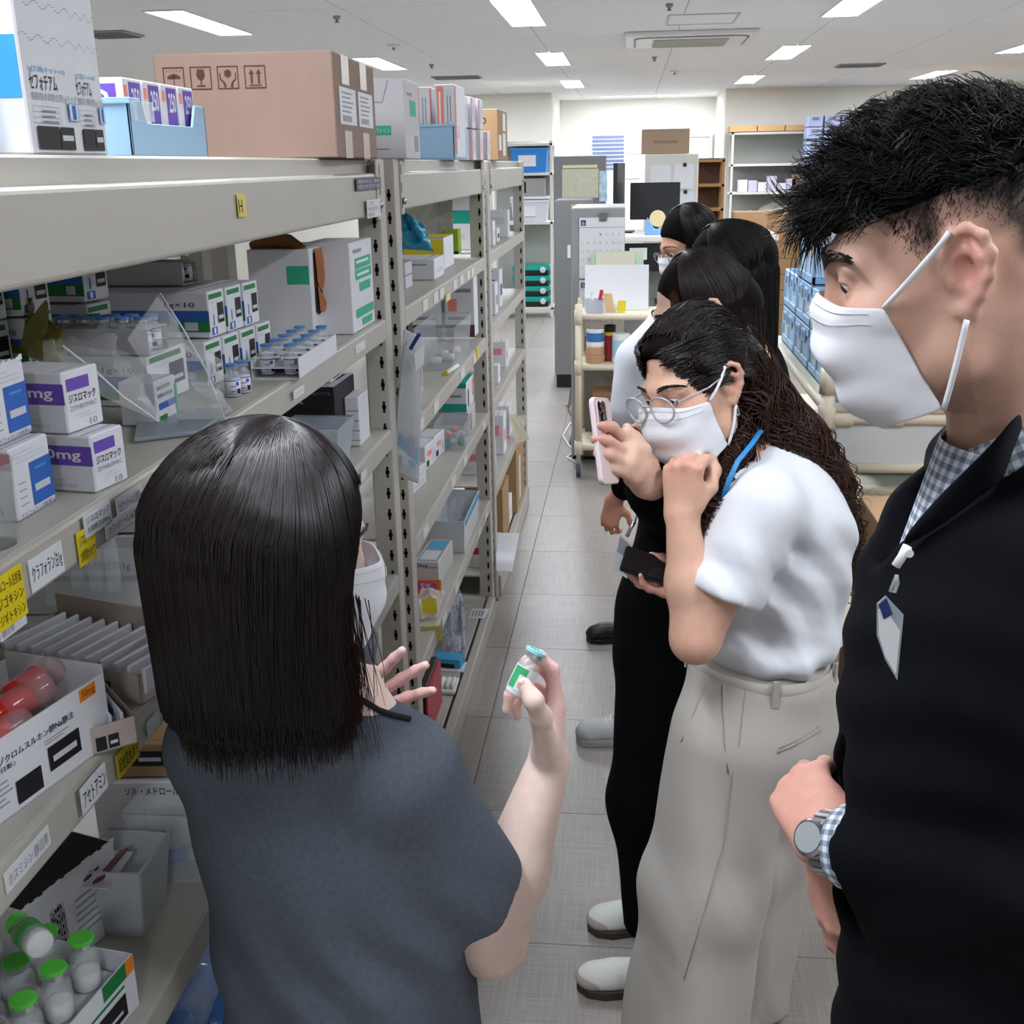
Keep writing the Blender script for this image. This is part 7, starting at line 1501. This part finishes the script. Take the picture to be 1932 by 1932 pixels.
bk = hw.w(-.07, 0, -.02); HS.cap(bk, bk+V3(.03, .0, -.32), .072, .055, .03); HS.cap(hw.w(-.03, .06, -.02), hw.w(-.03, .06, -.02)+V3(.05, -.01, -.3), .035, .03, .03); HS.cap(hw.w(-.02, -.06, -.02), hw.w(-.02, -.06, -.02)+V3(-.0, 0, -.25), .035, .03, .03)
hh = HS.build('hair', M_basebr, pw, .0045, None, 2)
straight_hair(hw, hh, M_hairbrn, 1500, .98, (.098*.98, .082, .096), (-.02, 0, .036), .95, 3, drift=(.03, 0, 0), wave=.006, r0=.0010, S=HS)
P = []; rg = np.random.default_rng(5)     # loose lock in front of the face
for c in range(90):
    o = rg.normal(0, .004, 3); P.append([hw.w(.05-.02*t+.012*math.sin(t*3), .058+.012*t, .07-.12*t)*(1)+o+V3(-.045*t*t, 0, -.10*t*t) for t in np.linspace(0, 1, 14)])
for c in range(90):
    o = rg.normal(0, .004, 3); P.append([hw.w(.07-.03*t, -.05-.012*t, .05-.12*t)+o+V3(-.02*t*t, 0, -.14*t*t) for t in np.linspace(0, 1, 14)])
strands('front_lock', P, .0007, .0003, mat('reddish_hair', '#3a211a', .4), hh)
K = Solid(); K.ell((.2, 2.44, 1.12), (.115, .17, .17), None, .05); K.ell((.16, 2.42, .92), (.135, .165, .2), None, .06); K.ell((.13, 2.40, .72), (.155, .165, .2), None, .06)
K.chain([(.105, 2.34, .62), (.075, 2.25, .34), (.05, 2.15, .09)], [.125, .10, .045], .05); K.chain([(.13, 2.46, .62), (.10, 2.40, .34), (.06, 2.30, .09)], [.12, .09, .045], .05)
K.cap(nb+V3(0, 0, -.05), shW, .06, .06, .04); K.cap(nb+V3(0, 0, -.05), shW2, .06, .06, .04); K.chain([shW, elW], [.06, .058], .03); K.cap(elW, elW*.22+wrW*.78, .06, .052, .02); K.chain([shW2, elW2], [.06, .055], .03); K.cap(elW2, elW2*.15+wrW2*.85, .055, .045, .02)
K.cap(nb, hw.w(-.02, 0, -.05), .055, .07, .01, 's'); K.disp = lambda P: wob(P, .003, .9, 4)+.003*np.sin(np.arctan2(P[:, 1]-2.4, P[:, 0]-.1)*9)*np.clip(.9-P[:, 2], 0, 1); K.dm = .008
K.build('black_outfit', M_blkcl, pw, .008, None, 2)
q = MB(); dw = U3(wrW-elW); u1 = U3(np.cross(dw, (0, 0, 1))); u2 = np.cross(dw, u1); q.tube([elW*.2+wrW*.8+(u1*math.cos(a)+u2*math.sin(a))*(.046+.004*math.sin(a*9)) for a in np.linspace(0, 2*math.pi, 41)[:-1]], .005, 6, closed=True); q.build('frilled_cuff', M_blkcl, pw, smooth=True)
# phone: rounded slab, back with camera bump turned to us
ph = thing('smartphone', 'pale pink smartphone held upright by the woman in black', 'phone', phc); a = ony(1118, 748, 1.74); b = ony(1172, 753, 1.84); c = ony(1216, 870, 1.87); d = c-(b-a); uu = b-a; vv = d-a
fn = U3(np.cross(uu, vv)); fn = fn if fn[1] < 0 else -fn
def rslab(o_, u_, v_, w_, r, n=6):
    lu, lv = np.linalg.norm(u_), np.linalg.norm(v_); U_, V_ = u_/lu, v_/lv; P_ = []
    for (cx, cy, a0) in ((lu-r, lv-r, 0), (r, lv-r, 90), (r, r, 180), (lu-r, r, 270)):
        for k in range(n+1): t = math.radians(a0+90*k/n); P_.append(o_+U_*(cx+r*math.cos(t))+V_*(cy+r*math.sin(t)))
    return MB().prism(P_, w_)
uu = U3(uu)*.068; vv = U3(vv-uu*np.dot(vv, uu)/np.dot(uu, uu))*.14
rslab(a, uu, vv, -fn*.009, .012).build('phone_case', mat('pink_case', '#d9c6c8', .35), ph, bev=.0025, seg=2); rslab(a+fn*.0002+uu*.08+vv*.035, uu*.52, vv*.30, fn*.0025, .009).build('camera_rim', mat('pink_rim', '#cdb6b8', .3), ph, bev=.001)
rslab(a+fn*.0028+uu*.14+vv*.05, uu*.40, vv*.27, fn*.0006, .007).build('camera_glass', mat('cam_glass', '#0d0f14', .05, coat=1), ph)
for (i, j) in ((.3, .11), (.38, .24)): MB().lathe([(.0085, 0), (.0085, .0018), (.006, .0022), (0, .0016)], a+fn*.0034+uu*i+vv*j, fn, 18).build('lens', mat('lens_dark', '#05070c', .02, coat=1), ph)
# badge hanging on a blue lanyard
bw = thing('name_badge', 'clear name badge hanging in front of the woman in black', 'badge', ony(1175, 1050, 2.2)); yy = 2.12
MB().tube([ony(1224, 845, 2.14), ony(1214, 900, yy), ony(1205, 960, yy), ony(1198, 985, yy)], .006, 6, flat=.3).build('strap', mat('lanyard_blue', '#2f86c6', .5), bw, smooth=True); MB().tube([ony(1197, 985, yy), ony(1188, 1000, yy), ony(1183, 1012, yy)], .004, 8).build('metal_clip', M_steel, bw, smooth=True)
MB().prism([ony(1170, 1010, yy), ony(1192, 1030, yy), ony(1183, 1092, yy), ony(1158, 1075, yy), ony(1158, 1050, yy)], V3(0, .003, 0)).build('card', mat('badge_grey', '#c3c8cc', .3), bw); MB().prism([ony(1170, 1012, yy-.001), ony(1190, 1030, yy-.001), ony(1185, 1052, yy-.001), ony(1164, 1040, yy-.001)], V3(0, .0008, 0)).build('dark_photo', ink('gr'), bw)
def sneaker(parent, heel, toe, w_, h, m_up, m_sole, m_toe, laces=True, name='sneaker'):
    heel = np.asarray(heel, float); toe = np.asarray(toe, float); d = U3(toe-heel); L = np.linalg.norm(toe-heel); n = np.cross((0, 0, 1), d); q = lambda a, b, c: heel+d*a*L+n*b*w_+np.array([0, 0, c*h])
    s_ = MB(); out = [(0, .0), (.02, .3), (.2, .42), (.5, .4), (.72, .5), (.9, .42), (1, .15), (1.0, -.15), (.9, -.42), (.72, -.5), (.5, -.4), (.2, -.42), (.02, -.3)]
    s_.prism([q(a, b, .0) for a, b in out], V3(0, 0, .24*h)); so = s_.build('sole', m_sole, parent, bev=.004, seg=2)
    X = Solid(); X.ell(q(.80, 0, .36), (L*.2, w_*.42, h*.34), np.stack([d, n, [0, 0, 1]], 1), .02); X.cap(q(.14, 0, .5), q(.62, 0, .42), w_*.36, w_*.40, .02); X.cap(q(.16, 0, .5), q(.18, 0, 1.0), w_*.36, w_*.33, .02); X.cut(q(0, 0, .2), (0, 0, -1)); X.cut(q(.1, 0, 1.05), U3(d*.15+V3(0, 0, 1)))
    up = X.build('upper', m_up, parent, .004, None, 1)
    Y = Solid(); Y.ell(q(.83, 0, .34), (L*.185, w_*.44, h*.27), np.stack([d, n, [0, 0, 1]], 1), .01); Y.cut(q(.8, 0, .2), (0, 0, -1)); Y.build('toe_cap', m_toe, up, .004, None, 1)
    if laces:
        for i in range(4): a = .38+.085*i; MB().tube([q(a, -.26, .72-.05*i), q(a+.03, -.1, .86-.07*i), q(a+.03, .1, .86-.07*i), q(a, .26, .72-.05*i)], .0035, 6).build('lace', M_white, up, smooth=True)
    return so
M_sw = mat('shoe_white', '#d6d8d2', .6); M_sg = mat('shoe_suede', '#a9a09a', .9); M_sb = mat('shoe_sole', '#3a322c', .7)
sneaker(pw, onz(1192, 1862, 0)+V3(.10, 0, 0), onz(1088, 1862, 0), .088, .085, M_sw, M_sb, M_sg); sneaker(pw, onz(1200, 1752, 0)+V3(.09, .01, 0), onz(1108, 1752, 0), .088, .085, M_sw, M_sb, M_sg)
# ---------------------------------------------------------------- woman with black hair behind her
hb = head_frame(ony(1368, 510, 3.05), 196, 28, 0, .92); S = Solid(); head_solid(S, hb); nb2 = np.array([.33, 3.1, 1.28]); S.cap(hb.w(-.03, 0, -.05), nb2, .045, .05, .03); S.ell((.32, 3.12, 1.05), (.09, .14, .22), None, .05); S.ell((.3, 3.12, .8), (.09, .13, .16), None, .05); S.cap((.28, 3.05, .8), (.16, 3.12, .1), .065, .035, .04); S.cap((.3, 3.2, .8), (.26, 3.25, .1), .065, .035, .04)
elb = np.array([.14, 3.2, 1.0]); wrb = ony(1158, 945, 3.35); S.chain([(.28, 2.97, 1.24), elb, wrb], [.045, .036, .026], .02); hand_solid(S, wrb, (-.15, 0, -1), (-.3, -1, 0), 1, .85, ((.6, .8, .5),)*4)
pb = S.build('person', skin_mat('skin_b', '#cb9a80'), None, .006, lambda V: tone('#cf9d84', '#c07c6c', np.clip(1-np.linalg.norm(V-wrb, axis=1)/.2, 0, 1)*.8), 1); tag(pb, 'woman with long black hair standing behind the woman filming', 'person'); eyes(hb, pb); brow(hb, pb, M_hairblk, 1, 100)
face_mask(hb, pb, M_mask)
HS = Solid(); HS.ell(hb.w(-.02, 0, .036), np.array((.1, .085, .096))*.93, hb.R, .01); HS.cut(hb.w(.055, 0, .06), hb.R@np.array([1, 0, -.7]), .01); bk = hb.w(-.07, 0, -.0); HS.cap(bk, bk+V3(.03, -.02, -.36), .085, .06, .03); HS.cap(hb.w(-.03, .06, .0), hb.w(-.03, .06, -.02)+V3(.04, -.01, -.3), .04, .03, .03)
hh = HS.build('hair', M_base, pb, .005, None, 2); straight_hair(hb, hh, M_hairblk, 1100, 1.0, (.1, .085, .096), (-.02, 0, .036), .9, 8, drift=(.03, -.01, 0), wave=.003, r0=.0011, S=HS)
K = Solid(); K.ell((.33, 3.12, 1.08), (.12, .18, .2), None, .05); K.ell((.31, 3.12, .8), (.13, .17, .25), None, .05); K.cap((.27, 3.05, .7), (.16, 3.12, .1), .1, .06, .05); K.cap((.3, 3.2, .7), (.26, 3.25, .1), .1, .06, .05); K.chain([(.28, 2.97, 1.24), elb, elb*.2+wrb*.8], [.06, .055, .045], .03); K.build('dark_outfit', M_blkcl, pb, .008, None, 1)
M_s2 = mat('shoe_grey', '#b3b4b3', .6); sneaker(pb, onz(1160, 1400, 0)+V3(.06, 0, 0), onz(1087, 1398, 0), .09, .1, M_s2, mat('sole_grey', '#8f8f8e', .6), mat('shoe_mesh', '#9a9b9a', .8)); sneaker(pb, (.3, 3.3, 0), (.06, 3.26, 0), .09, .1, M_s2, mat('sole_grey', '#8f8f8e', .6), mat('shoe_mesh', '#9a9b9a', .8))
# ---------------------------------------------------------------- bespectacled person in white furthest back
hn = head_frame(ony(1298, 462, 3.95), 205, 22, 0, .95); S = Solid(); head_solid(S, hn); nb3 = np.array([.25, 4.0, 1.27]); S.cap(hn.w(-.03, 0, -.05), nb3, .05, .055, .03); S.ell((.24, 4.0, 1.05), (.1, .15, .22), None, .05); S.cap((.2, 3.95, .85), (.06, 3.95, .1), .07, .04, .04); S.cap((.24, 4.08, .85), (.18, 4.1, .1), .07, .04, .04); S.chain([(.2, 3.82, 1.24), (.02, 3.78, 1.05), (.0, 3.75, .9)], [.045, .036, .03], .02)
pn = S.build('person', skin_mat('skin_n', '#c8977c'), None, .006, lambda V: tone('#c8977c', '#b97a68', np.zeros(len(V))), 1); tag(pn, 'person in a white coat with glasses standing furthest back in the group', 'person'); eyes(hn, pn); brow(hn, pn, M_hairblk, 1, 80); face_mask(hn, pn, M_mask)
HS = Solid(); HS.ell(hn.w(-.018, 0, .042), np.array((.103, .086, .095))*.96, hn.R, .01); HS.cut(hn.w(.06, 0, .045), hn.R@np.array([1, 0, -.9]), .01); HS.disp = lambda P: wob(P, .004, 1.5, 4); HS.dm = .006; hh = HS.build('hair', M_base, pn, .005, None, 1); straight_hair(hn, hh, M_hairblk, 700, 1.42, (.104, .087, .097), (-.018, 0, .042), 1.0, 12, r0=.001, part=.1, S=HS)
for y in (1, -1): pts = [hn.w(.112, .033*y+.025*math.cos(a), -.004+.02*math.sin(a)) for a in np.linspace(0, 2*math.pi, 21)[:-1]]; MB().tube(pts, .002, 6, closed=True).build('glasses_rim', mat('glass_metal', '#8f9499', .2, metal=.8), pn, smooth=True); MB().tube([hn.w(.11, .058*y, .0), hn.w(.0, .082*y, .012)], .0016, 6).build('glasses_temple', mat('glass_metal', '#8f9499', .2, metal=.8), pn)
K = Solid(); K.ell((.24, 4.0, 1.12), (.15, .21, .2), None, .05); K.ell((.22, 4.0, .85), (.15, .2, .3), None, .05); K.chain([(.19, 3.82, 1.26), (.03, 3.78, 1.08), (.0, 3.75, .92)], [.075, .07, .06], .03); K.cap((.22, 3.9, 1.33), (.24, 4.1, 1.33), .07, .07, .05); K.disp = lambda P: wob(P, .005, 1, 6); K.dm = .008; K.build('white_coat', mat('white_coat', '#dfe2ea', .9, spec=.1), pn, .008, None, 1)
K = Solid(); K.cap((.2, 3.95, .8), (.05, 3.95, .09), .09, .055, .05); K.cap((.24, 4.08, .8), (.18, 4.1, .09), .09, .055, .05); K.build('dark_trousers', M_blkcl, pn, .01, None, 1)
sneaker(pn, onz(1170, 1208, 0)+V3(.05, 0, 0), onz(1106, 1208, 0), .09, .085, M_black, M_black, M_black, laces=False, name='shoe'); sneaker(pn, (.22, 4.12, 0), (0.02, 4.08, 0), .09, .085, M_black, M_black, M_black, laces=False)
# ---------------------------------------------------------------- staff woman seen from behind, showing a vial
hs = head_frame(ony(515, 1022, 1.07), 30, 14, 0, .92); ys = math.radians(78); fS = np.array([math.cos(ys), math.sin(ys), 0]); RS = axes(fS, fS*.18+np.array([0, 0, 1.]))
M_grey_top = mat('charcoal_top', '#5e656f', .95, spec=.08, bump=.25, bscale=420, var=.12, vscale=160)
nbS = np.array([-.352, 1.11, 1.185]); shR_ = np.array([-.245, 1.085, 1.075]); elR_ = ony(925, 1772, 1.165); wrR_ = ony(1036, 1438, 1.25); shL_ = np.array([-.462, 1.12, 1.08]); elL_ = np.array([-.46, 1.28, .88]); wrL_ = ony(628, 1378, 1.40)
S = Solid(); head_solid(S, hs); S.cap(hs.w(-.03, 0, -.05), nbS, .045, .05, .03); S.cap(nbS, nbS+V3(0, .02, -.12), .06, .085, .04); S.ell((-.355, 1.13, .96), (.085, .125, .17), RS, .05); S.ell((-.335, 1.14, .72), (.09, .13, .2), RS, .05);
S.cap(shR_, elR_, .048, .043, .02); S.chain([elR_, elR_*.62+wrR_*.38, wrR_], [.042, .043, .0275], .02); S.chain([shL_, elL_, wrL_], [.045, .038, .0265], .02); S.cap(nbS, shR_, .05, .045, .04); S.cap(nbS, shL_, .05, .045, .04)
# right hand pinching the vial: palm to the left, thumb towards the viewer, index and middle finger behind the glass
vc0 = ony(971, 1312, 1.205); vc1 = ony(1013, 1226, 1.222); va = U3(vc1-vc0)
hxR = U3((.06, .16, 1)); hzR = (1, .25, -.1)
W1, tpS = hand_solid(S, wrR_, hxR, hzR, 1, .95, ((.55, .75, .35), (.75, .85, .45), (1.1, 1.2, .7), (1.3, 1.3, .8)), spread=(.10, .03, -.02, -.06), skip=(0, 1, 4))
IX = [W1(.084, .026, .0), ony(1042, 1264, 1.248), ony(1016, 1238, 1.244), ony(993, 1246, 1.236)]; MX = [W1(.090, .006, .002), ony(1040, 1272, 1.272), ony(1008, 1252, 1.262), ony(990, 1276, 1.245)]; TX = [W1(.02, .024, -.008), ony(1020, 1352, 1.192), ony(1007, 1322, 1.176), ony(989, 1291, 1.183)]
S.chain(IX, [.0095, .0088, .008, .0072], .006); S.chain(MX, [.0095, .0088, .008, .0072], .006); S.chain(TX, [.0165, .0125, .0105, .0086], .010); S.cap(W1(.03, .02, -.012), W1(.07, .022, -.006), .014, .0115, .014)
W2, tpS2 = hand_solid(S, wrL_, (.80, .12, .56), (-.1, .95, -.1), -1, .93, ((.1, .15, .1), (.12, .15, .1), (.15, .2, .1), (.5, .9, .6)), spread=(.22, .0, -.2, -.42), thumb=((.6, .75, .5), (.8, .3, .6), (.85, .2, .5)))
def s_col(V):
    red = .9*np.clip(1-np.linalg.norm(V-W1(.12, 0, -.02), axis=1)/.08, 0, 1)+.85*np.clip(1-np.linalg.norm(V-W2(.11, 0, 0), axis=1)/.13, 0, 1)+.35*np.clip(1-np.linalg.norm(V-elR_, axis=1)/.07, 0, 1); return tone('#ead0c3', '#e3a3a2', np.clip(red, 0, 1))
pS = S.build('person', skin_mat('skin_staff', '#dcb7a2'), None, .0031, s_col, 1)
tag(pS, 'woman with a dark bob and charcoal top seen from behind holding up a vial', 'person')
eyes(hs, pS); brow(hs, pS, M_hairstaff, 1, 100); face_mask(hs, pS, M_mask, side=(.04, .072), proj=.012, bottom=-.13, S=S)
nail(pS, TX[3], TX[2], V3(-.15, -1, .35), .0086, 1.0)
# the vial she shows
vt = thing('vial', 'small glass vial with turquoise cap pinched between finger and thumb', 'vial', vc0); R = .0145; Lv = np.linalg.norm(vc1-vc0)
MB().lathe([(R*.9, 0), (R, .003), (R, Lv*.62), (R*.85, Lv*.72), (R*.55, Lv*.78), (R*.55, Lv*.84)], vc0, va, 24).build('glass_body', M_glass, vt, smooth=True); MB().lathe([(R*.85, .002), (R*.93, .004), (R*.93, .012), (0, .013)], vc0, va, 20).build('powder', M_powder, vt, smooth=True)
MB().lathe([(R*.8, Lv*.83), (R*.8, Lv*.92)], vc0, va, 24).build('metal_crimp', mat('crimp', '#c7c9cc', .3, metal=.8), vt); MB().lathe([(R*.86, Lv*.92), (R*.9, Lv*.93), (R*.9, Lv*.985), (R*.82, Lv), (R*.6, Lv*1.0), (R*.58, Lv*.99), (0, Lv*.99)], vc0, va, 26).build('cap', mat('turquoise_cap', '#8fd3d6', .35), vt)
q = MB(); ca = U3(np.cross(va, (0, 1, 0))); cb_ = np.cross(va, ca)
for i, t in enumerate(np.linspace(-.5, .5, 4)): q.obox(vc0+va*Lv*.991+ca*t*R*.8-ca*.0008-cb_*R*.3, ca*.0016, cb_*R*.6*(1-abs(t)), va*.0006)
q.build('cap_relief', mat('cap_relief', '#5f9ea3', .5), vt)
def wrap(a0, a1, h0, h1, m, name, rr=1.01): 
    q = MB(); n = 10; ref = U3(V3(0, -1, 0)-va*np.dot(V3(0, -1, 0), va)); sd = np.cross(va, ref); A = np.linspace(a0, a1, n); V = []
    for h in (h0, h1): V += [vc0+va*Lv*h+(ref*math.cos(t)+sd*math.sin(t))*R*rr for t in A]
    q.add(V, [(i, i+1, n+i+1, n+i) for i in range(n-1)]); q.build(name, m, vt, smooth=True)
wrap(-1.4, 1.5, .14, .62, ink('w'), 'label', 1.01); wrap(-1.2, -.5, .16, .6, mat('ink_vial_green', '#3aa76b', .5), 'green_print', 1.02); wrap(-.6, .1, .46, .6, mat('ink_vial_green', '#3aa76b', .5), 'green_print', 1.02); wrap(.3, .9, .2, .34, ink('gr'), 'small_print', 1.02); wrap(-.3, .1, .2, .36, ink('lg'), 'small_print', 1.02)
# bob hair
HS = Solid(); HS.ell(hs.w(-.015, 0, .03), np.array((.108, .098, .106))*.94, hs.R, .02); bc = hs.w(-.03, 0, -.03)
HS.cap(hs.w(-.045, 0, 0), hs.w(-.045, 0, 0)+V3(0, 0, -.175), .094, .088, .03); HS.cap(hs.w(.01, -.052, -.01), hs.w(.01, -.052, -.01)+V3(.01, 0, -.165), .05, .036, .03); HS.cap(hs.w(.01, .056, -.01), hs.w(.01, .056, -.01)+V3(0, 0, -.165), .05, .038, .03)
HS.cap(hs.w(-.02, -.05, 0), hs.w(-.02, -.05, 0)+V3(0, .0, -.17), .068, .062, .03); HS.cap(hs.w(-.02, .05, 0), hs.w(-.02, .05, 0)+V3(0, .0, -.17), .068, .062, .03)
HS.ell(hs.w(.135, .01, -.06), np.array((.070, .048, .13)), hs.R, .02, 's'); HS.cut(hs.pos+V3(0, 0, -.188), (0, 0, -1), .03)
hh = HS.build('hair', M_base, pS, .0035, None, 3)
rg = np.random.default_rng(33)
straight_hair(hs, hh, M_hairstaff, 4200, hs.pos[2]-.185, (.104, .094, .102), (-.015, 0, .03), .62, 34, S=HS, wave=.003, r0=.0009, mg=(.0003, .0035), bang=500)
P = []      # thin ends hanging beside the face
for c in range(420):
    p = hs.w(.035+rg.normal(0, .018), -.088+rg.normal(0, .008), -.03); L = rg.uniform(.10, .19); ph = rg.uniform(0, 6.3); P.append([p+V3(.012*math.sin(2.2*t+ph)*t+.008*t, .006*t, -L*t) for t in np.linspace(0, 1, 12)])
strands('face_strands', P, .0006, .0002, mat('reddish_end', '#2a1614', .4), hh)
# charcoal top
K = Solid(); eH = shR_*.32+elR_*.68; dS2 = U3(elR_-shR_); K.cap(shR_, eH+dS2*.03, .064, .077, .03); K.cap(shL_, shL_*.45+elL_*.55, .058, .066, .03)
K.p.append(('s', (lambda pt, n: (lambda P: np.maximum(-((P-pt)@n), np.linalg.norm(P-pt, axis=1)-.15)))(eH+dS2*.012, U3(dS2+V3(.12, 0, .05))), .004))
K.ell((-.357, 1.12, 1.0), (.112, .158, .15), RS, .03); K.ell((-.348, 1.13, .86), (.12, .158, .18), RS, .06); K.ell((-.335, 1.13, .68), (.135, .165, .2), RS, .06); K.ell((-.325, 1.13, .5), (.14, .18, .2), RS, .06)
K.cap(nbS+V3(0, .0, -.045), shR_+V3(-.01, 0, 0), .062, .06, .04); K.cap(nbS+V3(0, 0, -.045), shL_, .062, .058, .04); K.cap(nbS+V3(0, 0, -.03), nbS+V3(.02, .012, .045), .070, .062, .03)
K.cut(nbS+V3(.02, .012, .052), (.25, .12, 1)); K.cap(nbS+V3(.02, .012, .05), hs.w(-.02, 0, -.03), .052, .052, .004, 's'); KD = lambda P: fold(P, (.5, .2, -1), (1, .4, .5), .0036, 85, 4)*np.clip((1.0-P[:, 2])/.12, .1, 1)+wob(P, .0022, .9, 8); K.disp = KD; K.dm = .008
top_ = K.build('charcoal_top', M_grey_top, pS, .0052, None, 2, lo=(-.62, .92, .45))
cl = [on_solid(K, x, y, e=.004) for x, y in ((640, 1300), (680, 1318), (715, 1340), (745, 1350), (775, 1356))]; MB().tube(cl, .0035, 6).build('collar_edge', mat('collar_dark', '#1d2026', .9), top_, smooth=True)
# grey trousers below, out of frame
K = Solid(); K.cap((-.27, 1.14, .6), (-.27, 1.14, .08), .1, .07, .05); K.cap((-.40, 1.15, .6), (-.40, 1.15, .08), .1, .07, .05); K.build('trousers', M_grey_top, pS, .012, None, 1)
# ================================================================ right hand side: trolley with blue crates and cartons
M_blue2 = mat('blue_crate', '#86aed0', .4)
pipe_cart('large cream pipe trolley carrying blue crates behind the man', .57, 1.15, 3.2, 4.55, (.36, .80, 1.035), 1.15)
def open_crate(label, x0, x1, y0, y1, z, H):
    t = thing('open_crate', label, 'crate', ((x0+x1)/2, (y0+y1)/2, z), 'stacked blue crates on the trolley'); th = .012
    for (x, y) in ((x0, y0), (x1-th, y0), (x0, y1-th), (x1-th, y1-th), (x0, (y0+y1)/2)): MB().box((x, y, z), (x+th, y+th, z+H)).build('corner_post', M_blue2, t, bev=.002)
    for zz in (z, z+H-.03):
        MB().box((x0, y0, zz), (x0+th, y1, zz+.03)).build('rail', M_blue2, t, bev=.002); MB().box((x1-th, y0, zz), (x1, y1, zz+.03)).build('rail', M_blue2, t, bev=.002); MB().box((x0, y0, zz), (x1, y0+th, zz+.03)).build('rail', M_blue2, t, bev=.002); MB().box((x0, y1-th, zz), (x1, y1, zz+.03)).build('rail', M_blue2, t, bev=.002)
    MB().box((x0, y0, z), (x1, y1, z+.006)).build('crate_floor', M_blue2, t)
    MB().box((x0+.004, y0+th, z+.03), (x0+.007, y1-th, z+H-.03)).build('side_film', mat('crate_film', '#c9dcea', .2, alpha=.45), t); MB().box((x0+th, y0+.004, z+.03), (x1-th, y0+.007, z+H-.03)).build('end_film', mat('crate_film', '#c9dcea', .2, alpha=.45), t)
    for yy in ((y0*.7+y1*.3), (y0*.3+y1*.7)): MB().box((x0-.004, yy-.035, z+H-.055), (x0+.002, yy+.035, z+H-.012)).build('latch_frame', M_blue2, t, bev=.002); MB().box((x0-.005, yy-.02, z+H-.045), (x0-.003, yy+.02, z+H-.022)).build('latch_hole', M_dkgrey, t)
    return t
nm = 0
for k in range(3):
    for j in range(3):
        if k == 2 and j != 1: continue
        open_crate('blue open crate on the cream trolley, %s layer, %s from the front' % (['bottom', 'middle', 'top'][k], VN[j]), .59, 1.0, 3.43+j*.335, 3.755+j*.335, 1.053+k*.137, .135 if k < 2 else .24)
tub('blue tub on the lower deck of the large cream trolley', .66, 1.05, 3.3, 3.8, .825, .18, M_blue2, paper=False)
# front frame of the large pipe trolley, built as its own object
t = thing('trolley_frame', 'cream pipe guard frame with pale panel behind the man', 'frame', (.9, 3.1, 0)); 
GY = 3.1; z0, z1, z2_ = ony(1560, 712, GY)[2], ony(1560, 790, GY)[2], ony(1560, 882, GY)[2]; xa = ony(1563, 740, GY)[0]; xb = 1.6
for x in (xa, xb): MB().tube([(x, GY, 0), (x, GY, z0)], .019, 14).build('post', M_cart, t, smooth=True)
for z in (z0-.01, z1+.03, z1, z2_): MB().tube([(xa, GY, z), (xb, GY, z)], .015, 14).build('rail', M_cart, t, smooth=True)
for z in (z0-.01, z1): MB().tube([(xa, GY, z-.035), (xa, GY, z+.035)], .025, 14).build('joint', M_cart, t, smooth=True); MB().tube([(xa, GY, z), (xa+.07, GY, z)], .02, 14).build('joint', M_cart, t, smooth=True)
for x in (xa+.18, xa+.34): MB().tube([(x-.025, GY, z1), (x+.025, GY, z1)], .02, 14).build('joint', M_cart, t, smooth=True)
MB().box((xa+.01, GY+.005, z2_+.0), (xb, GY+.012, z1)).build('panel', mat('pale_panel', '#c9cdcf', .5), t); MB().box((xa+.01, GY+.02, z1+.03), (xb, GY+.03, z0-.03)).build('blue_back', M_blue2, t)
carton('large open kraft carton standing behind the man', (.62, 2.55, .44), (1, .0), .5, .4, .42, [], m=mat('carton_tan2', '#bd9a73', .75), flap=False); carton('large kraft carton under the open carton', (.60, 2.53, .0), (1, 0), .5, .42, .435, [], m=mat('carton_tan3', '#b08a5f', .75), flap=False)
carton('small kraft carton on the floor beside the trousers of the curly haired woman', (.47, 2.5, 0), (1, 0), .12, .25, .28, [('f', .6, .05, .9, .08, 'brz')], m=M_kraft, flap=False)
